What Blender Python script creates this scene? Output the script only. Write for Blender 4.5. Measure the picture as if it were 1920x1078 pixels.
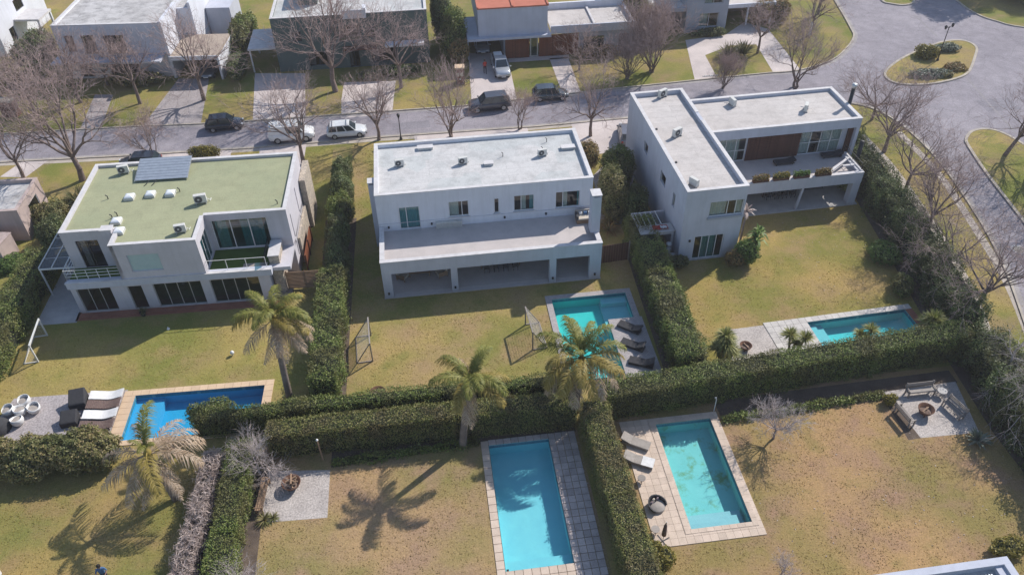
import bpy, math, random
import numpy as np
from mathutils import Vector, Matrix

for o in list(bpy.data.objects):
    bpy.data.objects.remove(o)
scene = bpy.context.scene
C = scene.collection
R = math.radians

# ------------------------------------------------------------------ camera, sky, sun, exposure
SUN_DIR = Vector((0.98, 0.70, 1.0)).normalized()          # towards the sun
cam_d = bpy.data.cameras.new('camera'); cam = bpy.data.objects.new('camera', cam_d); C.objects.link(cam)
cam_d.sensor_width = 36.0; cam_d.lens = 36.0 * 1500 / 1920; cam_d.clip_start = 0.5; cam_d.clip_end = 6000
_th, _ro, _ya = R(40.9), R(-1.05), R(6.75)
_fw = Vector((math.sin(_ya)*math.cos(_th), math.cos(_ya)*math.cos(_th), -math.sin(_th)))
_rt = Vector((math.cos(_ya), -math.sin(_ya), 0)); _up = _rt.cross(_fw)
_r2 = _rt*math.cos(_ro) + _up*math.sin(_ro); _u2 = -_rt*math.sin(_ro) + _up*math.cos(_ro)
cam.matrix_world = Matrix(((_r2.x, _u2.x, -_fw.x, 0), (_r2.y, _u2.y, -_fw.y, 0), (_r2.z, _u2.z, -_fw.z, 43.0), (0, 0, 0, 1)))
scene.camera = cam

world = bpy.data.worlds.new('World'); scene.world = world; world.use_nodes = True
nt = world.node_tree; nt.nodes.clear()
_o = nt.nodes.new('ShaderNodeOutputWorld'); _b = nt.nodes.new('ShaderNodeBackground'); _s = nt.nodes.new('ShaderNodeTexSky')
_s.sky_type = 'NISHITA'; _s.sun_disc = False
_s.sun_elevation = math.asin(SUN_DIR.z); _s.sun_rotation = math.atan2(SUN_DIR.x, SUN_DIR.y)
_s.air_density = 1.0; _s.dust_density = 0.5; _s.ozone_density = 1.0
_b.inputs['Strength'].default_value = 0.135
nt.links.new(_s.outputs[0], _b.inputs['Color']); nt.links.new(_b.outputs[0], _o.inputs['Surface'])

sun_d = bpy.data.lights.new('sun', 'SUN'); sun_d.energy = 4.5; sun_d.angle = R(0.6); sun_d.color = (1.0, 0.945, 0.87)
sun = bpy.data.objects.new('sun', sun_d); C.objects.link(sun); sun.location = (60, 60, 80)
sun.rotation_euler = SUN_DIR.to_track_quat('Z', 'Y').to_euler()

vs = scene.view_settings
scene.display_settings.display_device = 'sRGB'
vs.view_transform = 'Standard'; vs.look = 'None'; vs.gamma = 1.0; vs.use_curve_mapping = False
vs.exposure = 0.3
scene.cycles.use_denoising = True
scene.cycles.max_bounces = 6; scene.cycles.transparent_max_bounces = 8
scene.cycles.diffuse_bounces = 3; scene.cycles.glossy_bounces = 2; scene.cycles.transmission_bounces = 3
scene.cycles.caustics_reflective = False; scene.cycles.caustics_refractive = False

rng = np.random.default_rng(11)
random.seed(11)

# ------------------------------------------------------------------ object helpers
def tag(o, label=None, cat=None, group=None, kind=None):
    if label: o['label'] = label
    if cat: o['category'] = cat
    if group: o['group'] = group
    if kind: o['kind'] = kind
    return o

def thing(name, label, cat, loc=(0, 0, 0), rotz=0.0, group=None):
    o = bpy.data.objects.new(name, None); C.objects.link(o)
    o.empty_display_size = 0.3
    o.location = loc if len(loc) == 3 else (loc[0], loc[1], 0); o.rotation_euler = (0, 0, rotz)
    return tag(o, label, cat, group)

def link(name, me, parent=None):
    o = bpy.data.objects.new(name, me); C.objects.link(o)
    if parent is not None: o.parent = parent
    return o

def copy_tree(o, parent=None):
    c = o.copy(); C.objects.link(c)
    if parent is not None: c.parent = parent
    for ch in list(o.children): copy_tree(ch, c)
    return c

def place(proto_state, make, loc, rotz=0.0, label=None, scale=None):
    """first use moves the built thing itself, later uses copy it with its parts"""
    if 'o' not in proto_state: proto_state['o'] = make(); o = proto_state['o']
    else: o = copy_tree(proto_state['o'])
    o.location = loc if len(loc) == 3 else (loc[0], loc[1], 0); o.rotation_euler = (0, 0, rotz)
    if scale: o.scale = (scale,)*3 if not hasattr(scale, '__len__') else scale
    if label: o['label'] = label
    return o

class MB:
    """collects faces for one mesh"""
    def __init__(s): s.v = []; s.f = []; s.m = []
    def quad(s, a, b, c, d, m=0):
        i = len(s.v); s.v += [tuple(a), tuple(b), tuple(c), tuple(d)]; s.f.append((i, i+1, i+2, i+3)); s.m.append(m); return s
    def poly(s, pts, m=0):
        i = len(s.v); s.v += [tuple(p) for p in pts]; s.f.append(tuple(range(i, i+len(pts)))); s.m.append(m); return s
    def box(s, x0, y0, z0, x1, y1, z1, m=0):
        i = len(s.v)
        s.v += [(x0,y0,z0),(x1,y0,z0),(x1,y1,z0),(x0,y1,z0),(x0,y0,z1),(x1,y0,z1),(x1,y1,z1),(x0,y1,z1)]
        for q in ((3,2,1,0),(4,5,6,7),(0,1,5,4),(1,2,6,5),(2,3,7,6),(3,0,4,7)): s.f.append(tuple(i+k for k in q)); s.m.append(m)
        return s
    def prism(s, pts, z0, z1, m=0):
        """vertical prism over a counter-clockwise outline"""
        n = len(pts); i = len(s.v)
        s.v += [(p[0], p[1], z0) for p in pts] + [(p[0], p[1], z1) for p in pts]
        s.f.append(tuple(i+k for k in reversed(range(n)))); s.f.append(tuple(i+n+k for k in range(n))); s.m += [m, m]
        for k in range(n):
            l = (k+1) % n; s.f.append((i+k, i+l, i+n+l, i+n+k)); s.m.append(m)
        return s
    def bar(s, p, q, w, h=None, m=0):
        """rectangular bar from p to q"""
        h = h or w; p = Vector(p); q = Vector(q); d = (q-p).normalized()
        up = Vector((0, 0, 1)) if abs(d.z) < 0.95 else Vector((1, 0, 0))
        a = d.cross(up).normalized()*w/2; b = a.cross(d).normalized()*h/2; i = len(s.v)
        for c in (p, q): s.v += [tuple(c-a-b), tuple(c+a-b), tuple(c+a+b), tuple(c-a+b)]
        for k in ((3,2,1,0),(4,5,6,7),(0,1,5,4),(1,2,6,5),(2,3,7,6),(3,0,4,7)): s.f.append(tuple(i+j for j in k)); s.m.append(m)
        return s
    def tube(s, pts, rad, n=8, m=0, cap=True):
        pts = [Vector(p) for p in pts]; rad = rad if hasattr(rad, '__len__') else [rad]*len(pts); i0 = len(s.v)
        prev = None
        for k, p in enumerate(pts):
            d = (pts[min(k+1, len(pts)-1)] - pts[max(k-1, 0)]).normalized()
            if prev is None:
                a = d.cross(Vector((0, 0, 1))); a = a.normalized() if a.length > 1e-3 else Vector((1, 0, 0))
            else: a = (prev - d*prev.dot(d)).normalized()
            prev = a; b = d.cross(a)
            for j in range(n):
                t = 2*math.pi*j/n; s.v.append(tuple(p + (a*math.cos(t) + b*math.sin(t))*rad[k]))
        for k in range(len(pts)-1):
            for j in range(n):
                l = (j+1) % n; s.f.append((i0+k*n+j, i0+k*n+l, i0+(k+1)*n+l, i0+(k+1)*n+j)); s.m.append(m)
        if cap:
            s.f.append(tuple(i0+j for j in reversed(range(n)))); s.f.append(tuple(i0+(len(pts)-1)*n+j for j in range(n))); s.m += [m, m]
        return s
    def lathe(s, prof, n=16, cx=0, cy=0, m=0):
        i0 = len(s.v)
        for r_, z in prof:
            for j in range(n):
                t = 2*math.pi*j/n; s.v.append((cx+r_*math.cos(t), cy+r_*math.sin(t), z))
        for k in range(len(prof)-1):
            for j in range(n):
                l = (j+1) % n; s.f.append((i0+k*n+j, i0+k*n+l, i0+(k+1)*n+l, i0+(k+1)*n+j)); s.m.append(m)
        return s
    def loft(s, rings, m=0, cap=True):
        """rings: equal-length lists of points"""
        n = len(rings[0]); i0 = len(s.v)
        for r_ in rings: s.v += [tuple(p) for p in r_]
        for k in range(len(rings)-1):
            for j in range(n):
                l = (j+1) % n; s.f.append((i0+k*n+j, i0+k*n+l, i0+(k+1)*n+l, i0+(k+1)*n+j)); s.m.append(m)
        if cap:
            s.f.append(tuple(i0+j for j in reversed(range(n)))); s.f.append(tuple(i0+(len(rings)-1)*n+j for j in range(n))); s.m += [m, m]
        return s
    def mesh(s, name, mat, smooth=False):
        me = bpy.data.meshes.new(name); me.from_pydata(s.v, [], s.f)
        mats = mat if isinstance(mat, (list, tuple)) else [mat]
        for k in mats: me.materials.append(k)
        if len(mats) > 1: me.polygons.foreach_set('material_index', s.m)
        if smooth: me.polygons.foreach_set('use_smooth', [True]*len(s.f))
        me.update(); return me
    def build(s, name, mat, parent=None, smooth=False, bevel=0.0):
        o = link(name, s.mesh(name, mat, smooth), parent)
        if bevel:
            b = o.modifiers.new('bevel', 'BEVEL'); b.width = bevel; b.segments = 2; b.limit_method = 'ANGLE'
        return o

def np_mesh(name, V, F, mat, midx=None, smooth=False):
    """V (n,3) float, F (m,k) int array of equal-size faces"""
    me = bpy.data.meshes.new(name); V = np.asarray(V, np.float32); F = np.asarray(F, np.int32); k = F.shape[1]
    me.vertices.add(len(V)); me.vertices.foreach_set('co', V.ravel())
    me.loops.add(F.size); me.loops.foreach_set('vertex_index', F.ravel())
    me.polygons.add(len(F)); me.polygons.foreach_set('loop_start', np.arange(0, F.size, k, dtype=np.int32))
    try: me.polygons.foreach_set('loop_total', np.full(len(F), k, np.int32))
    except Exception: pass
    for m_ in (mat if isinstance(mat, (list, tuple)) else [mat]): me.materials.append(m_)
    if midx is not None: me.polygons.foreach_set('material_index', np.asarray(midx, np.int32))
    if smooth: me.polygons.foreach_set('use_smooth', np.ones(len(F), bool))
    me.update(calc_edges=True); return me

# ------------------------------------------------------------------ materials
def nodes(name):
    m = bpy.data.materials.new(name); m.use_nodes = True; t = m.node_tree; t.nodes.clear()
    out = t.nodes.new('ShaderNodeOutputMaterial'); p = t.nodes.new('ShaderNodeBsdfPrincipled'); t.links.new(p.outputs[0], out.inputs[0])
    return m, t, p, out
def N(t, kind, **kw):
    n = t.nodes.new(kind)
    for k, v in kw.items(): setattr(n, k, v)
    return n
def mixc(t, fac, a, b, mode='MIX'):
    n = t.nodes.new('ShaderNodeMix'); n.data_type = 'RGBA'; n.blend_type = mode
    for sock, val in ((n.inputs[0], fac), (n.inputs[6], a), (n.inputs[7], b)):
        if hasattr(val, 'links') or hasattr(val, 'is_linked'): t.links.new(val, sock)
        else: sock.default_value = val if not isinstance(val, tuple) or len(val) == 4 else (*val, 1)
    return n.outputs[2]
def noise(t, scale, detail=4, rough=0.55, vec=None, out=0):
    n = t.nodes.new('ShaderNodeTexNoise'); n.inputs['Scale'].default_value = scale; n.inputs['Detail'].default_value = detail; n.inputs['Roughness'].default_value = rough
    t.links.new(vec or pos(t), n.inputs['Vector']); return n.outputs[out]
def pos(t):
    if '_pos' in t: pass
    g = t.nodes.get('POS')
    if g is None: g = t.nodes.new('ShaderNodeNewGeometry'); g.name = 'POS'
    return g.outputs['Position']
def ramp(t, fac, stops):
    n = t.nodes.new('ShaderNodeValToRGB'); el = n.color_ramp.elements
    while len(el) < len(stops): el.new(0.5)
    for e, (p_, c) in zip(el, stops): e.position = p_; e.color = (*c, 1) if len(c) == 3 else c
    t.links.new(fac, n.inputs[0]); return n.outputs[0]
def bump(t, p, height, strength=0.3, dist=0.02):
    b = t.nodes.new('ShaderNodeBump'); b.inputs['Strength'].default_value = strength; b.inputs['Distance'].default_value = dist
    t.links.new(height, b.inputs['Height']); t.links.new(b.outputs[0], p.inputs['Normal'])
def mult(c, k): return tuple(min(1, x*k) for x in c)

def surf(name, c1, c2=None, scale=1.5, rough=0.85, fine=30.0, fine_amt=0.15, bmp=0.15, metal=0.0, spec=0.3, objvar=0.0):
    """two-tone patchy surface with fine grain"""
    m, t, p, out = nodes(name); c2 = c2 or mult(c1, 0.82)
    f = ramp(t, noise(t, scale, 5, 0.6), [(0.35, c2), (0.65, c1)])
    g_ = noise(t, fine, 3, 0.6)
    k = ramp(t, g_, [(0.3, (1-fine_amt,)*3), (0.7, (1+0*fine_amt,)*3)])
    col = mixc(t, 1.0, f, k, 'MULTIPLY')
    if objvar:
        oi = t.nodes.new('ShaderNodeObjectInfo')
        v = ramp(t, oi.outputs['Random'], [(0, (1-objvar,)*3), (1, (1, 1, 1))]); col = mixc(t, 1.0, col, v, 'MULTIPLY')
    t.links.new(col, p.inputs['Base Color']); p.inputs['Roughness'].default_value = rough; p.inputs['Metallic'].default_value = metal
    p.inputs['Specular IOR Level'].default_value = spec
    if bmp: bump(t, p, g_, bmp, 0.02)
    return m

def plaster(name, c1, c2, streak=0.07):
    """painted plaster with faint patches, vertical rain streaks and splash dirt near the ground"""
    m, t, p, out = nodes(name)
    c = ramp(t, noise(t, 0.6, 5, 0.6), [(0.35, c2), (0.65, c1)])
    mp = t.nodes.new('ShaderNodeMapping'); mp.inputs['Scale'].default_value = (2.6, 2.6, 0.22); t.links.new(pos(t), mp.inputs[0])
    c = mixc(t, 1.0, c, ramp(t, noise(t, 1.0, 5, 0.7, mp.outputs[0]), [(0.34, (1-streak, 1-streak, 1-streak*1.1)), (0.56, (1, 1, 1))]), 'MULTIPLY')
    sx = t.nodes.new('ShaderNodeSeparateXYZ'); t.links.new(pos(t), sx.inputs[0])
    ad = N(t, 'ShaderNodeMath', operation='ADD'); t.links.new(sx.outputs[2], ad.inputs[0]); t.links.new(noise(t, 2.5, 4), ad.inputs[1])
    c = mixc(t, ramp(t, ad.outputs[0], [(0.45, (0.5,)*3), (0.95, (0, 0, 0))]), c, (0.30, 0.25, 0.21, 1))
    t.links.new(c, p.inputs['Base Color']); p.inputs['Roughness'].default_value = 0.9; p.inputs['Specular IOR Level'].default_value = 0.2
    bump(t, p, noise(t, 25, 3), 0.08, 0.02); return m

def membrane(name, c1, c2, lap, rows=1.0, stain=0.22, patch=None):
    """flat roof felt: strips with visible laps, repair patches and dried puddle stains"""
    m, t, p, out = nodes(name)
    b = t.nodes.new('ShaderNodeTexBrick'); b.inputs['Scale'].default_value = 1.0; b.inputs['Brick Width'].default_value = 6.5; b.inputs['Row Height'].default_value = rows; b.inputs['Mortar Size'].default_value = 0.018; b.inputs['Mortar Smooth'].default_value = 0.3
    b.inputs['Color1'].default_value = (*c1, 1); b.inputs['Color2'].default_value = (*mult(c1, 0.94), 1); b.inputs['Mortar'].default_value = (*lap, 1); t.links.new(pos(t), b.inputs['Vector'])
    c = mixc(t, ramp(t, noise(t, 0.25, 4, 0.6), [(0.46, (0, 0, 0)), (0.60, (0.85,)*3)]), b.outputs[0], (*c2, 1))
    if patch:
        v = t.nodes.new('ShaderNodeTexVoronoi'); v.distance = 'CHEBYCHEV'; v.inputs['Scale'].default_value = 0.30; t.links.new(pos(t), v.inputs['Vector'])
        s_ = t.nodes.new('ShaderNodeSeparateColor'); t.links.new(v.outputs['Color'], s_.inputs[0])
        c = mixc(t, ramp(t, s_.outputs[0], [(0.55, (0, 0, 0)), (0.60, (0.7,)*3)]), c, (*patch, 1))
    c = mixc(t, 1.0, c, ramp(t, noise(t, 0.9, 6, 0.72), [(0.30, (1-stain,)*3), (0.55, (1, 1, 1))]), 'MULTIPLY')
    c = mixc(t, 1.0, c, ramp(t, noise(t, 9, 4, 0.7), [(0.28, (0.84,)*3), (0.6, (1.02,)*3)]), 'MULTIPLY')
    t.links.new(c, p.inputs['Base Color']); p.inputs['Roughness'].default_value = 0.8; p.inputs['Specular IOR Level'].default_value = 0.25
    bump(t, p, b.outputs['Fac'], -0.4, 0.01); return m

def roadmat(name, c1, c2):
    """worn asphalt: patches, coarse grain, dark tar seams and hairline cracks"""
    m, t, p, out = nodes(name)
    c = ramp(t, noise(t, 0.10, 5, 0.65), [(0.36, c2), (0.64, c1)])
    c = mixc(t, 1.0, c, ramp(t, noise(t, 0.8, 6, 0.75), [(0.30, (0.82,)*3), (0.62, (1.06,)*3)]), 'MULTIPLY')
    g_ = noise(t, 7.0, 4, 0.75); c = mixc(t, 1.0, c, ramp(t, g_, [(0.28, (0.70,)*3), (0.68, (1.15,)*3)]), 'MULTIPLY')
    wv = t.nodes.new('ShaderNodeVectorMath'); wv.operation = 'MULTIPLY_ADD'; wv.inputs[1].default_value = (1.6,)*3
    nn = t.nodes.new('ShaderNodeTexNoise'); nn.inputs['Scale'].default_value = 0.5; nn.inputs['Detail'].default_value = 5; t.links.new(pos(t), nn.inputs['Vector'])
    t.links.new(nn.outputs['Color'], wv.inputs[0]); t.links.new(pos(t), wv.inputs[2])
    e = t.nodes.new('ShaderNodeTexVoronoi'); e.feature = 'DISTANCE_TO_EDGE'; e.inputs['Scale'].default_value = 0.22; t.links.new(wv.outputs[0], e.inputs['Vector'])
    c = mixc(t, ramp(t, e.outputs['Distance'], [(0.0, (0.30,)*3), (0.012, (0, 0, 0))]), c, (0.07, 0.066, 0.075, 1))
    t.links.new(c, p.inputs['Base Color']); p.inputs['Roughness'].default_value = 0.92; p.inputs['Specular IOR Level'].default_value = 0.25
    bump(t, p, g_, 0.35, 0.02); return m

def leafmat(name, cols, trans=0.25, rough=0.55, patch=None):
    """each leaf takes its own tint (random per island); some light passes through"""
    m, t, p, out = nodes(name)
    g_ = t.nodes.new('ShaderNodeNewGeometry')
    st = [(i/(len(cols)-1), c) for i, c in enumerate(cols)]
    col = ramp(t, g_.outputs['Random Per Island'], st)
    if patch:
        col = mixc(t, ramp(t, noise(t, patch[1], 3), [(0.45, (0, 0, 0)), (0.62, (1, 1, 1))]), col, mixc(t, 0.65, col, patch[0]))
    t.links.new(col, p.inputs['Base Color']); p.inputs['Roughness'].default_value = rough; p.inputs['Specular IOR Level'].default_value = 0.35
    tr = t.nodes.new('ShaderNodeBsdfTranslucent'); t.links.new(col, tr.inputs['Color'])
    mx = t.nodes.new('ShaderNodeMixShader'); mx.inputs[0].default_value = trans
    t.links.new(p.outputs[0], mx.inputs[1]); t.links.new(tr.outputs[0], mx.inputs[2]); t.links.new(mx.outputs[0], out.inputs[0])
    return m

def schlick(t, f0, normal=None):
    lw = t.nodes.new('ShaderNodeLayerWeight'); lw.inputs['Blend'].default_value = 0.5
    if normal is not None: t.links.new(normal, lw.inputs['Normal'])
    pw = N(t, 'ShaderNodeMath', operation='POWER'); pw.inputs[1].default_value = 5.0; t.links.new(lw.outputs['Facing'], pw.inputs[0])
    ma = N(t, 'ShaderNodeMath', operation='MULTIPLY_ADD'); ma.inputs[1].default_value = 1-f0; ma.inputs[2].default_value = f0; t.links.new(pw.outputs[0], ma.inputs[0])
    return ma.outputs[0]

def glassmat(name, tint, gloss=0.25, rough=0.02):
    """pane: clear tinted part plus a mirror part that grows at grazing angles"""
    m, t, p, out = nodes(name); t.nodes.remove(p)
    tr = t.nodes.new('ShaderNodeBsdfTransparent'); tr.inputs[0].default_value = (*tint, 1)
    gl = t.nodes.new('ShaderNodeBsdfGlossy'); gl.inputs['Roughness'].default_value = rough
    mx = t.nodes.new('ShaderNodeMixShader'); t.links.new(schlick(t, 0.03+gloss), mx.inputs[0])
    t.links.new(tr.outputs[0], mx.inputs[1]); t.links.new(gl.outputs[0], mx.inputs[2]); t.links.new(mx.outputs[0], out.inputs[0])
    return m

def lawnmat(name, green, straw, brown, w=0.5, seed=0.0):
    """patchy winter lawn: broad green and straw areas, worn brown spots, tufts and fine speckle"""
    m, t, p, out = nodes(name)
    mp = t.nodes.new('ShaderNodeMapping'); mp.inputs['Location'].default_value = (seed, seed*1.7, 0); t.links.new(pos(t), mp.inputs[0]); v = mp.outputs[0]
    big = noise(t, 0.11, 3, 0.55, v); mid = noise(t, 0.34, 4, 0.58, v); tuft = noise(t, 3.2, 4, 0.7, v); fine = noise(t, 10.0, 3, 0.7, v)
    c = mixc(t, ramp(t, big, [(0.5-0.16*w, (0, 0, 0)), (0.60, (1, 1, 1))]), green, straw)
    c = mixc(t, ramp(t, mid, [(0.46, (0, 0, 0)), (0.66, (0.85,)*3)]), c, brown)
    c = mixc(t, ramp(t, mid, [(0.30, (0.8,)*3), (0.44, (0, 0, 0))]), c, green)
    c = mixc(t, 1.0, c, ramp(t, tuft, [(0.30, (0.86, 0.88, 0.84)), (0.68, (1.08,)*3)]), 'MULTIPLY')
    c = mixc(t, 1.0, c, ramp(t, fine, [(0.30, (0.74,)*3), (0.68, (1.16,)*3)]), 'MULTIPLY')
    t.links.new(c, p.inputs['Base Color']); p.inputs['Roughness'].default_value = 0.95; p.inputs['Specular IOR Level'].default_value = 0.1
    ad = N(t, 'ShaderNodeMath', operation='ADD'); t.links.new(fine, ad.inputs[0]); t.links.new(tuft, ad.inputs[1])
    bump(t, p, ad.outputs[0], 0.5, 0.05)
    return m

def pavemat(name, c1, c2, joint, sx=5.0, rot=0.0, bw=0.5, bh=0.25, rough=0.85, bmp=0.5, patchy=0.25):
    m, t, p, out = nodes(name)
    mp = t.nodes.new('ShaderNodeMapping'); mp.inputs['Rotation'].default_value = (0, 0, rot); t.links.new(pos(t), mp.inputs[0])
    b = t.nodes.new('ShaderNodeTexBrick'); b.inputs['Scale'].default_value = sx
    b.inputs['Color1'].default_value = (*c1, 1); b.inputs['Color2'].default_value = (*c2, 1); b.inputs['Mortar'].default_value = (*joint, 1)
    b.inputs['Brick Width'].default_value = bw; b.inputs['Row Height'].default_value = bh; b.inputs['Mortar Size'].default_value = 0.02
    t.links.new(mp.outputs[0], b.inputs['Vector'])
    k = ramp(t, noise(t, 0.6, 5, 0.65), [(0.3, (1-patchy,)*3), (0.7, (1, 1, 1))]); c = mixc(t, 1.0, b.outputs[0], k, 'MULTIPLY')
    k2 = ramp(t, noise(t, 22, 3, 0.6), [(0.3, (0.8,)*3), (0.7, (1.05,)*3)]); c = mixc(t, 1.0, c, k2, 'MULTIPLY')
    t.links.new(c, p.inputs['Base Color']); p.inputs['Roughness'].default_value = rough; p.inputs['Specular IOR Level'].default_value = 0.2
    bump(t, p, b.outputs['Fac'], -bmp*0.6, 0.01)
    return m

def stonemat(name, c1, c2, joint, scale=3.0, bmp=0.6):
    m, t, p, out = nodes(name)
    v = t.nodes.new('ShaderNodeTexVoronoi'); v.inputs['Scale'].default_value = scale; t.links.new(pos(t), v.inputs['Vector'])
    e = t.nodes.new('ShaderNodeTexVoronoi'); e.feature = 'DISTANCE_TO_EDGE'; e.inputs['Scale'].default_value = scale; t.links.new(pos(t), e.inputs['Vector'])
    sep = t.nodes.new('ShaderNodeSeparateColor'); t.links.new(v.outputs['Color'], sep.inputs[0])
    c = ramp(t, sep.outputs[0], [(0, c1), (1, c2)])
    ed = ramp(t, e.outputs['Distance'], [(0.0, (0, 0, 0)), (0.06, (1, 1, 1))]); c = mixc(t, ed, joint, c)
    c = mixc(t, 1.0, c, ramp(t, noise(t, 14, 4), [(0.3, (0.75,)*3), (0.7, (1.05,)*3)]), 'MULTIPLY')
    t.links.new(c, p.inputs['Base Color']); p.inputs['Roughness'].default_value = 0.9
    bump(t, p, ed, bmp, 0.03); return m

def woodmat(name, c1, c2, rough=0.6, sc=(1.5, 18, 18)):
    m, t, p, out = nodes(name)
    tc = t.nodes.new('ShaderNodeTexCoord'); mp = t.nodes.new('ShaderNodeMapping'); mp.inputs['Scale'].default_value = sc; t.links.new(tc.outputs['Object'], mp.inputs[0])
    oi = t.nodes.new('ShaderNodeObjectInfo')
    c = ramp(t, noise(t, 1.0, 5, 0.6, mp.outputs[0]), [(0.3, c1), (0.7, c2)])
    c = mixc(t, 1.0, c, ramp(t, oi.outputs['Random'], [(0, (0.75,)*3), (1, (1.1,)*3)]), 'MULTIPLY')
    t.links.new(c, p.inputs['Base Color']); p.inputs['Roughness'].default_value = rough; p.inputs['Specular IOR Level'].default_value = 0.25
    return m

def paint(name, c, rough=0.3, metal=0.0, coat=0.5):
    m, t, p, out = nodes(name)
    k = ramp(t, noise(t, 3.0, 4), [(0.3, (0.88,)*3), (0.7, (1.02,)*3)]); t.links.new(mixc(t, 1.0, (*c, 1), k, 'MULTIPLY'), p.inputs['Base Color'])
    p.inputs['Roughness'].default_value = rough; p.inputs['Metallic'].default_value = metal
    p.inputs['Coat Weight'].default_value = coat; p.inputs['Coat Roughness'].default_value = 0.08
    return m

def watermat(name, tint, ripple=1.7, strength=0.3):
    m, t, p, out = nodes(name); t.nodes.remove(p)
    tr = t.nodes.new('ShaderNodeBsdfTransparent'); tr.inputs[0].default_value = (*tint, 1)
    gl = t.nodes.new('ShaderNodeBsdfGlossy'); gl.inputs['Roughness'].default_value = 0.03
    b = t.nodes.new('ShaderNodeBump'); b.inputs['Strength'].default_value = strength; b.inputs['Distance'].default_value = 0.05
    t.links.new(noise(t, ripple, 3, 0.5), b.inputs['Height']); t.links.new(b.outputs[0], gl.inputs['Normal'])
    mx = t.nodes.new('ShaderNodeMixShader'); t.links.new(schlick(t, 0.02, b.outputs[0]), mx.inputs[0]); t.links.new(tr.outputs[0], mx.inputs[1]); t.links.new(gl.outputs[0], mx.inputs[2])
    t.links.new(mx.outputs[0], out.inputs[0]); return m

def basinmat(name, c1, c2, algae=None):
    m, t, p, out = nodes(name)
    c = ramp(t, noise(t, 0.9, 5, 0.65), [(0.3, c2), (0.7, c1)])
    if algae:
        a = ramp(t, noise(t, 0.8, 6, 0.75), [(0.52, (0, 0, 0)), (0.68, (0.8,)*3)]); c = mixc(t, a, c, (*algae, 1))
    t.links.new(c, p.inputs['Base Color']); p.inputs['Roughness'].default_value = 0.7; p.inputs['Specular IOR Level'].default_value = 0.1
    bump(t, p, noise(t, 4, 3), 0.25, 0.03)
    return m

M = {}
M['wall_white'] = plaster('wall_white_plaster', (0.66, 0.67, 0.73), (0.60, 0.61, 0.665))
M['wall_grey'] = plaster('wall_pale_grey_plaster', (0.50, 0.515, 0.585), (0.445, 0.46, 0.525))
M['wall_beige'] = plaster('wall_warm_white_plaster', (0.545, 0.52, 0.555), (0.48, 0.46, 0.49))
M['wall_pink'] = plaster('wall_pinkish_plaster', (0.50, 0.40, 0.37), (0.43, 0.34, 0.315), 0.15)
M['wall_green'] = surf('wall_dark_green_plaster', (0.115, 0.15, 0.14), (0.095, 0.125, 0.12), 0.6, 0.9, 25, 0.1, 0.1)
M['wall_blue'] = surf('wall_blue_grey_plaster', (0.36, 0.39, 0.45), (0.32, 0.35, 0.41), 0.6, 0.9, 25, 0.08, 0.1)
M['coping'] = surf('parapet_coping_white', (0.62, 0.6, 0.6), (0.52, 0.5, 0.5), 2.0, 0.85, 25, 0.08, 0.1)
M['roof_white'] = membrane('roof_pale_membrane', (0.56, 0.545, 0.535), (0.48, 0.48, 0.475), (0.40, 0.39, 0.38), 1.0, 0.26, (0.47, 0.485, 0.48))
M['roof_cream'] = membrane('roof_cream_membrane', (0.54, 0.50, 0.475), (0.48, 0.44, 0.415), (0.36, 0.32, 0.30), 1.0, 0.2)
M['roof_green'] = membrane('roof_green_membrane', (0.345, 0.35, 0.215), (0.31, 0.325, 0.20), (0.28, 0.295, 0.18), 1.0, 0.14)
M['roof_dirty'] = membrane('roof_grey_weathered', (0.54, 0.52, 0.51), (0.44, 0.42, 0.41), (0.25, 0.22, 0.21), 1.2, 0.5)
M['roof_red'] = surf('roof_red_oxide', (0.50, 0.17, 0.11), (0.42, 0.14, 0.09), 0.6, 0.85, 14, 0.15, 0.2)
M['roof_tan'] = surf('roof_tan_gravel', (0.45, 0.37, 0.30), (0.36, 0.29, 0.24), 0.8, 0.9, 14, 0.25, 0.3)
M['terrace'] = surf('terrace_pale_tile', (0.52, 0.47, 0.45), (0.45, 0.41, 0.395), 0.8, 0.75, 10, 0.1, 0.1)
M['concrete'] = surf('concrete_pale', (0.52, 0.50, 0.48), (0.42, 0.40, 0.39), 0.8, 0.9, 16, 0.15, 0.2)
M['drive'] = surf('driveway_pale_concrete', (0.64, 0.56, 0.53), (0.50, 0.44, 0.42), 0.35, 0.9, 9, 0.18, 0.25)
M['cobble'] = pavemat('driveway_cobbles', (0.46, 0.41, 0.41), (0.36, 0.32, 0.32), (0.22, 0.20, 0.19), 2.6, R(45), 0.5, 0.5, 0.9, 0.5)
M['asphalt'] = roadmat('asphalt_worn', (0.305, 0.28, 0.305), (0.24, 0.22, 0.245))
M['joint'] = surf('asphalt_pale_joint', (0.30, 0.28, 0.29), (0.24, 0.22, 0.23), 2.0, 0.9, 20, 0.2, 0.2)
M['kerb'] = surf('kerb_concrete', (0.50, 0.44, 0.36), (0.36, 0.32, 0.28), 1.2, 0.9, 20, 0.2, 0.2)
M['walk'] = surf('pavement_dusty_concrete', (0.50, 0.44, 0.38), (0.40, 0.35, 0.30), 0.7, 0.9, 12, 0.2, 0.25)
M['gravel'] = surf('gravel_pale', (0.60, 0.54, 0.50), (0.48, 0.43, 0.40), 1.0, 0.95, 9, 0.5, 0.8)
M['gravel_grey'] = surf('gravel_grey', (0.50, 0.45, 0.45), (0.40, 0.36, 0.36), 1.0, 0.95, 8, 0.5, 0.8)
M['soil'] = surf('bare_soil', (0.16, 0.12, 0.09), (0.10, 0.075, 0.06), 1.2, 0.95, 14, 0.4, 0.6)
M['stone'] = stonemat('cladding_pale_stone', (0.56, 0.47, 0.37), (0.38, 0.33, 0.28), (0.24, 0.20, 0.17), 3.2)
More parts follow.
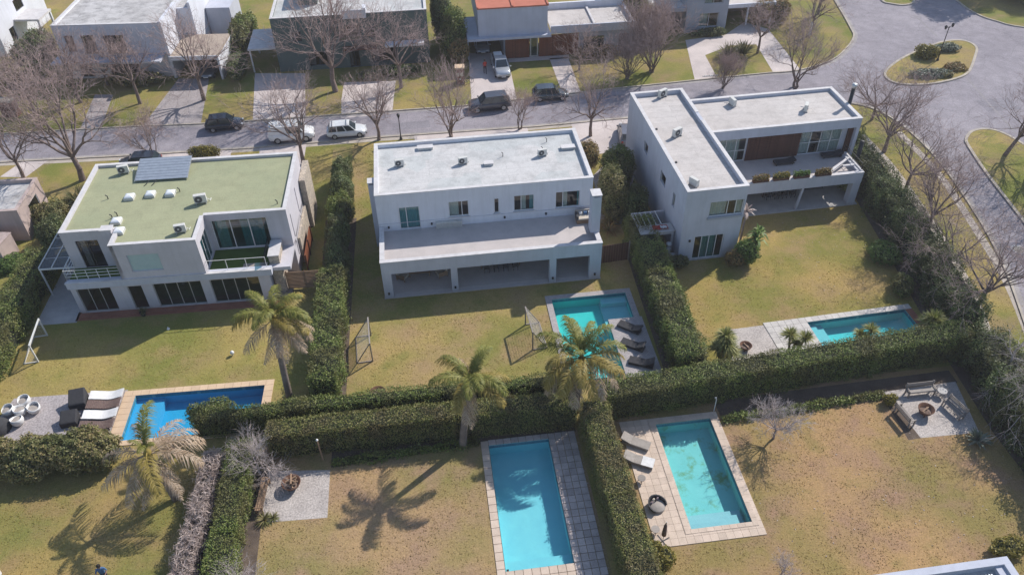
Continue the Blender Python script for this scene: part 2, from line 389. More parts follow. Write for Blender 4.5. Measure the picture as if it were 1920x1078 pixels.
M['brick'] = pavemat('brick_reddish', (0.27, 0.12, 0.09), (0.21, 0.10, 0.08), (0.25, 0.21, 0.19), 4.0, 0, 0.5, 0.25)
M['tile_tan'] = surf('coping_tan_stone', (0.68, 0.50, 0.34), (0.60, 0.44, 0.30), 1.4, 0.8, 18, 0.10, 0.15, objvar=0.10)
M['tile_cream'] = surf('deck_cream_stone', (0.66, 0.53, 0.43), (0.56, 0.45, 0.36), 1.6, 0.85, 14, 0.12, 0.2, objvar=0.14)
M['tile_grey'] = surf('deck_mauve_grey_stone', (0.64, 0.55, 0.51), (0.50, 0.43, 0.40), 1.6, 0.9, 14, 0.2, 0.25, objvar=0.26)
M['tile_white'] = surf('deck_whitish_stone', (0.62, 0.58, 0.54), (0.50, 0.47, 0.44), 1.6, 0.85, 14, 0.15, 0.2, objvar=0.15)
M['paver'] = pavemat('deck_small_pavers', (0.50, 0.46, 0.45), (0.40, 0.37, 0.37), (0.22, 0.20, 0.20), 2.4, 0, 0.5, 0.25, 0.85, 0.6, 0.15)
M['wood_red'] = woodmat('wood_reddish_boards', (0.22, 0.075, 0.035), (0.15, 0.05, 0.025))
M['wood_dark'] = woodmat('wood_dark_boards', (0.13, 0.06, 0.045), (0.08, 0.04, 0.03))
M['wood_tan'] = woodmat('wood_weathered_tan', (0.36, 0.24, 0.16), (0.25, 0.16, 0.10))
M['wood_grey'] = woodmat('wood_weathered_grey', (0.34, 0.30, 0.27), (0.24, 0.21, 0.19))
M['frame_white'] = surf('window_frame_white', (0.70, 0.70, 0.70), (0.62, 0.62, 0.62), 3, 0.5, 20, 0.05, 0.0)
M['frame_grey'] = surf('window_frame_aluminium', (0.50, 0.50, 0.48), (0.44, 0.44, 0.42), 3, 0.4, 20, 0.05, 0.0, metal=0.3)
M['frame_dark'] = surf('window_frame_dark', (0.06, 0.06, 0.06), (0.05, 0.05, 0.05), 3, 0.4, 20, 0.05, 0.0)
M['glass'] = glassmat('pane_clear', (0.62, 0.72, 0.72), 0.06)
M['glass_teal'] = glassmat('pane_teal', (0.25, 0.50, 0.52), 0.10)
M['glass_frost'] = surf('pane_frosted_aqua', (0.36, 0.50, 0.52), (0.33, 0.46, 0.49), 3, 0.25, 30, 0.04, 0.0, spec=0.6)
M['glass_dark'] = glassmat('pane_dark', (0.40, 0.42, 0.44), 0.07)
M['curtain_white'] = surf('curtain_white', (0.72, 0.70, 0.66), (0.62, 0.60, 0.56), 6, 0.95, 30, 0.1, 0.1)
M['curtain_teal'] = surf('curtain_teal', (0.14, 0.42, 0.46), (0.11, 0.35, 0.39), 6, 0.95, 30, 0.1, 0.1)
M['curtain_brown'] = surf('curtain_brown', (0.30, 0.22, 0.17), (0.24, 0.17, 0.13), 6, 0.95, 30, 0.1, 0.1)
M['inside'] = surf('interior_floor', (0.30, 0.25, 0.21), (0.24, 0.20, 0.17), 2, 0.7, 20, 0.1, 0.0)
M['metal'] = surf('metal_galvanised', (0.55, 0.56, 0.57), (0.46, 0.47, 0.48), 3, 0.45, 30, 0.1, 0.0, metal=0.7)
M['metal_dark'] = surf('metal_dark', (0.05, 0.05, 0.055), (0.04, 0.04, 0.04), 3, 0.5, 30, 0.15, 0.0, metal=0.3)
M['metal_white'] = surf('metal_white_paint', (0.70, 0.70, 0.69), (0.60, 0.60, 0.58), 3, 0.5, 30, 0.1, 0.0)
M['rust'] = surf('metal_rusty', (0.20, 0.10, 0.06), (0.11, 0.06, 0.045), 4, 0.85, 30, 0.35, 0.2)
M['ac_white'] = surf('casing_offwhite', (0.62, 0.61, 0.58), (0.52, 0.51, 0.48), 4, 0.6, 30, 0.1, 0.0)
M['ac_grille'] = surf('grille_dark', (0.10, 0.10, 0.11), (0.07, 0.07, 0.08), 4, 0.6, 40, 0.2, 0.0)
M['solar'] = surf('solar_tube_grey', (0.30, 0.34, 0.40), (0.25, 0.285, 0.34), 3, 0.35, 30, 0.1, 0.0)
M['dome'] = surf('skylight_dome_white', (0.74, 0.76, 0.78), (0.68, 0.70, 0.73), 3, 0.25, 20, 0.04, 0.0, spec=0.5)
M['turf'] = surf('artificial_turf', (0.085, 0.15, 0.03), (0.07, 0.125, 0.025), 1.5, 0.95, 30, 0.3, 0.4)
M['terracotta'] = surf('terracotta', (0.33, 0.14, 0.09), (0.26, 0.11, 0.075), 1.5, 0.85, 12, 0.2, 0.2)
M['wicker_dark'] = surf('wicker_charcoal', (0.085, 0.085, 0.09), (0.06, 0.06, 0.065), 5, 0.8, 40, 0.35, 0.4)
M['cloth_dark'] = surf('cloth_charcoal', (0.055, 0.055, 0.06), (0.042, 0.042, 0.047), 5, 0.95, 40, 0.2, 0.2)
M['cloth_white'] = surf('cloth_white', (0.72, 0.71, 0.70), (0.62, 0.61, 0.60), 5, 0.9, 40, 0.08, 0.1)
M['cloth_grey'] = surf('cloth_taupe', (0.38, 0.34, 0.31), (0.31, 0.28, 0.25), 5, 0.95, 40, 0.15, 0.2)
M['cloth_brown'] = surf('slat_brown', (0.20, 0.14, 0.12), (0.15, 0.10, 0.09), 5, 0.8, 40, 0.25, 0.3)
M['cloth_cream'] = surf('cloth_cream', (0.56, 0.50, 0.42), (0.48, 0.43, 0.36), 5, 0.95, 40, 0.12, 0.15)
M['plastic_white'] = surf('plastic_white', (0.74, 0.73, 0.72), (0.68, 0.67, 0.66), 3, 0.4, 30, 0.05, 0.0, spec=0.5)
M['tyre'] = surf('rubber_black', (0.025, 0.025, 0.027), (0.018, 0.018, 0.02), 5, 0.85, 40, 0.2, 0.1)
M['rim'] = surf('rim_alloy', (0.50, 0.50, 0.50), (0.42, 0.42, 0.42), 5, 0.35, 30, 0.1, 0.0, metal=0.6)
M['car_glass'] = surf('car_glass_dark', (0.035, 0.05, 0.06), (0.03, 0.04, 0.05), 3, 0.06, 20, 0.0, 0.0, spec=0.8)
M['lamp_white'] = surf('car_lamp_clear', (0.65, 0.66, 0.68), (0.58, 0.6, 0.62), 5, 0.15, 30, 0.05, 0.0, spec=0.7)
M['lamp_red'] = surf('car_lamp_red', (0.35, 0.02, 0.02), (0.28, 0.015, 0.015), 5, 0.2, 30, 0.05, 0.0, spec=0.7)
M['bark'] = surf('bark_brown', (0.27, 0.205, 0.18), (0.185, 0.14, 0.125), 3, 0.95, 20, 0.3, 0.5)
M['twig'] = surf('twig_warm_brown', (0.45, 0.335, 0.31), (0.35, 0.26, 0.245), 1.5, 0.9, 12, 0.15, 0.0)
M['twig_pale'] = surf('twig_pale_grey', (0.52, 0.45, 0.43), (0.42, 0.355, 0.345), 1.5, 0.9, 12, 0.15, 0.0)
M['palm_bark'] = surf('palm_bark', (0.27, 0.22, 0.19), (0.19, 0.15, 0.13), 2, 0.95, 10, 0.35, 0.5)
M['hedge_core'] = surf('hedge_shade_core', (0.035, 0.04, 0.02), (0.025, 0.03, 0.015), 3, 0.95, 12, 0.3, 0.3)  # solid filling of hedges and bushes, near-black so gaps between leaves look shaded
M['leaf_hedge'] = leafmat('leaf_hedge_green', [(0.065, 0.105, 0.022), (0.130, 0.185, 0.038), (0.205, 0.245, 0.055), (0.31, 0.32, 0.11)], patch=((0.14, 0.11, 0.05), 0.45))
M['leaf_dark'] = leafmat('leaf_dark_evergreen', [(0.046, 0.080, 0.024), (0.090, 0.135, 0.040), (0.148, 0.188, 0.060), (0.24, 0.25, 0.11)], patch=((0.11, 0.10, 0.045), 0.4))
M['leaf_olive'] = leafmat('leaf_olive', [(0.115, 0.120, 0.036), (0.190, 0.180, 0.060), (0.265, 0.225, 0.088), (0.35, 0.27, 0.15)], patch=((0.10, 0.13, 0.04), 0.6))
M['leaf_clip'] = leafmat('leaf_clipped_hedge_olive', [(0.105, 0.130, 0.030), (0.180, 0.205, 0.050), (0.255, 0.245, 0.072), (0.35, 0.29, 0.13)], patch=((0.16, 0.11, 0.06), 0.7))
M['leaf_yellow'] = leafmat('leaf_yellow_green', [(0.13, 0.13, 0.025), (0.22, 0.19, 0.035), (0.29, 0.23, 0.05)])
M['leaf_bright'] = leafmat('leaf_bright_green', [(0.08, 0.15, 0.035), (0.14, 0.215, 0.05), (0.21, 0.29, 0.085)], trans=0.35)
M['leaf_bluegrey'] = leafmat('leaf_blue_grey', [(0.13, 0.17, 0.12), (0.20, 0.23, 0.17), (0.28, 0.29, 0.22)])
M['leaf_autumn'] = leafmat('leaf_orange_brown', [(0.20, 0.12, 0.045), (0.31, 0.185, 0.07), (0.17, 0.17, 0.05), (0.36, 0.25, 0.12)])
M['leaf_dry'] = leafmat('leaf_dry_mauve', [(0.30, 0.23, 0.20), (0.41, 0.33, 0.30), (0.50, 0.42, 0.39)], trans=0.15)
M['frond_green'] = leafmat('frond_green', [(0.14, 0.165, 0.028), (0.23, 0.235, 0.048), (0.32, 0.295, 0.085)], trans=0.35)
M['frond_gold'] = leafmat('frond_yellowing', [(0.22, 0.175, 0.038), (0.34, 0.265, 0.065), (0.42, 0.325, 0.11)], trans=0.35)
M['frond_dry'] = leafmat('frond_dry', [(0.32, 0.22, 0.14), (0.42, 0.31, 0.21), (0.50, 0.39, 0.29)], trans=0.2)
M['yucca'] = leafmat('leaf_yucca', [(0.15, 0.18, 0.045), (0.26, 0.27, 0.08), (0.42, 0.39, 0.17)], trans=0.35)
M['flax'] = leafmat('leaf_flax', [(0.075, 0.09, 0.03), (0.135, 0.135, 0.05), (0.25, 0.21, 0.11)], trans=0.25)
M['skin'] = surf('skin', (0.42, 0.24, 0.17), (0.38, 0.21, 0.15), 3, 0.6, 30, 0.05, 0.0)
M['hair'] = surf('hair_dark', (0.02, 0.016, 0.014), (0.015, 0.012, 0.01), 5, 0.7, 60, 0.3, 0.3)
M['shirt_red'] = surf('shirt_red', (0.55, 0.06, 0.04), (0.46, 0.05, 0.035), 5, 0.9, 40, 0.1, 0.1)
M['shirt_blue'] = surf('shirt_blue', (0.08, 0.16, 0.30), (0.06, 0.12, 0.23), 5, 0.9, 40, 0.1, 0.1)
M['cloth_navy'] = surf('trousers_navy', (0.03, 0.035, 0.06), (0.025, 0.03, 0.05), 5, 0.9, 40, 0.1, 0.1)
M['red_cloth'] = surf('cloth_red', (0.45, 0.06, 0.05), (0.36, 0.05, 0.04), 5, 0.9, 40, 0.1, 0.1)
M['net'] = surf('net_cord_grey', (0.62, 0.58, 0.52), (0.52, 0.49, 0.45), 5, 0.9, 40, 0.1, 0.0)
M['ember'] = surf('ash_and_logs', (0.28, 0.20, 0.16), (0.12, 0.085, 0.07), 6, 0.95, 30, 0.4, 0.4)
M['rope_tan'] = surf('cushion_patterned', (0.30, 0.20, 0.18), (0.13, 0.15, 0.22), 9, 0.9, 40, 0.1, 0.1)

# ------------------------------------------------------------------ ground, lawns, road
def sheet(name, rect, z, mat, holes=(), parent=None, kind='structure'):
    """flat sheet over rect (x0,y0,x1,y1) with rectangular holes left open"""
    x0, y0, x1, y1 = rect; hs = [(max(a, x0), max(b, y0), min(c, x1), min(d, y1)) for a, b, c, d in holes if a < x1 and c > x0 and b < y1 and d > y0]
    xs = sorted({x0, x1, *[h[0] for h in hs], *[h[2] for h in hs]}); ys = sorted({y0, y1, *[h[1] for h in hs], *[h[3] for h in hs]})
    mb = MB()
    for a, b in zip(xs, xs[1:]):
        for c, d in zip(ys, ys[1:]):
            mx, my = (a+b)/2, (c+d)/2
            if any(h[0] < mx < h[2] and h[1] < my < h[3] for h in hs): continue
            mb.quad((a, c, z), (b, c, z), (b, d, z), (a, d, z))
    o = mb.build(name, mat, parent)
    if parent is None: tag(o, kind=kind)
    return o
def flat(name, pts, z, mat, parent=None):
    o = MB().poly([(p[0], p[1], z) for p in pts]).build(name, mat, parent)
    if o.data.polygons[0].normal.z < 0: o.data.flip_normals()
    if parent is None: tag(o, kind='structure')
    return o
def smooth_closed(pts, k=6):
    n = len(pts); out = []
    for i in range(n):
        p0, p1, p2, p3 = (Vector((*pts[(i+j-1) % n], 0)) for j in range(4))
        for s in range(k):
            t = s/k; q = 0.5*((2*p1) + (p2-p0)*t + (2*p0-5*p1+4*p2-p3)*t*t + (3*p1-p0-3*p2+p3)*t**3); out.append((q.x, q.y))
    return out
def smooth_open(pts, k=5):
    P_ = [Vector((*p, 0)) for p in pts]; P_ = [P_[0]*2-P_[1]] + P_ + [P_[-1]*2-P_[-2]]; out = []
    for i in range(1, len(P_)-2):
        p0, p1, p2, p3 = P_[i-1:i+3]
        for s in range(k):
            t = s/k; q = 0.5*((2*p1) + (p2-p0)*t + (2*p0-5*p1+4*p2-p3)*t*t + (3*p1-p0-3*p2+p3)*t**3); out.append((q.x, q.y))
    out.append((P_[-2].x, P_[-2].y)); return out
def offset_line(pts, d):
    out = []
    for i, p in enumerate(pts):
        a = Vector(pts[max(i-1, 0)]); b = Vector(pts[min(i+1, len(pts)-1)]); t = (b-a).normalized(); out.append((p[0]-t.y*d, p[1]+t.x*d))
    return out
def ribbon(name, pts, w, z0, z1, mat, parent=None, closed=False):
    """raised strip of width w along a line (to its left)"""
    if closed: pts = list(pts)+[pts[0], pts[1]]
    q = offset_line(pts, w); mb = MB(); n = len(pts) - (1 if closed else 0)
    rings = [[(*pts[i], z0), (*q[i], z0), (*q[i], z1), (*pts[i], z1)] for i in range(n)]
    if closed: rings[-1] = rings[0]
    o = mb.loft([list(reversed(r_)) for r_ in rings], cap=not closed).build(name, mat, parent)
    if parent is None: tag(o, kind='structure')
    return o

HOLES = {'left': (-22.55, 37.05, -13.05, 41.55), 'mid1': (8.7, 38.3, 12.85, 47.4), 'mid2': (12.85, 44.25, 14.95, 47.4),
         'right': (27.75, 37.9, 36.3, 42.3), 'centre': (2.1, 24.2, 6.3, 33.6), 'front': (13.5, 25.4, 17.6, 33.75)}
HV = list(HOLES.values())
G_dry = ((0.16, 0.155, 0.035), (0.26, 0.205, 0.065), (0.25, 0.165, 0.075))
M['lawn_base'] = lawnmat('lawn_verge', (0.165, 0.180, 0.044), (0.329, 0.251, 0.094), (0.274, 0.201, 0.104), 0.6, 3.1)
M['lawn_left'] = lawnmat('lawn_yellow_green', (0.200, 0.198, 0.053), (0.340, 0.263, 0.092), (0.300, 0.223, 0.099), 0.5, 9.0)
M['lawn_mid'] = lawnmat('lawn_straw', (0.210, 0.198, 0.058), (0.358, 0.263, 0.104), (0.333, 0.228, 0.123), 0.6, 21.0)
M['lawn_right'] = lawnmat('lawn_golden', (0.210, 0.192, 0.053), (0.363, 0.257, 0.094), (0.316, 0.218, 0.107), 0.6, 33.0)
M['lawn_fl'] = lawnmat('lawn_green_gold', (0.185, 0.181, 0.054), (0.339, 0.239, 0.090), (0.283, 0.196, 0.094), 0.5, 44.0)
M['lawn_fc'] = lawnmat('lawn_tan', (0.235, 0.197, 0.076), (0.374, 0.250, 0.132), (0.326, 0.212, 0.144), 0.8, 57.0)
M['lawn_fr'] = lawnmat('lawn_brown', (0.235, 0.187, 0.070), (0.374, 0.239, 0.119), (0.310, 0.191, 0.131), 0.8, 63.0)

sheet('ground', (-900, -500, 900, 1100), 0.0, M['lawn_base'], HV)
sheet('lawn', (-32.6, 36, -9.6, 74.4), 0.004, M['lawn_left'], HV)
sheet('lawn', (-7.6, 36.4, 16.6, 74.3), 0.004, M['lawn_mid'], HV)
sheet('lawn', (18.3, 36.4, 39.5, 60), 0.004, M['lawn_right'], HV)
sheet('lawn', (-36, 12, -15.6, 36.0), 0.004, M['lawn_fl'], HV)
sheet('lawn', (-12.8, 12, 8.3, 35.6), 0.004, M['lawn_fc'], HV)
sheet('lawn', (10.6, 12, 38, 36.0), 0.004, M['lawn_fr'], HV)

M['asphalt_patch'] = roadmat('asphalt_patch', (0.25, 0.235, 0.26), (0.21, 0.195, 0.22))
M['gutter'] = surf('gutter_concrete', (0.40, 0.37, 0.36), (0.30, 0.275, 0.27), 0.8, 0.9, 10, 0.3, 0.3)
far_edge = [(-45.3, 82.0), (-30.4, 81.4), (-24, 80.9), (-18.2, 80.7), (-6.4, 80.6), (5.1, 80.5), (10.6, 81.0), (17.9, 81.6), (24, 82.0), (34.4, 82.6), (40.6, 82.9)]
corner_tr = smooth_open([(40.6, 82.9), (44.4, 83.0), (49.3, 84.9), (52.8, 88.1), (55.0, 91.0), (55.8, 93.6), (57.4, 101.0), (60, 115), (66, 160)], 4)
lawn_tr = smooth_open([(84, 160), (76, 115), (73.9, 100.3), (73.9, 95.1), (75.2, 92.4), (77.5, 90.1), (88, 85.5), (130, 80)], 4)
cross_left = smooth_open([(34, 10), (40, 28), (44.6, 39.7), (47.1, 46.6), (48.8, 53.4), (50.2, 62.3), (50.1, 69.0), (48.9, 72.8), (46.8, 74.6), (43, 75.3), (21.4, 75.2)], 4)
near_edge = [(21.4, 75.2), (11.5, 74.95), (-5.5, 75.25), (-18, 75.1), (-30.5, 75.5), (-43.3, 76.2)]
outline = [(-250, 84)] + far_edge + corner_tr[1:] + lawn_tr + [(130, 66), (80, 62), (70, 40), (60, 0), (50, -40), (22, -40)] + cross_left + near_edge[1:] + [(-250, 79)]
flat('road', outline, 0.008, M['asphalt'])
ribbon('kerb', [(-250, 84)] + far_edge, 0.18, 0.0, 0.12, M['kerb'])
ribbon('kerb', corner_tr, 0.18, 0.0, 0.13, M['kerb'])
ribbon('kerb', lawn_tr, 0.18, 0.0, 0.13, M['kerb'])
ribbon('kerb', cross_left, 0.18, 0.0, 0.10, M['kerb'])
ribbon('kerb', near_edge + [(-250, 79)], 0.18, 0.0, 0.10, M['kerb'])

for rect in ((-34, 77.0, -30.5, 78.6), (-3.5, 76.4, 0.6, 78.0), (20.5, 78.2, 25.0, 80.6), (44.5, 76.2, 47.5, 79.0), (60.5, 70.5, 64.5, 73.2)):
    x0, y0, x1, y1 = rect; flat('road_patch', [(x0, y0), (x1, y0+0.1), (x1-0.1, y1), (x0+0.05, y1-0.08)], 0.0105, M['asphalt_patch'])
ribbon('gutter', [(p_[0], p_[1]-0.42) for p_ in far_edge], 0.42, 0.004, 0.014, M['gutter'])
ribbon('gutter', offset_line(corner_tr, -0.42), 0.42, 0.004, 0.014, M['gutter'])
ribbon('gutter', offset_line(cross_left, -0.42), 0.42, 0.004, 0.014, M['gutter'])
ribbon('gutter', offset_line(near_edge, -0.42), 0.42, 0.004, 0.014, M['gutter'])
def island(pts, lawn):
    p = smooth_closed(pts, 6)
    a = sum(p[i][0]*p[(i+1) % len(p)][1]-p[(i+1) % len(p)][0]*p[i][1] for i in range(len(p)))
    if a < 0: p = p[::-1]
    ribbon('kerb', p, 0.28, 0.0, 0.14, M['kerb'], closed=True)
    q = offset_line(p+p[:1], 0.27)[:-1]
    flat('grass_island', q, 0.11, M[lawn])
island([(54.2, 81.4), (53.4, 79.3), (54.4, 77.8), (57.4, 77.3), (61.0, 78.0), (63.6, 79.4), (66.5, 82.9), (68.3, 85.6), (67.9, 87.6), (65.7, 88.0), (62.6, 86.9), (57.8, 84.3)], 'lawn_base')
island([(54.9, 65.6), (56.3, 66.9), (58.0, 67.2), (59.4, 66.2), (60.3, 63.0), (61, 55), (60, 46), (56, 32), (50.5, 26), (48.9, 30), (50.4, 42), (52.0, 51.2), (53.2, 58.9), (54.3, 64.1)], 'lawn_base')
island([(63.9, 102), (64.5, 100.2), (66.5, 99.4), (68.6, 101.2), (72, 110), (74, 120), (70, 121), (66, 111)], 'lawn_base')

def strip(name, pts, w, z, mat):
    a = offset_line(pts, w/2); b = offset_line(pts, -w/2); mb = MB()
    for i in range(len(pts)-1): mb.quad((*b[i], z), (*b[i+1], z), (*a[i+1], z), (*a[i], z))
    return tag(mb.build(name, mat), kind='structure')
strip('road_joint', [(65.87, 96.05), (65.24, 89.30)], 0.22, 0.012, M['joint'])
strip('road_joint', [(62.65, 78.38), (61.73, 72.79), (60.76, 65.92)], 0.22, 0.012, M['joint'])
strip('path', smooth_open([(37.0, 30), (39.6, 36), (41.7, 41.5), (43.2, 48), (44.2, 55), (44.9, 62), (44.8, 68)]), 1.1, 0.006, M['walk'])
strip('verge_strip', [(20, 74.75), (5.9, 74.5), (-5.5, 74.8), (-18, 74.7), (-30.5, 75.0), (-43.3, 75.8)], 0.7, 0.007, M['walk'])
strip('verge_strip', smooth_open([(43.2, 36), (45.9, 44), (47.6, 52), (48.9, 60), (49.0, 68)]), 0.7, 0.007, M['walk'])

# driveways and paved areas across the street
for pts, m in (([(-36.93, 81.87), (-34.71, 81.87), (-35.32, 89.62), (-37.41, 89.95)], 'cobble'), ([(-30.38, 81.19), (-24.06, 80.68), (-24.88, 92.04), (-28.49, 92.61)], 'cobble'),
               ([(-18.52, 80.63), (-12.81, 79.98), (-13.61, 91.65), (-19.60, 92.61)], 'drive'), ([(-9.09, 84.18), (-8.91, 88.53), (-2.88, 87.98), (-3.45, 80.07), (-8.96, 79.97)], 'drive'),
               ([(5.37, 80.03), (10.54, 80.71), (10.92, 93.36), (6.21, 94.12)], 'drive'), ([(15.86, 81.28), (17.95, 81.34), (18.20, 90.96), (15.89, 91.03)], 'drive'),
               ([(10.58, 90.69), (18.33, 90.64), (18.48, 92.14), (10.81, 92.45)], 'drive'),
               ([(31.59, 82.50), (34.33, 82.47), (34.85, 88.88), (38.83, 91.03), (42.07, 90.82), (41.26, 83.04), (44.67, 83.06), (45.23, 95.07), (42.95, 97.69), (39.22, 94.20), (33.74, 93.46)], 'drive')):
    flat('driveway', pts, 0.0125, M[m])
# driveways on the near side, seen between the houses
for pts, m in (([(-42.29, 73.27), (-39.70, 72.78), (-38.28, 76.07), (-40.92, 76.17)], 'drive'), ([(-16.5, 66), (-12.6, 66), (-12.4, 75.1), (-17.2, 75.2)], 'drive'),
               ([(-27.2, 72.2), (-20.0, 72.2), (-20.0, 75.1), (-27.2, 75.3)], 'drive'),
               ([(-1.2, 72.9), (10.8, 72.9), (10.8, 74.9), (-1.2, 75.1)], 'drive'), ([(15.2, 68.5), (19.7, 68.5), (22.4, 75.0), (15.6, 75.0)], 'drive')):
    flat('driveway', pts, 0.0125, M[m])
flat('gravel_bed', [(15.81, 64.62), (18.64, 68.16), (21.00, 69.90), (19.81, 64.01), (16.71, 56.52), (14.88, 55.99)], 0.006, M['gravel_grey'])
flat('paved_side_yard', [(-31.9, 50.2), (-28.75, 50.1), (-28.4, 62), (-31.6, 62)], 0.010, M['concrete'])
flat('terracotta_strip', [(-28.9, 50.25), (-12.6, 49.8), (-12.6, 50.7), (-28.9, 51.3)], 0.010, M['terracotta'])
flat('gravel_patio', [(-32.3, 37.2), (-23.1, 36.9), (-23.05, 42.15), (-31.0, 42.45)], 0.010, M['gravel_grey'])
flat('gravel_patio', [(20.6, 37.6), (24.6, 37.6), (24.6, 42.05), (21.5, 41.95)], 0.010, M['gravel'])
flat('gravel_patio', [(-12.3, 29.6), (-8.28, 29.42), (-8.25, 33.0), (-12.3, 33.5)], 0.010, M['gravel'])
flat('gravel_patio', [(30.9, 30.1), (35.0, 30.0), (35.9, 34.5), (30.4, 34.3)], 0.010, M['gravel'])
flat('soil_bed', [(30.0, 30.05), (30.9, 30.1), (30.5, 33.6), (30.1, 33.6)], 0.009, M['soil'])
flat('soil_bed', [(-8.2, 33.2), (1.6, 33.7), (8.2, 33.9), (8.2, 35.0), (-8.2, 34.9)], 0.0085, M['soil'])
flat('soil_bed', [(18.3, 33.1), (30.2, 33.6), (36, 34.4), (36, 35.6), (18.3, 35.2)], 0.0085, M['soil'])
flat('soil_bed', [(36.0, 24), (42, 24), (43, 36), (40, 38), (36.6, 38), (35.9, 30)], 0.0085, M['soil'])
flat('soil_bed', [(-14.6, 20), (-12.3, 20), (-12.3, 33.5), (-14.8, 34)], 0.0085, M['soil'])
flat('soil_bed', [(-9.8, 39), (-7.4, 39), (-7.0, 61), (-9.8, 61)], 0.0085, M['soil'])
flat('soil_bed', [(15.6, 38), (18.9, 38), (19.8, 53.8), (16.2, 54.2)], 0.0085, M['soil'])
flat('soil_bed', [(36.9, 40), (40.2, 38), (43.0, 50), (42.6, 62), (39.6, 61), (38.3, 50)], 0.0085, M['soil'])
# street utility covers
mh = thing('manhole_cover', 'round dark manhole cover on the asphalt of the right-hand street', 'manhole', (*(49.41, 47.90), 0.012))
MB().lathe([(0.001, 0.012), (0.42, 0.012), (0.45, 0.0)], 20).build('cover_plate', M['metal_dark'], mh)
MB().lathe([(0.46, 0.008), (0.60, 0.008), (0.62, -0.002)], 20).build('ring', M['concrete'], mh)

# ------------------------------------------------------------------ building helpers
def wall(parent, name, p0, p1, z0, z1, th, mat, openings=()):
    """upright slab from p0 to p1; its outer face looks to the right of that direction; openings are (s0, s1, za, zb)"""
    p0 = Vector((*p0, 0)); p1 = Vector((*p1, 0)); L = (p1-p0).length; d = (p1-p0).normalized(); n = Vector((-d.y, d.x, 0))*th
    S = sorted({0.0, L, *[min(max(o[0], 0), L) for o in openings], *[min(max(o[1], 0), L) for o in openings]})
    Z = sorted({z0, z1, *[max(o[2], z0) for o in openings], *[min(o[3], z1) for o in openings]})
    def hole(i, j):
        if i < 0 or j < 0 or i >= len(S)-1 or j >= len(Z)-1: return True
        a, b = (S[i]+S[i+1])/2, (Z[j]+Z[j+1])/2
        return any(o[0] < a < o[1] and o[2] < b < o[3] for o in openings)
    def P(s, z, k): q = p0 + d*s + n*k; return (q.x, q.y, z)
    mb = MB()
    for i in range(len(S)-1):
        for j in range(len(Z)-1):
            if hole(i, j): continue
            a, b, c, e = S[i], S[i+1], Z[j], Z[j+1]
            mb.quad(P(a, c, 0), P(b, c, 0), P(b, e, 0), P(a, e, 0)); mb.quad(P(b, c, 1), P(a, c, 1), P(a, e, 1), P(b, e, 1))
            if hole(i-1, j): mb.quad(P(a, c, 1), P(a, c, 0), P(a, e, 0), P(a, e, 1))
            if hole(i+1, j): mb.quad(P(b, c, 0), P(b, c, 1), P(b, e, 1), P(b, e, 0))
            if hole(i, j-1): mb.quad(P(b, c, 0), P(a, c, 0), P(a, c, 1), P(b, c, 1))
            if hole(i, j+1): mb.quad(P(a, e, 0), P(b, e, 0), P(b, e, 1), P(a, e, 1))
    return mb.build(name, mat, parent)

def window(parent, p0, p1, s0, s1, z0, z1, n=2, depth=0.12, frame='frame_white', pane='glass', fw=0.06, curtains=(), name='window', splits=None, rail=None, back=None):
    """framed window set back in the opening; curtains are (from, to, material) in fractions of the width"""
    p0 = Vector((*p0, 0)); p1 = Vector((*p1, 0)); d = (p1-p0).normalized(); nn = Vector((-d.y, d.x, 0))
    def P(s, z, k): q = p0 + d*s + nn*k; return (q.x, q.y, z)
    def slab(mb, a, b, c, e, k0, k1):
        i = len(mb.v); mb.v += [P(a, c, k0), P(b, c, k0), P(b, c, k1), P(a, c, k1), P(a, e, k0), P(b, e, k0), P(b, e, k1), P(a, e, k1)]
        for q in ((3,2,1,0),(4,5,6,7),(0,1,5,4),(1,2,6,5),(2,3,7,6),(3,0,4,7)): mb.f.append(tuple(i+k for k in q)); mb.m.append(0)
    cuts = splits or [k/n for k in range(n+1)]; X = [s0 + (s1-s0)*c for c in cuts]
    mb = MB(); k0, k1 = depth, depth+0.07
    slab(mb, s0, s1, z0, z0+fw, k0, k1); slab(mb, s0, s1, z1-fw, z1, k0, k1)
    for i, x in enumerate(X):
        w = fw if 0 < i < len(X)-1 else fw
        a = x-w/2 if 0 < i < len(X)-1 else (x if i == 0 else x-w); slab(mb, a, a+w, z0+fw, z1-fw, k0+0.002, k1-0.002)
    if rail: slab(mb, s0+fw, s1-fw, rail-0.03, rail+0.03, k0+0.004, k1-0.004)
    w_ = mb.build(name, M[frame], parent)
    for i in range(len(X)-1):
        a, b = X[i]+fw*0.5, X[i+1]-fw*0.5
        MB().quad(P(a, z0+fw, k0+0.03), P(b, z0+fw, k0+0.03), P(b, z1-fw, k0+0.03), P(a, z1-fw, k0+0.03)).build('pane', M[pane], w_)
    for (a, b, m) in curtains:
        mb = MB(); aa, bb = s0+(s1-s0)*a, s0+(s1-s0)*b; k = max(4, int((bb-aa)/0.11)); pts = []
        for i in range(k+1):
            s = aa+(bb-aa)*i/k; pts.append((s, depth+0.16+0.04*(i % 2)))
        for i in range(k): mb.quad(P(pts[i][0], z0+0.02, pts[i][1]), P(pts[i+1][0], z0+0.02, pts[i+1][1]), P(pts[i+1][0], z1, pts[i+1][1]), P(pts[i][0], z1, pts[i][1]))
        mb.build('curtain', M[m], w_)
    return w_

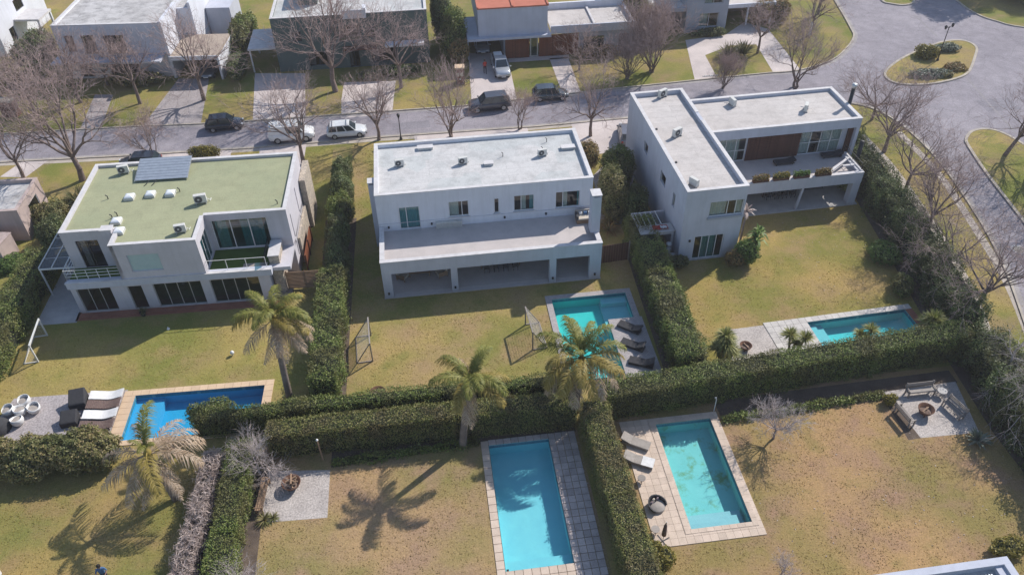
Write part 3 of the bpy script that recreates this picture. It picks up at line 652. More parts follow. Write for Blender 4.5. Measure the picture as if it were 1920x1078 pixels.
def shell(parent, u0, v0, u1, v1, z0, z1, th, mat, front=(), back=(), left=(), right=(), sides='fblr'):
    """four walls; openings of each wall measured along it (front/back from its left end seen from outside)"""
    if 'f' in sides: wall(parent, 'wall', (u0, v0), (u1, v0), z0, z1, th, mat, front)
    if 'b' in sides: wall(parent, 'wall', (u1, v1), (u0, v1), z0, z1, th, mat, back)
    if 'l' in sides: wall(parent, 'wall', (u0, v1-th), (u0, v0+th), z0, z1-0.002, th, mat, left)
    if 'r' in sides: wall(parent, 'wall', (u1, v0+th), (u1, v1-th), z0, z1-0.002, th, mat, right)

def coping_ring(parent, pts, z, w, mat, h=0.05, closed=True):
    """thin capping along a roof outline (counter-clockwise), one stone run per side"""
    n = len(pts); a = sum(pts[i][0]*pts[(i+1) % n][1]-pts[(i+1) % n][0]*pts[i][1] for i in range(n))
    for i in range(n if closed else n-1):
        p = Vector(pts[i]); q = Vector(pts[(i+1) % n]); d = (q-p).normalized(); nn = Vector((-d.y, d.x))
        e = w if i % 2 == 0 else 0.0
        A = p-nn*0.03 - d*(0.03 if i % 2 == 0 else -w-0.001); B = q-nn*0.03 + d*(0.03 if i % 2 == 0 else -w-0.001)
        Cc = B+nn*(w+0.03); D = A+nn*(w+0.03)
        MB().prism([tuple(A), tuple(B), tuple(Cc), tuple(D)], z, z+h).build('coping', mat, parent)

def roof_slab(parent, pts, z, mat, th=0.2, name='roof'):
    return MB().prism(pts, z-th, z).build(name, mat, parent)

AC = {}
def make_ac():
    t = thing('air_conditioner', '', 'air conditioner', group='air conditioning units on the roofs')
    MB().box(-0.45, -0.17, 0.12, 0.45, 0.17, 0.78).build('casing', M['ac_white'], t, bevel=0.02)
    f_ = MB(); f_.lathe([(0.001, 0), (0.26, 0), (0.28, 0.02)], 16)
    f_.v = [(x-0.12, -0.176-z, 0.45+y) for x, y, z in f_.v]; g_ = f_.build('fan_grille', M['ac_grille'], t)
    h_ = MB(); h_.lathe([(0.001, 0.03), (0.07, 0.03), (0.08, 0.02)], 10); h_.v = [(x-0.12, -0.176-z, 0.45+y) for x, y, z in h_.v]; h_.build('hub', M['ac_white'], g_)
    for x in (-0.35, 0.35): MB().box(x-0.03, -0.25, 0, x+0.03, 0.25, 0.115).build('foot', M['metal'], t)
    MB().tube([(0.44, 0.05, 0.3), (0.6, 0.05, 0.25), (0.62, 0.15, 0.02), (0.7, 0.5, 0.02)], 0.025, 6).build('pipe', M['metal_white'], t, smooth=True)
    return t
def ac(house_xf, u, v, z, rot, label, s=1.0):
    p = house_xf @ Vector((u, v, z)); return place(AC, make_ac, tuple(p), rot, label, s*0.85)

def vent(parent, u, v, z, h=0.45, r_=0.06, name='vent_pipe'):
    return MB().tube([(u, v, z-0.02), (u, v, z+h), (u-0.12, v-0.02, z+h+0.1)], [r_, r_, r_*1.1], 8).build(name, M['metal_dark'], parent)

def skylight(parent, u, v, z, w=0.75, d=0.75):
    s_ = MB().box(u-w/2, v-d/2, z-0.02, u+w/2, v+d/2, z+0.22).build('skylight', M['ac_white'], parent)
    mb = MB(); n = 6; rings = []
    for k in range(5):
        t = k/4*math.pi/2; a = math.cos(t)*0.47+0.0; rings.append([(u+(x)*w*a, v+y*d*a, z+0.22+0.16*math.sin(t)) for x, y in ((-1, -1), (1, -1), (1, 1), (-1, 1))])
    mb.loft(rings, cap=False); mb.poly(rings[-1]); mb.build('dome', M['dome'], s_, smooth=False)

def chimney_box(parent, u0, v0, u1, v1, z0, z1, mat, cap=True, name='chimney'):
    c = MB().box(u0, v0, z0, u1, v1, z1-0.22).build(name, mat, parent)
    if cap:
        for (a, b) in ((u0+0.06, v0+0.06), (u1-0.06, v0+0.06), (u0+0.06, v1-0.06), (u1-0.06, v1-0.06)):
            MB().box(a-0.05, b-0.05, z1-0.222, a+0.05, b+0.05, z1-0.06).build('cap_post', mat, c)
        MB().box(u0-0.04, v0-0.04, z1-0.06, u1+0.04, v1+0.04, z1+0.02).build('cap', M['coping'], c)
    return c
def spot(parent, u, v, z, side=-1):
    return MB().box(u-0.07, v-0.12, z-0.09, u+0.07, v-0.002, z+0.09).build('wall_light', M['metal_dark'], parent)

# ------------------------------------------------------------------ middle house (white, pale roof)
H = thing('white_house', 'two-storey white house with pale flat roof and long front terrace, between two hedged lawns', 'house', (-4.5, 49.4, 0))
HM = H.location.copy(); MX = Matrix.Translation(HM)
W, G_ = M['wall_white'], M['wall_grey']
D, DU = 12.9, 4.8                                          # depth of the whole house, setback of the upper storey
# ground floor: enclosed rear part, open gallery in front
go = [(1.2, 4.6, 0.12, 2.35), (6.6, 12.0, 0.12, 2.35), (13.2, 16.5, 0.12, 2.35)]
wall(H, 'wall', (0.02, DU), (17.68, DU), 0, 3.0, 0.25, W, go)
for (a, b, c, e) in go: window(H, (0.02, DU), (17.68, DU), a, b, c, e, max(3, int((b-a)/1.2)), 0.1, 'frame_dark', 'glass_dark')
wall(H, 'wall', (17.68, D), (0.02, D), 0, 3.0, 0.25, W)
wall(H, 'wall', (0.02, D-0.25), (0.02, DU+0.25), 0, 3.0, 0.25, W); wall(H, 'wall', (17.68, DU+0.25), (17.68, D-0.25), 0, 3.0, 0.25, W)
MB().box(0.3, 0.4, -0.02, 17.4, D-0.3, 0.1).build('floor', M['terrace'], H)
MB().box(-0.05, -0.05, -0.03, 17.75, 0.41, 0.06).build('gallery_step', M['terrace'], H)
# gallery piers, beam
for (a, b) in ((0.0, 0.72), (5.45, 5.98), (13.45, 14.0), (16.75, 17.7)):
    c = MB().box(a, 0.0, 0.05, b, 0.45, 2.5).build('column', G_, H); spot(c, (a+b)/2, 0.0, 0.55)
MB().box(0.0, 0.0, 2.5, 17.7, 0.35, 3.68).build('beam', G_, H)
wall(H, 'gallery_side_wall', (0.0, DU-0.01), (0.0, 0.455), 0.0, 3.66, 0.3, G_, [(0.9, 3.6, 0.05, 2.4)])
wall(H, 'gallery_side_wall', (17.7, 0.455), (17.7, DU-0.01), 0.0, 3.66, 0.3, G_)
MB().box(0.31, 0.36, 2.75, 17.39, DU, 3.0).build('gallery_ceiling', W, H)
MB().box(0.31, 0.36, 3.002, 17.39, DU-0.002, 3.2).build('terrace_floor', M['terrace'], H)
coping_ring(H, [(0, 0), (17.7, 0), (17.7, DU-0.35), (0, DU-0.35)][:2], 3.68, 0.35, M['coping'], closed=False)
for u in (0.0, 17.35): MB().box(u-0.02, 0.39, 3.66, u+0.37, DU-0.03, 3.72).build('coping', M['coping'], H)
# upper storey
uo = [(1.7, 3.4, 3.22, 5.4), (5.8, 7.45, 4.05, 5.55), (9.55, 9.97, 4.05, 5.5), (11.2, 12.9, 4.05, 5.6), (14.7, 16.75, 4.0, 5.6)]
shell(H, -0.05, DU, 17.8, D, 3.0, 6.75, 0.3, W, front=[(a+0.05, b+0.05, c, e) for a, b, c, e in uo], left=[(3.0, 3.9, 4.2, 5.4)])
for i, (a, b, c, e) in enumerate(uo):
    cur = {0: [(0.02, 0.98, 'curtain_teal')], 1: [(0.0, 0.5, 'curtain_white')], 3: [(0.35, 0.6, 'curtain_white'), (0.78, 1.0, 'curtain_teal')], 4: [(0.9, 1.0, 'curtain_teal'), (0.33, 0.5, 'curtain_white')]}.get(i, ())
    spl = {0: [0, 0.36, 1], 1: [0, 0.66, 1], 2: [0, 1], 3: [0, 0.36, 1], 4: [0, 0.3, 1]}[i]
    w_ = window(H, (-0.05, DU), (17.8, DU), a+0.05, b+0.05, c, e, depth=0.1, curtains=cur, splits=spl, frame='frame_white')
    if i: MB().box(a-0.08, DU-0.09, c-0.06, b+0.08, DU+0.09, c-0.001).build('sill', M['coping'], H)
MB().box(0.26, DU+0.31, 3.001, 17.49, D-0.31, 3.18).build('upper_floor', M['inside'], H)
roof_slab(H, [(0.24, DU+0.29), (17.51, DU+0.29), (17.51, D-0.29), (0.24, D-0.29)], 6.48, M['roof_white'])
coping_ring(H, [(-0.05, DU), (17.8, DU), (17.8, D), (-0.05, D)], 6.75, 0.3, M['coping'], 0.05)
MB().box(-0.06, DU-0.035, 3.92, 17.81, DU-0.001, 3.96).build('wall_band', M['wall_grey'], H)
gr = MB().box(4.65, DU-0.34, 3.21, 6.8, DU-0.02, 3.78).build('louvre_box', M['ac_white'], H)
for k in range(5): MB().box(4.7, DU-0.355, 3.27+0.1*k, 6.75, DU-0.342, 3.32+0.1*k).build('louvre', M['metal'], gr)
for u in (0.75, 4.3, 10.4, 13.9, 17.1): spot(H, u, DU, 3.6)
chimney_box(H, 17.02, 1.45, 17.76, 2.35, 3.7, 7.3, G_)
chimney_box(H, -0.62, DU+2.2, -0.06, DU+2.9, 0.0, 6.6, G_)
for (u, v, w, d) in ((4.35, 12.0-0.1, 1.3, 0.5), (9.55, 8.5, 0.75, 0.45), (17.0-0.35, 10.05, 1.15, 0.5)):
    s_ = MB().box(u-w/2, v-d/2, 6.46, u+w/2, v+d/2, 6.68).build('roof_hatch', M['roof_white'], H)
    MB().box(u-w/2-0.04, v-d/2-0.04, 6.68, u+w/2+0.04, v+d/2+0.04, 6.73).build('lid', M['coping'], s_)
for (u, v) in ((10.9, 9.6), (15.0, 11.4), (14.4, 10.0)): vent(H, u, v, 6.48, 0.35, 0.03)
ac(MX, 2.05, 9.4, 6.48, R(8), 'leftmost of three air conditioners on the white house roof')
ac(MX, 7.4, 8.95, 6.48, R(8), 'middle one of three air conditioners on the white house roof')
ac(MX, 14.25, 9.2, 6.48, R(8), 'rightmost of three air conditioners on the white house roof')

# ------------------------------------------------------------------ left house (green roof)
YL = R(-1.8)
H = thing('green_roof_house', 'two-storey house with flat green roof, roof skylights and two turfed balconies at left', 'house', (-28.6, 51.1, 0), YL)
LX = Matrix.Translation(H.location) @ Matrix.Rotation(YL, 4, 'Z'); W = M['wall_beige']
gf = [(0.4, 3.0, 0.12, 2.5), (4.25, 5.35, 0.05, 2.45), (6.2, 9.9, 0.12, 2.5), (10.6, 14.4, 0.12, 2.5)]
shell(H, 0, 0.0, 15.3, 11.7, 0, 2.75, 0.28, W, front=gf, sides='fbl')
for i, (a, b, c, e) in enumerate(gf):
    window(H, (0, 0), (15.3, 0), a, b, c, e, (3, 1, 4, 4)[i], 0.1, 'frame_grey', 'glass_dark' if i < 2 else 'glass_teal', 0.05)
MB().box(0.29, 0.29, -0.02, 16.6, 11.4, 0.08).build('floor', M['inside'], H)
MB().box(-0.02, -0.62, -0.02, 15.2, -0.005, 0.07).build('front_step', M['terracotta'], H)
# balcony slab and fascia
MB().box(-0.03, -0.25, 2.75, 15.6, 0.28, 3.32).build('fascia', M['wall_grey'], H)
MB().box(-0.03, 0.282, 2.75, 17.0, 11.7, 3.08).build('floor_slab', W, H)
MB().box(-0.06, -0.30, 3.322, 15.63, -0.02, 3.37).build('coping', M['coping'], H)
MB().box(0.0, 0.33, 3.082, 4.18, 1.9, 3.13).build('balcony_turf', M['turf'], H)
MB().box(10.72, 0.33, 3.082, 15.3, 3.0, 3.13).build('balcony_turf', M['turf'], H)
MB().box(13.3, -0.01, 3.131, 15.2, 0.9, 3.18).build('balcony_deck', M['wood_grey'], H)
# upper storey: three blocks
fo = [(0.9, 2.6, 3.1, 5.75)]
wall(H, 'wall', (0, 1.9), (4.3, 1.9), 3.08, 6.6, 0.28, W, fo); window(H, (0, 1.9), (4.3, 1.9), 0.9, 2.6, 3.1, 5.75, 2, 0.1, 'frame_dark', 'glass_dark', splits=[0, 0.5, 1], curtains=[(0.1, 0.35, 'curtain_white')])
wall(H, 'wall', (4.25, 1.9), (4.25, -0.17), 3.08, 6.6, 0.28, W)
wall(H, 'wall', (4.25, -0.17), (10.65, -0.17), 3.08, 6.6, 0.28, W, [(1.0, 3.35, 4.0, 5.6)])
w_ = window(H, (4.25, -0.17), (10.65, -0.17), 1.0, 3.35, 4.0, 5.6, 1, 0.06, 'wall_beige', 'glass_frost', 0.03)
wall(H, 'wall', (10.65, 0.115), (10.65, 3.0), 3.08, 6.6, 0.28, W, [(0.5, 2.6, 3.15, 5.8)])
window(H, (10.65, 0.115), (10.65, 3.0), 0.5, 2.6, 3.15, 5.8, 3, 0.06, 'frame_white', 'glass_teal', 0.05, curtains=[(0, 1, 'curtain_teal')])
wall(H, 'wall', (10.65, 3.0), (17.0, 3.0), 3.08, 6.6, 0.28, W, [(0.35, 4.7, 3.15, 6.0)])
window(H, (10.65, 3.0), (17.0, 3.0), 0.35, 4.7, 3.15, 6.0, 3, 0.12, 'frame_white', 'glass_teal', 0.07, curtains=[(0.05, 0.25, 'curtain_white'), (0.5, 0.9, 'curtain_teal')])
wall(H, 'wall', (0, 11.42), (0, 2.18), 3.08, 6.6, 0.28, W, [(3.0, 4.4, 4.2, 5.6)])
wall(H, 'wall', (17.0, 3.28), (17.0, 11.42), 0.0, 6.6, 0.28, W, [(0.7, 0.95, 1.2, 5.4), (4.2, 4.45, 1.2, 5.6)])
wall(H, 'wall', (17.0, 11.7), (0, 11.7), 3.08, 6.6, 0.28, W)
wall(H, 'wall', (15.25, 0.29), (15.25, 1.0), 0.0, 2.75, 0.28, W); wall(H, 'wall', (15.3, 3.0), (17.0, 3.0), 0.0, 2.75, 0.28, W)
rp = [(0.26, 2.16), (4.51, 2.16), (4.51, 0.09), (10.39, 0.09), (10.39, 3.26), (16.74, 3.26), (16.74, 11.44), (0.26, 11.44)]
roof_slab(H, rp, 6.42, M['roof_green'])
for (a, b) in (((0, 1.9), (4.3, 1.9)), ((4.25, -0.17), (10.65, -0.17)), ((10.65, 3.0), (17.0, 3.0)), ((17.0, 11.7), (0, 11.7))):
    x0, x1 = sorted((a[0], b[0])); y = a[1]; y0, y1 = (y-0.03, y+0.28) if y < 10 else (y-0.28, y+0.03)
    MB().box(x0-0.03, y0, 6.6, x1+0.03, y1, 6.65).build('coping', M['coping'], H)
for (x0, y0, x1, y1) in ((-0.03, 2.185, 0.28, 11.415), (10.37, 0.115, 10.68, 2.965), (4.22, 0.115, 4.53, 1.865), (16.72, 3.285, 17.03, 11.415)):
    MB().box(x0, y0, 6.6, x1, y1, 6.648).build('coping', M['coping'], H)
chimney_box(H, 3.35, 1.35, 4.12, 1.88, 5.2, 7.15, W, False)
MB().box(3.3, 1.3, 6.93, 4.2, 2.0, 7.0).build('chimney_cap', M['coping'], H)
for u, v in ((4.15, 6.4), (5.75, 6.6), (7.35, 6.55), (4.0, 3.1), (4.95-0.4, 1.75)): skylight(H, u, v, 6.42)
for u, v in ((2.4, 6.5), (3.8, 4.0), (3.5, 3.7), (8.0, 6.9), (16.2, 4.2)): vent(H, u, v, 6.42, 0.3, 0.04)
# stone chimney beside the right balcony, stone side wall
s_ = MB().prism([(15.35, 0.75), (16.15, 0.75), (16.15, 2.75), (15.35, 2.75)], 0.0, 3.85).build('stone_chimney', M['stone'], H)
MB().box(15.3, 0.7, 3.85, 16.2, 2.8, 3.92).build('cap', M['coping'], s_)
MB().prism([(17.05, 9.6), (17.55, 9.6), (17.55, 12.9), (17.05, 12.9)], 0, 5.0).build('stone_wall', M['stone'], H)
MB().prism([(17.03, 4.6), (17.22, 4.6), (17.22, 9.4), (17.03, 9.4)], 0, 2.6).build('stone_wall', M['stone'], H)
# railings
def railing(parent, pts, z, posts=0.9, rails=(0.35, 0.65, 0.95), mat='metal_white'):
    rl = MB()
    for a, b in zip(pts, pts[1:]):
        for h in rails: rl.bar((*a, z+h), (*b, z+h), 0.035)
    o = rl.build('railing', M[mat], parent)
    for a, b in zip(pts, pts[1:]):
        L = (Vector(b)-Vector(a)).length; k = max(1, round(L/posts))
        for i in range(k+1):
            p = Vector(a).lerp(Vector(b), i/k); MB().box(p.x-0.02, p.y-0.02, z, p.x+0.02, p.y+0.02, z+rails[-1]+0.02).build('post', M[mat], o)
railing(H, [(0.05, 1.85), (0.05, 0.1), (4.15, 0.1)], 3.37)
railing(H, [(10.75, 0.1), (15.25, 0.1)], 3.37, 1.5, (0.95,))
MB().box(15.05, 0.2, 3.6, 15.1, 3.0, 4.1).build('glass_screen', M['glass_teal'], H)
# solar collector on its rack
T = thing('solar_collector', 'grey striped solar water panel on a low rack on the green roof', 'solar panel', tuple(LX @ Vector((6.15, 9.95, 6.42))), YL)
for k in range(8):
    v0 = -1.25+k*0.32; z0 = 0.16+k*0.07
    mb = MB(); mb.prism([(-2.1, 0), (2.1, 0), (2.1, 0.29), (-2.1, 0.29)], 0, 0.05)
    mb.v = [(x, v0+y, z0+y*0.22+z) for x, y, z in mb.v]; mb.build('collector_strip', M['solar'], T)
for u in (-2.15, 2.12): MB().bar((u, -1.3, 0.14), (u, 1.32, 0.71), 0.06, 0.08).build('frame', M['metal'], T)
for u in (-1.9, 0, 1.9): MB().box(u-0.03, 1.2, 0, u+0.03, 1.26, 0.66).build('rack_leg', M['metal'], T)
for u in (-1.0, -0.4): MB().tube([(u, -1.25, 0.15), (u-0.1, -1.6, 0.1), (u-0.3, -1.9, 0.02)], 0.03, 6).build('hose', M['metal_dark'], T)
ac(LX, 2.7, 10.3, 6.42, YL+R(10), 'air conditioner beside the solar panel on the green roof', 1.15)
ac(LX, 10.1, 5.0, 6.42, YL+R(10), 'air conditioner on green roof behind the balcony recess, right of the skylights', 1.25)
ac(LX, 9.3, 1.2, 6.42, YL+R(10), 'air conditioner at the front edge of the green roof', 1.1)
# glazed pergola on the left side
T = thing('pergola', 'white-framed glass pergola roof against the left side of the green-roofed house', 'pergola', tuple(LX @ Vector((0, 0, 0))), YL)
pu0, pu1, pv0, pv1, pz = -3.1, -0.05, 2.5, 7.9, 2.75
for k in range(5): v = pv0+(pv1-pv0)*k/4; MB().box(pu0, v-0.04, pz, pu1, v+0.04, pz+0.12).build('rafter', M['metal_white'], T)
for k in range(4): u = pu0+(pu1-pu0)*k/3; MB().box(u-0.04, pv0+0.041, pz+0.122, u+0.04, pv1-0.041, pz+0.2).build('purlin', M['metal_white'], T)
for i in range(3):
    for j in range(4):
        a = pu0+(pu1-pu0)*i/3+0.05; b = pu0+(pu1-pu0)*(i+1)/3-0.05; c = pv0+(pv1-pv0)*j/4+0.05; d = pv0+(pv1-pv0)*(j+1)/4-0.05
        MB().box(a, c, pz+0.13, b, d, pz+0.145).build('pane', M['glass_dark'], T)
for v in (pv0+0.1, pv1-0.1): MB().box(pu0-0.03, v-0.05, 0, pu0+0.07, v+0.05, pz).build('post', M['metal_white'], T)

# ------------------------------------------------------------------ right house (L-shaped)
YR = R(1.7)
H = thing('angled_house', 'L-shaped pale grey two-storey house with planted upper terrace at right', 'house', (20.1, 50.5, 0), YR)
RX = Matrix.Translation(H.location) @ Matrix.Rotation(YR, 4, 'Z'); W = M['wall_grey']
B1 = (5.1, 16.9)
fo = [(2.1, 4.95, 4.4, 5.85), (1.25, 3.8, 0.12, 2.5)]
lf = [(16.6-6.4, 16.6-5.0, 4.2, 5.2), (16.6-2.95, 16.6-2.4, 3.9, 5.2), (16.6-11.4, 16.6-10.3, 4.2, 5.2)]
shell(H, 0, 0, B1[0], B1[1], 0, 7.1, 0.3, W, front=fo, left=lf, right=[(3.9, 5.2, 0.1, 2.3)])
window(H, (0, 0), (B1[0], 0), *fo[0], depth=0.1, frame='frame_white', curtains=[(0, 0.52, 'curtain_white'), (0.8, 1, 'curtain_white')], splits=[0, 0.54, 0.78, 1])
window(H, (0, 0), (B1[0], 0), *fo[1], depth=0.1, frame='frame_white', pane='glass_teal', n=4, curtains=[(0.25, 0.75, 'curtain_white')])
for a, b, c, e in lf: window(H, (0, 16.6), (0, 0.3), a, b, c, e, 1, 0.12, 'frame_grey', 'glass_dark')
MB().box(2.0, -0.1, 4.18, 5.0, -0.002, 4.39).build('sill', M['wall_blue'], H)
MB().box(0.31, 0.31, 3.0, B1[0]-0.31, B1[1]-0.31, 3.2).build('upper_floor', M['inside'], H); MB().box(0.31, 0.31, -0.02, B1[0]-0.31, B1[1]-0.31, 0.08).build('floor', M['inside'], H)
roof_slab(H, [(0.29, 0.29), (B1[0]-0.29, 0.29), (B1[0]-0.29, B1[1]-0.29), (0.29, B1[1]-0.29)], 6.75, M['roof_cream'])
for (x0, y0, x1, y1) in ((-0.03, -0.03, B1[0]+0.03, 0.3), (-0.03, B1[1]-0.3, B1[0]+0.03, B1[1]+0.03), (-0.03, 0.302, 0.3, B1[1]-0.302), (B1[0]-0.3, 0.302, B1[0]+0.03, 10.7), (B1[0]-0.3, 12.2, B1[0]+0.03, B1[1]-0.302)):
    MB().box(x0, y0, 7.102, x1, y1, 7.15).build('coping', M['coping'], H)
spot(H, 0.8, 0.0, 2.2)
# upper rear block with recessed front
u0, u1, v0, v1 = B1[0]+0.002, 19.5, 9.0, 15.2
wall(H, 'wall', (u1, v1), (u0, v1), 0, 6.75, 0.3, W); wall(H, 'wall', (u1, v0), (u1, v1-0.3), 0, 6.75, 0.3, W)
MB().box(u0, v0, 5.85, u1-0.302, v0+0.3, 6.75).build('beam', W, H)
gv = v0+0.65
wall(H, 'wall', (u0, gv), (u1-0.302, gv), 3.08, 5.85, 0.2, W, [(1.1, 4.0, 3.1, 5.8), (9.2, 13.2, 3.1, 5.8)])
window(H, (u0, gv), (u1, gv), 1.1, 4.0, 3.1, 5.8, 3, 0.05, 'frame_white', 'glass', 0.06, curtains=[(0.0, 0.8, 'curtain_white')], rail=4.2)
window(H, (u0, gv), (u1, gv), 9.2, 13.2, 3.1, 5.8, 4, 0.05, 'frame_white', 'glass', 0.06, curtains=[(0.05, 0.3, 'curtain_white'), (0.55, 1, 'curtain_white')], rail=4.3)
sc = MB().box(u0+4.05, gv-0.10, 3.1, u0+9.15, gv-0.06, 5.8).build('timber_screen', M['wood_dark'], H)
for k in range(34): x = u0+4.07+k*0.15; MB().box(x, gv-0.14, 3.12, x+0.11, gv-0.101, 5.79).build('slat', M['wood_dark'], sc)
MB().box(u1-0.75, gv-0.3, 3.1, u1-0.32, gv-0.05, 5.84).build('timber_panel', M['wood_dark'], H)
roof_slab(H, [(u0, v0+0.29), (u1-0.29, v0+0.29), (u1-0.29, v1-0.29), (u0, v1-0.29)], 6.5, M['roof_cream'])
for (x0, y0, x1, y1) in ((u0, v0-0.03, u1+0.03, v0+0.3), (u0, v1-0.3, u1+0.03, v1+0.03), (u1-0.3, v0+0.302, u1+0.03, v1-0.302)):
    MB().box(x0, y0, 6.752, x1, y1, 6.80).build('coping', M['coping'], H)
# terrace over the open gallery
tv = 5.2
MB().box(u0, tv+0.3, 2.65, 18.5, gv+0.2, 2.9).build('gallery_ceiling', M['wall_white'], H); MB().box(u0, tv+0.3, 2.902, 18.5, gv-0.001, 3.08).build('terrace_floor', M['terrace'], H)
MB().box(u0, tv, 2.45, 18.6, tv+0.298, 3.5).build('beam', W, H); MB().box(u0, tv-0.03, 3.502, 18.63, tv+0.33, 3.55).build('coping', M['coping'], H)
MB().box(18.28, tv+0.31, 2.45, 18.6, v0, 3.3).build('side_beam', W, H)
MB().box(u0, tv, -0.02, 18.9, gv+3, 0.09).build('gallery_floor', M['concrete'], H)
MB().bar((12.95, tv+0.2, 0.05), (13.2, tv+0.2, 2.5), 0.18).build('column', W, H)
MB().box(17.9, tv+0.05, 0.05, 18.6, tv+0.75, 2.45).build('column', W, H)
wall(H, 'wall', (u0, gv+2.6), (u1-0.3, gv+2.6), 0, 2.65, 0.2, W, [(1.5, 6.0, 0.1, 2.4), (7.5, 12.5, 0.1, 2.4)])
for a, b in ((1.5, 6.0), (7.5, 12.5)): window(H, (u0, gv+2.6), (u1, gv+2.6), a, b, 0.1, 2.4, 4, 0.05, 'frame_dark', 'glass_dark')
for k in range(4):
    ub = 8.2+k*1.9+(0.15 if k == 3 else 0)
    p_ = MB().box(ub, tv+0.02, 3.552, ub+1.45, tv+0.36, 3.80).build('planter_box', M['wood_dark'], H)
# bare timber pergola frame at the terrace end
for a, b in (((15.4, tv+0.4, 3.6), (18.3, tv+2.4, 3.62)), ((18.45, tv+0.2, 3.55), (18.45, tv+3.4, 3.57)), ((17.2, tv+1.3, 3.55), (18.4, tv+1.3, 3.55))): MB().bar(a, b, 0.22, 0.12).build('timber_beam', M['coping'], H)
railing(H, [(18.5, tv+0.4), (18.5, v0-0.1)], 3.3, 1.5, (0.45, 0.9), 'metal_dark')
sp = MB().tube([(19.75, 12.0, 0), (19.75, 12.0, 8.4)], 0.17, 12).build('stove_pipe', M['metal_dark'], H, smooth=True)
MB().tube([(19.75, 12.0, 8.25), (19.75, 12.0, 8.62)], 0.23, 12).build('cowl', M['metal'], sp, smooth=True)
MB().tube([(19.9, 8.6, 0), (19.9, 8.6, 4.6)], 0.2, 12).build('stove_pipe', M['metal_dark'], H, smooth=True)
for v in (10.4, 4.8): MB().box(0.6, v, 6.73, 0.75, v+0.2, 6.83).build('roof_drain', M['metal_dark'], H)
ac(RX, 2.95, 16.2, 6.75, YR+R(28), 'air conditioner against the rear parapet of the L-shaped house', 1.2)
ac(RX, 2.05, 9.0, 6.75, YR+R(28), 'air conditioner in the middle of the long L-shaped house roof', 1.2)
ac(RX, 0.95, 1.3, 6.75, YR+R(120), 'air conditioner at the front corner of the L-shaped house roof', 1.1)
ac(RX, 9.05, 13.9, 6.5, YR+R(100), 'left of two air conditioners on the rear wing of the L-shaped house', 1.1)
ac(RX, 15.3, 11.7, 6.5, YR+R(60), 'right of two air conditioners on the rear wing, nearest the black stove pipe', 1.1)
T = thing('garden_shed', 'low flat-roofed lean-to with clothes on top beside the L-shaped house', 'shed', tuple(RX @ Vector((0, 0, 0))), YR)
shell(T, -3.0, 1.3, -0.1, 4.4, 0, 2.35, 0.15, M['wall_beige'], front=[(1.6, 2.7, 0.05, 2.1)], sides='flb')
MB().box(-3.05, 1.2, 2.352, -0.08, 2.35, 2.45).build('roof', M['concrete'], T)
for k in range(5): MB().box(-2.75+k*0.45, 2.352, 2.36, -2.68+k*0.45, 4.3, 2.44).build('rafter', M['metal_white'], T)
T = thing('cloth_pile', 'red and white cloths lying on the lean-to roof beside the L-shaped house', 'cloth', tuple(RX @ Vector((-1.1, 1.75, 2.45))), YR)
for nm, cx, cy, w, d, mt in (('red_cloth', -0.1, 0.05, 1.3, 0.6, 'red_cloth'), ('white_cloth', 0.15, -0.05, 0.55, 0.35, 'cloth_white')):
    mb = MB(); n = 7
    for i in range(n):
        for j in range(n):
            q = [(cx+(a/n-0.5)*w, cy+(b/n-0.5)*d+0.05*math.sin(a*1.7), (0.03 if nm == 'red_cloth' else 0.12)+0.08*abs(math.sin(a*1.9+b*1.3))) for a, b in ((i, j), (i+1, j), (i+1, j+1), (i, j+1))]; mb.quad(*q)
    mb.build(nm, M[mt], T, smooth=True)

# ------------------------------------------------------------------ pinkish house at the left edge
H = thing('pink_house', 'single-storey pinkish plaster house at the left edge of the street row', 'house', (-49, 62.3, 0), R(-1.5))
shell(H, 0, 0, 13.2, 5.2, 0, 3.2, 0.28, M['wall_pink'], front=[(9, 11, 0.9, 2.3)], right=[(1.6, 3.6, 0.5, 2.4)])
window(H, (13.2, 0.28), (13.2, 4.92), 1.6, 3.6, 0.5, 2.4, 1, 0.04, 'frame_white', 'glass_teal')
window(H, (0, 0), (13.2, 0), 9, 11, 0.9, 2.3, 2, 0.1, 'frame_white', 'glass_dark')
roof_slab(H, [(0.27, 0.27), (12.93, 0.27), (12.93, 4.93), (0.27, 4.93)], 2.9, M['roof_dirty'])
coping_ring(H, [(0, 0), (13.2, 0), (13.2, 5.2), (0, 5.2)], 3.2, 0.28, M['wall_pink'], 0.05)
T = thing('garden_wall', 'pinkish flat-topped wall block in front of the single-storey pinkish house', 'wall', (-40.5, 58.9, 0), R(-1.5))
MB().prism([(0, 0), (3.7, -0.2), (4.1, 1.7), (0, 2.4)], 0, 1.9).build('wall_block', M['wall_pink'], T); MB().prism([(-0.04, -0.04), (3.75, -0.24), (4.15, 1.74), (-0.04, 2.44)], 1.902, 1.98).build('coping', M['wall_pink'], T)

# ------------------------------------------------------------------ houses across the street
def far_window(H, p0, p1, L, **k):
    for (a, b, c, e) in L: window(H, p0, p1, a, b, c, e, **k)
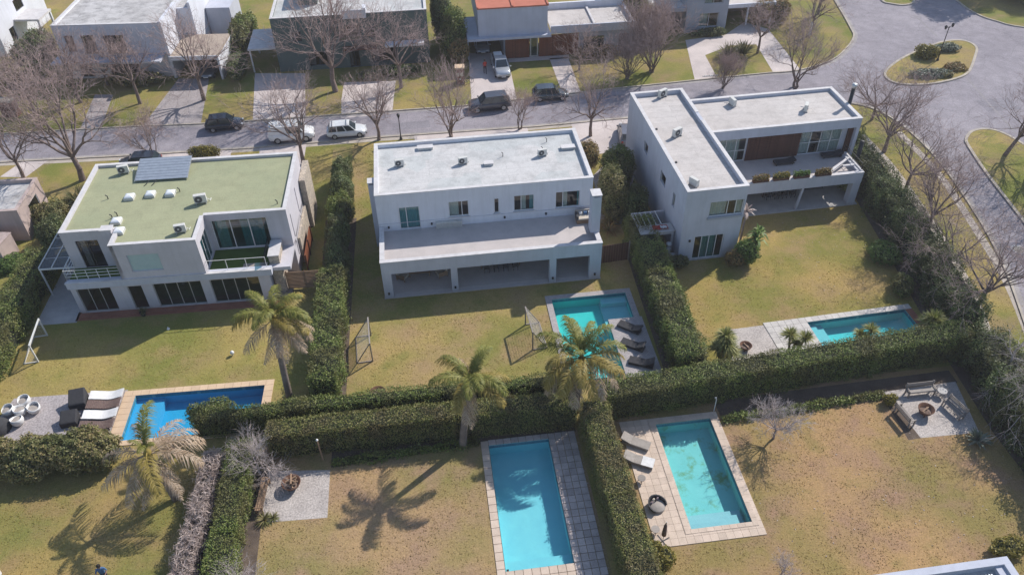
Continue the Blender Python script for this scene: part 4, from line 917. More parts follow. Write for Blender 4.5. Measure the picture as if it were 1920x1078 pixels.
# white house, far left
H = thing('white_house', 'white two-storey house with stained flat roof behind bare trees across the street, top left', 'house', (-41.3, 94.6, 0), R(-5.5))
fo = [(1.0, 2.0, 3.3, 5.3), (2.9, 4.4, 3.0, 5.3), (5.4, 7.8, 2.9, 5.2), (1.5, 3.0, 0.2, 2.3), (5.0, 8.5, 0.2, 2.3)]
shell(H, 0, 0, 12.4, 13, 0, 6.5, 0.3, M['wall_white'], front=fo)
far_window(H, (0, 0), (12.4, 0), fo, frame='frame_dark', pane='glass_dark', depth=0.15, curtains=[(0.1, 0.4, 'curtain_brown')])
roof_slab(H, [(0.28, 0.28), (12.12, 0.28), (12.12, 12.7), (0.28, 12.7)], 6.3, M['roof_dirty'])
coping_ring(H, [(0, 0), (12.4, 0), (12.4, 13), (0, 13)], 6.5, 0.3, M['coping'], 0.05)
MB().box(12.42, -0.6, 0, 12.75, 5.2, 6.9).build('fin_wall', M['wall_white'], H); MB().box(14.2, 4.9, 0, 14.5, 14, 6.9).build('fin_wall', M['wall_white'], H)
MB().box(12.77, 5.0, 0, 14.19, 5.3, 6.2).build('recess_wall', M['wall_white'], H)
MB().box(12.76, 5.31, 6.0, 14.2, 13, 6.2).build('roof', M['roof_dirty'], H)
MB().box(12.9, -1.4, 2.75, 18.4, 4.85, 3.0).build('carport_roof', M['roof_tan'], H); MB().box(12.85, -1.5, 2.6, 18.5, -1.402, 3.08).build('carport_fascia', M['wall_white'], H)
MB().box(18.2, -1.3, 0, 18.45, 4.8, 2.75).build('carport_wall', M['wall_white'], H)
MB().box(12.9, 4.86, 0, 18.45, 5.0, 2.75).build('carport_back', M['wall_grey'], H)
MB().prism([(14.6, 9.5), (17.6, 9.5), (17.6, 14), (14.6, 14)], 0, 4.4).build('annex', M['wall_grey'], H)
w_ = MB().box(17.62, 10.0, 0.6, 17.66, 12.6, 2.6).build('window', M['glass_frost'], H)
MB().box(-0.5, -2.2, 2.7, 12.0, -0.02, 2.9).build('canopy', M['wall_grey'], H)
# corner of another white house beyond it
H = thing('white_house', 'corner of a white house with flat porch at the top left picture edge', 'house', (-64, 104, 0), R(-8))
shell(H, 0, 0, 13.2, 12, 0, 6.2, 0.3, M['wall_white'], right=[(2.0, 3.2, 1.0, 2.6), (5.0, 7.0, 3.6, 5.0)], front=[(8, 10, 1, 2.4)])
window(H, (13.2, 0.3), (13.2, 11.7), 2.0, 3.2, 1.0, 2.6, 1, 0.1, 'frame_dark', 'glass_dark'); window(H, (13.2, 0.3), (13.2, 11.7), 5.0, 7.0, 3.6, 5.0, 2, 0.1, 'frame_dark', 'glass_dark')
window(H, (0, 0), (13.2, 0), 8, 10, 1, 2.4, 2, 0.1, 'frame_dark', 'glass_dark')
roof_slab(H, [(0.28, 0.28), (12.9, 0.28), (12.9, 11.7), (0.28, 11.7)], 6.0, M['roof_dirty'])
MB().box(13.22, 4.0, 2.9, 16.4, 7.5, 3.15).build('porch_roof', M['coping'], H)
for x, y in ((16.2, 4.2), (16.2, 7.3)): MB().box(x-0.12, y-0.12, 0, x+0.12, y+0.12, 2.9).build('post', M['wall_white'], H)
# dark green house
H = thing('dark_green_house', 'dark green house with pale flat roof behind the largest bare tree across the street', 'house', (-16.55, 92.5, 0), R(-0.5))
fo = [(2.2, 3.2, 3.6, 4.8), (7.6, 10.2, 3.2, 5.2), (10.8, 11.9, 3.6, 4.8), (3.6, 6.0, 0.5, 2.2), (8.4, 9.6, 0.05, 2.3), (11, 14, 0.5, 2.2)]
shell(H, 0, 0, 18.0, 12, 0, 6.5, 0.3, M['wall_green'], front=fo)
far_window(H, (0, 0), (18, 0), fo, frame='frame_dark', pane='glass_dark', depth=0.15, curtains=[(0.0, 0.3, 'curtain_white')])
roof_slab(H, [(0.28, 0.28), (17.7, 0.28), (17.7, 11.7), (0.28, 11.7)], 6.35, M['roof_white'])
coping_ring(H, [(0, 0), (18, 0), (18, 12), (0, 12)], 6.5, 0.3, M['coping'], 0.06)
MB().prism([(3.0, 4.0), (5.2, 4.0), (5.2, 9.0), (3.0, 9.0)], 6.3, 8.3).build('roof_tower', M['wall_green'], H)
MB().box(8.2, -0.12, 6.0, 11.0, -0.005, 7.0).build('raised_parapet', M['wall_white'], H); MB().box(10.6, 0.31, 6.36, 11.0, 1.5, 7.0).build('raised_parapet', M['wall_white'], H)
MB().box(12.8, -1.2, 2.7, 17.4, -0.01, 2.95).build('canopy', M['wall_white'], H)
MB().box(7.8, -1.0, 2.5, 11.8, -0.01, 2.7).build('canopy', M['wood_dark'], H)
MB().box(-3.3, 0.2, 2.75, -0.05, 6.0, 2.95).build('carport_roof', M['coping'], H)
for x, y in ((-3.1, 0.4), (-3.1, 5.7)): MB().box(x-0.08, y-0.08, 0, x+0.08, y+0.08, 2.75).build('post', M['metal_white'], H)
# red-roofed house with timber fronts
H = thing('red_roof_house', 'white house with a red roof and reddish timber fronts behind the pickup truck', 'house', (6.2, 91.7, 0), R(-0.6))
W = M['wall_blue']
MB().box(1.2, 0.0, 3.0, 9.5, 11, 6.35).build('upper_block', M['wall_grey'], H)
MB().box(1.1, -0.1, 6.352, 9.6, 11, 6.5).build('roof', M['roof_red'], H)
for u in (1.1, 5.2, 9.4): MB().box(u, -0.1, 6.502, u+0.2, 11, 6.62).build('roof_ridge', M['roof_red'], H)
MB().box(-0.2, -0.6, 2.72, 9.9, 6.0, 2.998).build('canopy', M['wall_grey'], H)
MB().box(9.9, -0.2, 2.9, 20.1, -0.02, 3.85).build('fascia', M['wall_grey'], H); MB().box(9.92, -0.018, 3.2, 19.8, 6.0, 3.45).build('roof', M['roof_cream'], H)
MB().box(19.82, -0.018, 2.9, 20.1, 6.0, 3.85).build('fascia', M['wall_grey'], H); MB().box(15.2, 0.0, 3.452, 15.45, 5.9, 3.65).build('roof_kerb', M['coping'], H)
MB().box(9.92, 6.0, 3.2, 20.1, 6.3, 4.2).build('rear_parapet', M['wall_white'], H)
MB().box(17.0, 6.31, 3.3, 20, 11, 4.6).build('glass_roof', M['glass_frost'], H)
for k in range(4): MB().box(17.0+k*0.9, 6.305, 4.6, 17.15+k*0.9, 11, 4.75).build('glazing_bar', M['metal_white'], H)
for (a, b) in ((4.4, 7.3), (8.5, 13.3)):
    p_ = MB().box(a, 0.05, 0.05, b, 0.15, 2.7).build('timber_front', M['wood_red'], H)
    for k in range(int((b-a)/0.16)): MB().box(a+k*0.16, 0.012, 0.06, a+k*0.16+0.13, 0.049, 2.69).build('board', M['wood_red'], p_)
d_ = MB().box(7.4, 0.1, 0.05, 8.4, 0.2, 2.7).build('entrance_door', M['frame_grey'], H); MB().box(7.55, 0.08, 0.2, 8.25, 0.098, 2.6).build('pane', M['glass_teal'], d_)
MB().box(13.4, 0.1, 0.0, 20.0, 0.3, 2.9).build('wall', M['wall_blue'], H); MB().box(14.0, 0.06, 0.4, 16.5, 0.098, 2.2).build('window', M['glass_teal'], H); MB().box(18.4, 0.05, 0.05, 19.6, 0.098, 2.3).build('door', M['frame_dark'], H)
MB().box(20.0, 0.3, 0, 20.1, 11, 2.9).build('wall', M['wall_white'], H)
MB().box(4.2, 0.2, 0, 4.38, 6, 2.72).build('wall', M['wall_blue'], H); MB().box(-0.1, 6.0, 0, 9.9, 6.3, 3.0).build('wall', M['wall_blue'], H); MB().box(-0.2, 0.5, 0, -0.02, 6, 2.7).build('wall', M['wall_grey'], H)
# blue-grey house, top right
H = thing('blue_grey_house', 'blue-grey two-storey house with a carport at the top right across the street', 'house', (34.2, 95.6, 0), R(0.0))
fo = [(1.8, 4.3, 0.6, 2.4), (2.2, 4.6, 3.6, 5.0)]
shell(H, 0, 0, 5.4, 9, 0, 6.6, 0.3, M['wall_blue'], front=fo)
far_window(H, (0, 0), (5.4, 0), fo, frame='frame_white', pane='glass', curtains=[(0.0, 0.45, 'curtain_white')])
roof_slab(H, [(0.28, 0.28), (5.1, 0.28), (5.1, 8.7), (0.28, 8.7)], 6.35, M['roof_white'])
MB().box(-4.5, 0.5, 2.8, -0.02, 9, 3.1).build('carport_roof', M['roof_white'], H); MB().box(-4.6, 0.3, 2.7, -0.02, 0.498, 3.2).build('carport_fascia', M['wall_blue'], H)
MB().box(-4.5, 6, 0, -0.05, 6.2, 2.8).build('wall', M['wall_blue'], H); MB().box(-4.6, 0.5, 0, -4.4, 6, 2.8).build('wall', M['wall_blue'], H)
MB().box(5.5, 1.0, 2.6, 12.0, 6.0, 2.85).build('carport_roof', M['roof_cream'], H); MB().box(5.45, 0.8, 2.5, 12.1, 0.998, 3.0).build('carport_fascia', M['wall_white'], H); MB().box(11.9, 1.0, 2.6, 12.1, 6, 3.0).build('carport_fascia', M['wall_white'], H)
for x in (8.6, 11.8): MB().box(x-0.1, 1.1, 0, x+0.1, 1.3, 2.6).build('post', M['wall_white'], H)
MB().box(5.5, 5.8, 0, 12, 6.0, 2.6).build('wall', M['wall_pink'], H)
# flat roof at the bottom edge
H = thing('flat_roofed_house', 'flat roof corner with pale parapet and ribbed grey sheeting cut by the bottom picture edge', 'house', (29.1, 19.68, 0), R(0.4))
MB().box(-14, -12, 0, -0.05, -0.05, 2.6).build('wall', M['wall_white'], H)
for (x0, y0, x1, y1) in ((-9.8, -0.42, 0, 0), (-0.42, -10, 0, -0.422)): MB().box(x0, y0, 2.6, x1, y1, 3.2).build('parapet', M['wall_grey'], H)
MB().box(-0.9, -1.0, 2.6, -0.422, -0.422, 3.05).build('parapet_block', M['wall_grey'], H)
MB().box(-13.9, -11.9, 2.6, -0.422, -0.422, 2.75).build('roof_base', M['roof_white'], H)
for k in range(48): MB().box(-9.5+k*0.185, -8, 2.75, -9.39+k*0.185, -0.61-(0.5 if k > 45 else 0), 2.81).build('roof_rib', M['metal'], H)
MB().box(-13.0, -1.9, 2.76, -11.0, -0.8, 3.35).build('roof_box', M['wall_white'], H)

# ------------------------------------------------------------------ swimming pools
def tile_grid(parent, rect, nx, ny, z0, z1, mat, name='tile', gap=0.02, skip=(), jitter=0.0):
    """separate slabs laid over rect; alike slabs share one mesh"""
    x0, y0, x1, y1 = rect; w, d = (x1-x0)/nx, (y1-y0)/ny
    me = MB().box(-w/2+gap/2, -d/2+gap/2, z0, w/2-gap/2, d/2-gap/2, z1).mesh(name, mat)
    for i in range(nx):
        for j in range(ny):
            cx, cy = x0+w*(i+0.5), y0+d*(j+0.5)
            if any(s[0] < cx < s[2] and s[1] < cy < s[3] for s in skip): continue
            o = link(name, me, parent); o.location = (cx, cy, random.uniform(-jitter, jitter)); o.rotation_euler = (random.uniform(-1, 1)*jitter*0.5, random.uniform(-1, 1)*jitter*0.5, 0)

def basin(parent, pts, depth, mat, zt=0.03, floor=True):
    """open-topped tank below the outline (counter-clockwise)"""
    mb = MB(); n = len(pts)
    for i in range(n):
        a, b = pts[i], pts[(i+1) % n]; mb.quad((*b, zt), (*a, zt), (*a, -depth), (*b, -depth))
    mb.poly([(*p, -depth) for p in pts]); b_ = mb.build('basin', mat, parent)
    ctr = Vector((sum(p[0] for p in pts)/n, sum(p[1] for p in pts)/n))                # waterline tile band just inside the rim
    for i in range(n):
        a, b = Vector(pts[i]), Vector(pts[(i+1) % n]); d = (b-a).normalized(); nn = Vector((-d.y, d.x))*0.012
        MB().quad((*(b+nn), 0.0), (*(a+nn), 0.0), (*(a+nn), -0.26), (*(b+nn), -0.26)).build('waterline_tiles', M['waterline'], b_)
    return b_
def water(parent, pts, mat, z=-0.10):
    return MB().poly([(p[0], p[1], z) for p in pts]).build('water', mat, parent)

M['waterline'] = pavemat('waterline_tile', (0.10, 0.28, 0.36), (0.07, 0.22, 0.31), (0.32, 0.40, 0.42), 5.0, 0, 0.5, 0.5)
M['w_blue'] = watermat('water_blue', (0.62, 0.92, 0.98)); M['w_teal'] = watermat('water_teal', (0.58, 0.93, 0.95)); M['w_cyan'] = watermat('water_cyan', (0.78, 0.95, 0.98)); M['w_green'] = watermat('water_greenish', (0.74, 0.94, 0.95))
M['b_blue'] = basinmat('basin_deep_blue', (0.06, 0.38, 0.60), (0.05, 0.34, 0.55)); M['b_teal'] = basinmat('basin_teal', (0.14, 0.60, 0.55), (0.12, 0.54, 0.50))
M['b_cyan'] = basinmat('basin_light_blue', (0.27, 0.62, 0.65), (0.23, 0.55, 0.61)); M['b_turq'] = basinmat('basin_turquoise', (0.19, 0.60, 0.60), (0.16, 0.54, 0.55))
M['b_green'] = basinmat('basin_green_turquoise', (0.30, 0.60, 0.58), (0.25, 0.54, 0.53), (0.20, 0.26, 0.06))
M['b_shelf'] = basinmat('basin_shelf_blue', (0.12, 0.40, 0.62), (0.10, 0.36, 0.57)); M['b_step'] = basinmat('basin_step_pale', (0.40, 0.55, 0.58), (0.35, 0.50, 0.54))

# left pool: deep blue with a pale shelf, tan coping
P = thing('swimming_pool', 'deep blue pool with a pale shelf and tan coping on the left lawn', 'pool', (-22.36, 41.45, 0), R(-1.8))
wp = [(0, -4.05), (9.1, -4.05), (9.1, 0), (0, 0)]
basin(P, wp, 1.0, M['b_blue']); water(P, wp, M['w_blue'])
MB().box(0.005, -4.04, -0.99, 1.95, -0.005, -0.45).build('shelf', M['b_shelf'], P)
tile_grid(P, (-0.85, 0.0, 9.75, 0.52), 18, 1, 0.0, 0.06, M['tile_tan'], 'coping_stone'); tile_grid(P, (-0.85, -4.5, -0.0, 0.0), 1, 8, 0.0, 0.06, M['tile_tan'], 'coping_stone')
tile_grid(P, (9.1, -4.5, 9.75, 0.0), 1, 8, 0.0, 0.06, M['tile_tan'], 'coping_stone'); tile_grid(P, (0.0, -4.5, 9.1, -4.05), 15, 1, 0.0, 0.06, M['tile_tan'], 'coping_stone')
# middle pool: L-shaped teal pool with small pavers
P = thing('swimming_pool', 'L-shaped teal pool with small grey pavers beside the three dark loungers', 'pool', (0, 0, 0))
wp = [(8.78, 38.4), (12.76, 38.4), (12.76, 44.35), (14.84, 44.35), (14.84, 47.28), (8.78, 47.28)]
basin(P, wp, 1.0, M['b_teal']); water(P, wp, M['w_teal'])
MB().box(12.70, 44.36, -0.99, 14.83, 47.27, -0.75).build('bench_ledge', M['b_step'], P); MB().box(12.765, 46.6, -0.748, 14.82, 47.26, -0.35).build('step', M['b_step'], P)
mb = MB()
for r_ in ((8.30, 38.2, 8.78, 47.78), (8.781, 47.281, 15.3, 47.78), (14.841, 44.351, 15.3, 47.28), (12.761, 38.2, 15.45, 44.35)): mb.box(r_[0], r_[1], 0.0, r_[2], r_[3], 0.06)
mb.build('paved_surround', M['paver'], P)
# right pool
P = thing('swimming_pool', 'turquoise pool behind the spiky yuccas on the right-hand lawn', 'pool', (27.95, 41.75, 0), R(2.2))
wp = [(0, -3.5), (8.15, -3.5), (8.15, 0.1), (0, 0.1)]
basin(P, wp, 1.0, M['b_turq']); water(P, wp, M['w_teal'])
MB().box(0.005, -3.49, -0.99, 0.7, 0.09, -0.35).build('step', M['b_step'], P); MB().box(0.702, -3.49, -0.99, 1.3, 0.09, -0.55).build('step', M['b_step'], P)
tile_grid(P, (-3.4, -3.9, -0.0, 0.65), 6, 8, 0.0, 0.05, M['tile_white'], 'tile'); tile_grid(P, (0.0, 0.1, 8.75, 0.65), 16, 1, 0.0, 0.05, M['tile_white'], 'tile'); tile_grid(P, (8.15, -3.9, 8.75, 0.1), 1, 7, 0.0, 0.05, M['terracotta'], 'tile')
# centre front pool
P = thing('swimming_pool', 'light blue rectangular pool with worn square slabs, front centre, under palm shadow', 'pool', (0, 0, 0))
wp = [(2.2, 24.3), (6.25, 24.3), (6.25, 33.5), (2.2, 33.5)]
basin(P, wp, 1.0, M['b_cyan']); water(P, wp, M['w_cyan'])
MB().box(2.205, 24.305, -0.99, 6.245, 25.2, -0.5).build('ledge', M['b_cyan'], P)
tile_grid(P, (1.68, 22.8, 2.2, 33.9), 1, 20, 0.0, 0.05, M['tile_cream'], 'slab', 0.03, jitter=0.006); tile_grid(P, (2.2, 33.5, 6.25, 33.95), 8, 1, 0.0, 0.05, M['tile_grey'], 'slab', 0.03, jitter=0.006)
tile_grid(P, (6.25, 22.8, 8.1, 33.95), 4, 22, 0.0, 0.05, M['tile_grey'], 'slab', 0.035, jitter=0.008); tile_grid(P, (2.2, 22.8, 6.25, 24.3), 8, 3, 0.0, 0.05, M['tile_cream'], 'slab', 0.03, jitter=0.006)
MB().box(2.26, 24.34, -0.12, 2.4, 24.46, -0.02).build('skimmer', M['metal_dark'], P)
# right front pool
P = thing('swimming_pool', 'green-stained turquoise pool with cream paving beside the two taupe loungers', 'pool', (0, 0, 0))
wp = [(13.6, 25.5), (17.5, 25.5), (17.5, 33.67), (13.6, 33.67)]
basin(P, wp, 1.0, M['b_green']); water(P, wp, M['w_green'])
for k in range(3): MB().box(13.605, 25.505, -0.99+0.001*k, 17.3-0.35*k, 26.9-0.45*k, -0.74+0.24*k).build('step', M['b_step'], P)
tile_grid(P, (11.25, 24.55, 18.1, 34.22), 14, 20, 0.0, 0.05, M['tile_cream'], 'slab', 0.012, skip=[(13.6, 25.5, 17.5, 33.67)], jitter=0.003)
for (x0, y0, x1, y1) in ((13.25, 25.2, 13.6, 34.0), (17.5, 25.2, 17.85, 34.0), (13.6, 25.2, 17.5, 25.5), (13.6, 33.67, 17.5, 34.0)):
    tile_grid(P, (x0, y0, x1, y1), 1 if x1-x0 < 1 else 8, 16 if y1-y0 > 1 else 1, 0.05, 0.075, M['tile_cream'], 'coping_stone', 0.012)

# ------------------------------------------------------------------ leaf masses
def leaf_quads(P_, Nn, size, aspect=0.55, tilt=0.9, seed=0):
    """one small folded leaf (a diamond of two triangles) per point; normals lean to Nn"""
    g = np.random.default_rng(seed); n = len(P_)
    nr = Nn + g.normal(0, tilt, (n, 3)); nr /= np.linalg.norm(nr, axis=1, keepdims=True)+1e-9
    a = np.cross(nr, g.normal(0, 1, (n, 3))); a /= np.linalg.norm(a, axis=1, keepdims=True)+1e-9; b = np.cross(nr, a)
    s = (size*g.uniform(0.6, 1.4, n))[:, None]
    V = np.stack([P_-a*s, P_-b*s*aspect+nr*s*0.12, P_+a*s, P_+b*s*aspect+nr*s*0.12], 1).reshape(-1, 3)
    F = np.arange(4*n).reshape(n, 4); return V, F
def wob(p, s, ph): return np.sin(p[:, 0]*s+ph)*np.cos(p[:, 1]*s*1.13+ph*2.1)+0.6*np.sin(p[:, 0]*s*2.3-ph+p[:, 2]*s*1.7)*np.cos(p[:, 1]*s*2.1+ph)

def hedge(name, label, pts, w, h, mat='leaf_hedge', dens=170, size=0.075, lump=0.12, group=None, taper=0.0, cat='hedge', seed=None, h2=None, rough=0.05, aspect=0.55):
    """clipped hedge along a line: leaf shell over a solid core coloured dark as inner shade"""
    seed = seed if seed is not None else abs(hash(label)) % 9999
    seed = sum(map(ord, label)) % 9973
    g = np.random.default_rng(seed); T = thing(name, label, cat, (pts[0][0], pts[0][1], 0), group=group)
    o = Vector((*pts[0], 0)); PP = []; NN = []; core = MB(); h2 = h2 if h2 is not None else h
    Ltot = sum((Vector(b)-Vector(a)).length for a, b in zip(pts, pts[1:])); acc = 0
    for a, b in zip(pts, pts[1:]):
        a = Vector((*a, 0))-o; b = Vector((*b, 0))-o; d = (b-a); L = d.length; d.normalize(); nn = Vector((-d.y, d.x, 0))
        per = 2*h+w; n = int(L*per*dens); s = g.uniform(-0.06, L+0.06, n); q = g.uniform(0, per, n)
        hh = h+(h2-h)*((acc+s)/Ltot)
        k = per; side = np.zeros(n); z = np.zeros(n); off = np.zeros(n); nx = np.zeros((n, 3))
        l_ = q < h; t_ = (q >= h) & (q < h+w); r_ = q >= h+w
        off[l_] = -w/2; z[l_] = q[l_]/h; off[t_] = q[t_]-h-w/2; z[t_] = 1; off[r_] = w/2; z[r_] = (q[r_]-h-w)/h
        dv, nv = np.array(d), np.array(nn)
        nx[l_] = -nv; nx[r_] = nv; nx[t_] = (0, 0, 1)
        off = off*(1-taper*z); z = z*hh
        p = np.array(a)+s[:, None]*dv+off[:, None]*nv; p[:, 2] = z
        # rounded shoulders
        e = np.clip((np.abs(off)-(w/2-0.22))/0.22, 0, 1)*t_; p[:, 2] -= e**2*0.14
        wv = wob(p+np.array(o), 1.1, seed % 7)*lump+wob(p+np.array(o), 3.1, seed % 5+1)*lump*0.6+wob(p+np.array(o), 7.3, seed % 3+2)*(0.03+lump*0.25)
        shoot = (g.uniform(0, 1, n) < 0.06)*g.uniform(0, 0.32, n)
        p += nx*(wv+g.normal(0, rough, n)-np.abs(g.normal(0, rough, n))+shoot)[:, None]; p[:, 2] = np.maximum(p[:, 2], 0.03)
        PP.append(p); NN.append(nx+np.array((0, 0, 0.35)))
        if True:   # end caps
            for ss, sg in ((0, -1), (L, 1)):
                m_ = int(w*h*dens); pe = np.array(a)+(ss+sg*0.05)*dv+g.uniform(-w/2, w/2, m_)[:, None]*nv; pe[:, 2] = g.uniform(0, (h+(h2-h)*((acc+ss)/Ltot)), m_); pe += dv*sg*g.normal(0, lump*0.8, m_)[:, None]
                PP.append(pe); NN.append(np.tile(dv*sg+np.array((0, 0, 0.3)), (m_, 1)))
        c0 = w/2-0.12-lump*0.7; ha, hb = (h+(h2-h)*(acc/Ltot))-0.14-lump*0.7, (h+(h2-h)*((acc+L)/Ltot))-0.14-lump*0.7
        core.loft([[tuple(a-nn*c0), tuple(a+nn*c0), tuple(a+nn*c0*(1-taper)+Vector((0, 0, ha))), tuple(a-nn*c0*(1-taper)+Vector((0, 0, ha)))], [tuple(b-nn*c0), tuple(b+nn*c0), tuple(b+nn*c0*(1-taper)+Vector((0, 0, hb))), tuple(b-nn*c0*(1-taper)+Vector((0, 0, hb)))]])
        acc += L
    V, F = leaf_quads(np.concatenate(PP), np.concatenate(NN), size, aspect, seed=seed)
    link('foliage', np_mesh('foliage', V, F, M[mat]), T); core.build('shade_core', M['hedge_core'], T)
    return T

def leaf_blob(lobes, dens, size, seed, tilt=0.8, lump=0.18, inner=0.25):
    """points over the upper surface of several rounded lobes (cx,cy,cz,rx,ry,rz), dropping those buried in another lobe"""
    g = np.random.default_rng(seed); PP = []; NN = []
    for i, (cx, cy, cz, rx, ry, rz) in enumerate(lobes):
        n = int(4*math.pi*((rx*ry)**1.6+(rx*rz)**1.6+(ry*rz)**1.6)**(1/1.6)/3**(1/1.6)*dens)
        d = g.normal(0, 1, (n, 3)); d /= np.linalg.norm(d, axis=1, keepdims=True)
        rr = 1+lump*wob(d*2.2+i, 2.2, seed % 9+i)+g.normal(0, 0.05, n)-np.abs(g.normal(0, inner*0.5, n))
        p = d*rr[:, None]*np.array((rx, ry, rz))+np.array((cx, cy, cz)); keep = p[:, 2] > 0.02
        for j, l in enumerate(lobes):
            if j != i: keep &= (((p-np.array(l[:3]))/np.array(l[3:]))**2).sum(1) > 0.62
        PP.append(p[keep]); nn = d/np.array((rx, ry, rz)); nn /= np.linalg.norm(nn, axis=1, keepdims=True); NN.append(nn[keep]+np.array((0, 0, 0.3)))
    return leaf_quads(np.concatenate(PP), np.concatenate(NN), size, tilt=tilt, seed=seed)
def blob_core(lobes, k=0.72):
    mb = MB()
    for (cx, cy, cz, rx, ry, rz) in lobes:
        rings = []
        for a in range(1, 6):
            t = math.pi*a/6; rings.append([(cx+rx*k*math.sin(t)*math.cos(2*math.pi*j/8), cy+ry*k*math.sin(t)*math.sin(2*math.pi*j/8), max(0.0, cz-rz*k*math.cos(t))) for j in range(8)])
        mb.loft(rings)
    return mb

def bush(name, label, loc, rx, ry, h, mat='leaf_dark', dens=130, size=0.08, n=6, seed=1, group=None, cat='shrub', core=True):
    g = np.random.default_rng(seed); T = thing(name, label, cat, loc, group=group); lobes = []
    for i in range(n):
        a = 2*math.pi*i/n+g.uniform(-0.4, 0.4); f = g.uniform(0.25, 0.6); s = g.uniform(0.42, 0.68)
        lobes.append((math.cos(a)*rx*f, math.sin(a)*ry*f, h*g.uniform(0.35, 0.62), rx*s, ry*s, h*g.uniform(0.34, 0.44)))
    lobes.append((0, 0, h*0.55, rx*0.6, ry*0.6, h*0.45))
    V, F = leaf_blob(lobes, dens, size, seed); link('foliage', np_mesh('foliage', V, F, M[mat]), T)
    if core: blob_core(lobes).build('shade_core', M['hedge_core'], T)  # solid lobes, their dark colour stands for the shade behind the leaves
    return T

# ------------------------------------------------------------------ grass tufts and fallen leaves
KEEP_OUT = [(-29.2, 49.6, -11.3, 63), (-4.7, 49.2, 13.4, 62.6), (19.4, 49.9, 39.8, 68), (-23.3, 35.9, -12.3, 42.2), (8.2, 38.1, 15.6, 47.9), (27.6, 37.5, 36.9, 42.9), (24.4, 37.5, 28.2, 42.5), (1.6, 22, 8.3, 34.1), (11.1, 24.4, 18.2, 34.4), (-32.5, 36.8, -23, 42.5), (20.5, 37.5, 24.7, 42.1), (-12.4, 29.4, -8.2, 33.5), (29.9, 29.9, 36, 34.6), (-32, 50, -28.3, 62.2), (-17.3, 65.9, -12.3, 75.4), (-27.4, 72, -19.8, 75.4), (-1.4, 72.7, 11, 75.2), (15, 68.4, 22.6, 75.2), (-43, 73.3, -38, 76.5)]
def grass(rect, per_m2, mat, seed, z=0.004, hgt=0.035, wid=0.045):
    """upright tufts, each one small bent blade pair"""
    g = np.random.default_rng(seed); x0, y0, x1, y1 = rect; n = int((x1-x0)*(y1-y0)*per_m2); p = np.stack([g.uniform(x0, x1, n), g.uniform(y0, y1, n)], 1)
    k = np.ones(n, bool)
    for a, b, c, d in KEEP_OUT: k &= ~((p[:, 0] > a) & (p[:, 0] < c) & (p[:, 1] > b) & (p[:, 1] < d))
    cl = np.sin(p[:, 0]*1.9+seed)*np.cos(p[:, 1]*2.3)+np.sin(p[:, 0]*0.6-p[:, 1]*0.8)+g.normal(0, 0.9, n); k &= cl > -0.6; p = p[k]; n = len(p)
    a = g.uniform(0, 2*math.pi, n); w = wid*g.uniform(0.5, 1.5, n); h_ = hgt*g.uniform(0.4, 1.5, n); dx, dy = np.cos(a), np.sin(a); ln = g.normal(0, 0.6, (n, 2))*h_[:, None]
    V = np.stack([np.stack([p[:, 0]-dx*w, p[:, 1]-dy*w, np.full(n, z)], 1), np.stack([p[:, 0]+dx*w, p[:, 1]+dy*w, np.full(n, z)], 1), np.stack([p[:, 0]+ln[:, 0], p[:, 1]+ln[:, 1], z+h_], 1)], 1).reshape(-1, 3)
    return tag(link('grass', np_mesh('grass', V, np.arange(3*n).reshape(n, 3), M[mat])), 'short winter grass tufts growing across the lawn', 'grass', kind='stuff')
M['grass_a'] = leafmat('grass_blades_mixed', [(0.17, 0.17, 0.038), (0.27, 0.24, 0.060), (0.40, 0.30, 0.09), (0.34, 0.235, 0.085), (0.46, 0.37, 0.15)], trans=0.5, rough=0.9)
M['grass_b'] = leafmat('grass_blades_straw', [(0.24, 0.20, 0.065), (0.38, 0.28, 0.12), (0.32, 0.215, 0.11), (0.46, 0.35, 0.19)], trans=0.5, rough=0.9)
grass((-32.4, 38, -9.8, 74.2), 45, 'grass_a', 1); grass((-7.5, 38.4, 16.2, 74.2), 45, 'grass_a', 2); grass((18.6, 38, 39, 60), 45, 'grass_a', 3)
grass((-33, 20, -16.2, 35.4), 60, 'grass_a', 4); grass((-12.3, 20, 8.2, 34.3), 60, 'grass_b', 5); grass((10.8, 20, 36, 34.6), 60, 'grass_b', 6); grass((42.2, 34, 48.5, 72), 30, 'grass_a', 7)
def litter(label, rect, n, seed):
    g = np.random.default_rng(seed); x0, y0, x1, y1 = rect; P_ = np.stack([g.uniform(x0, x1, n), g.uniform(y0, y1, n), g.uniform(0.02, 0.035, n)], 1)
    V, F = leaf_quads(P_, np.tile((0, 0, 2.0), (n, 1)), 0.05, seed=seed, tilt=0.5); tag(link('fallen_leaves', np_mesh('fallen_leaves', V, F, M['leaf_dry'])), label, 'leaves', kind='stuff')
litter('dry leaves scattered on the paving beside the light blue pool', (6.3, 23, 8.2, 34), 160, 1); litter('dry leaves scattered over the brown front lawn', (18.4, 22, 36, 34), 160, 2); litter('dry leaves scattered over the right-hand lawn below the street trees', (30, 43.2, 39, 56), 150, 3)

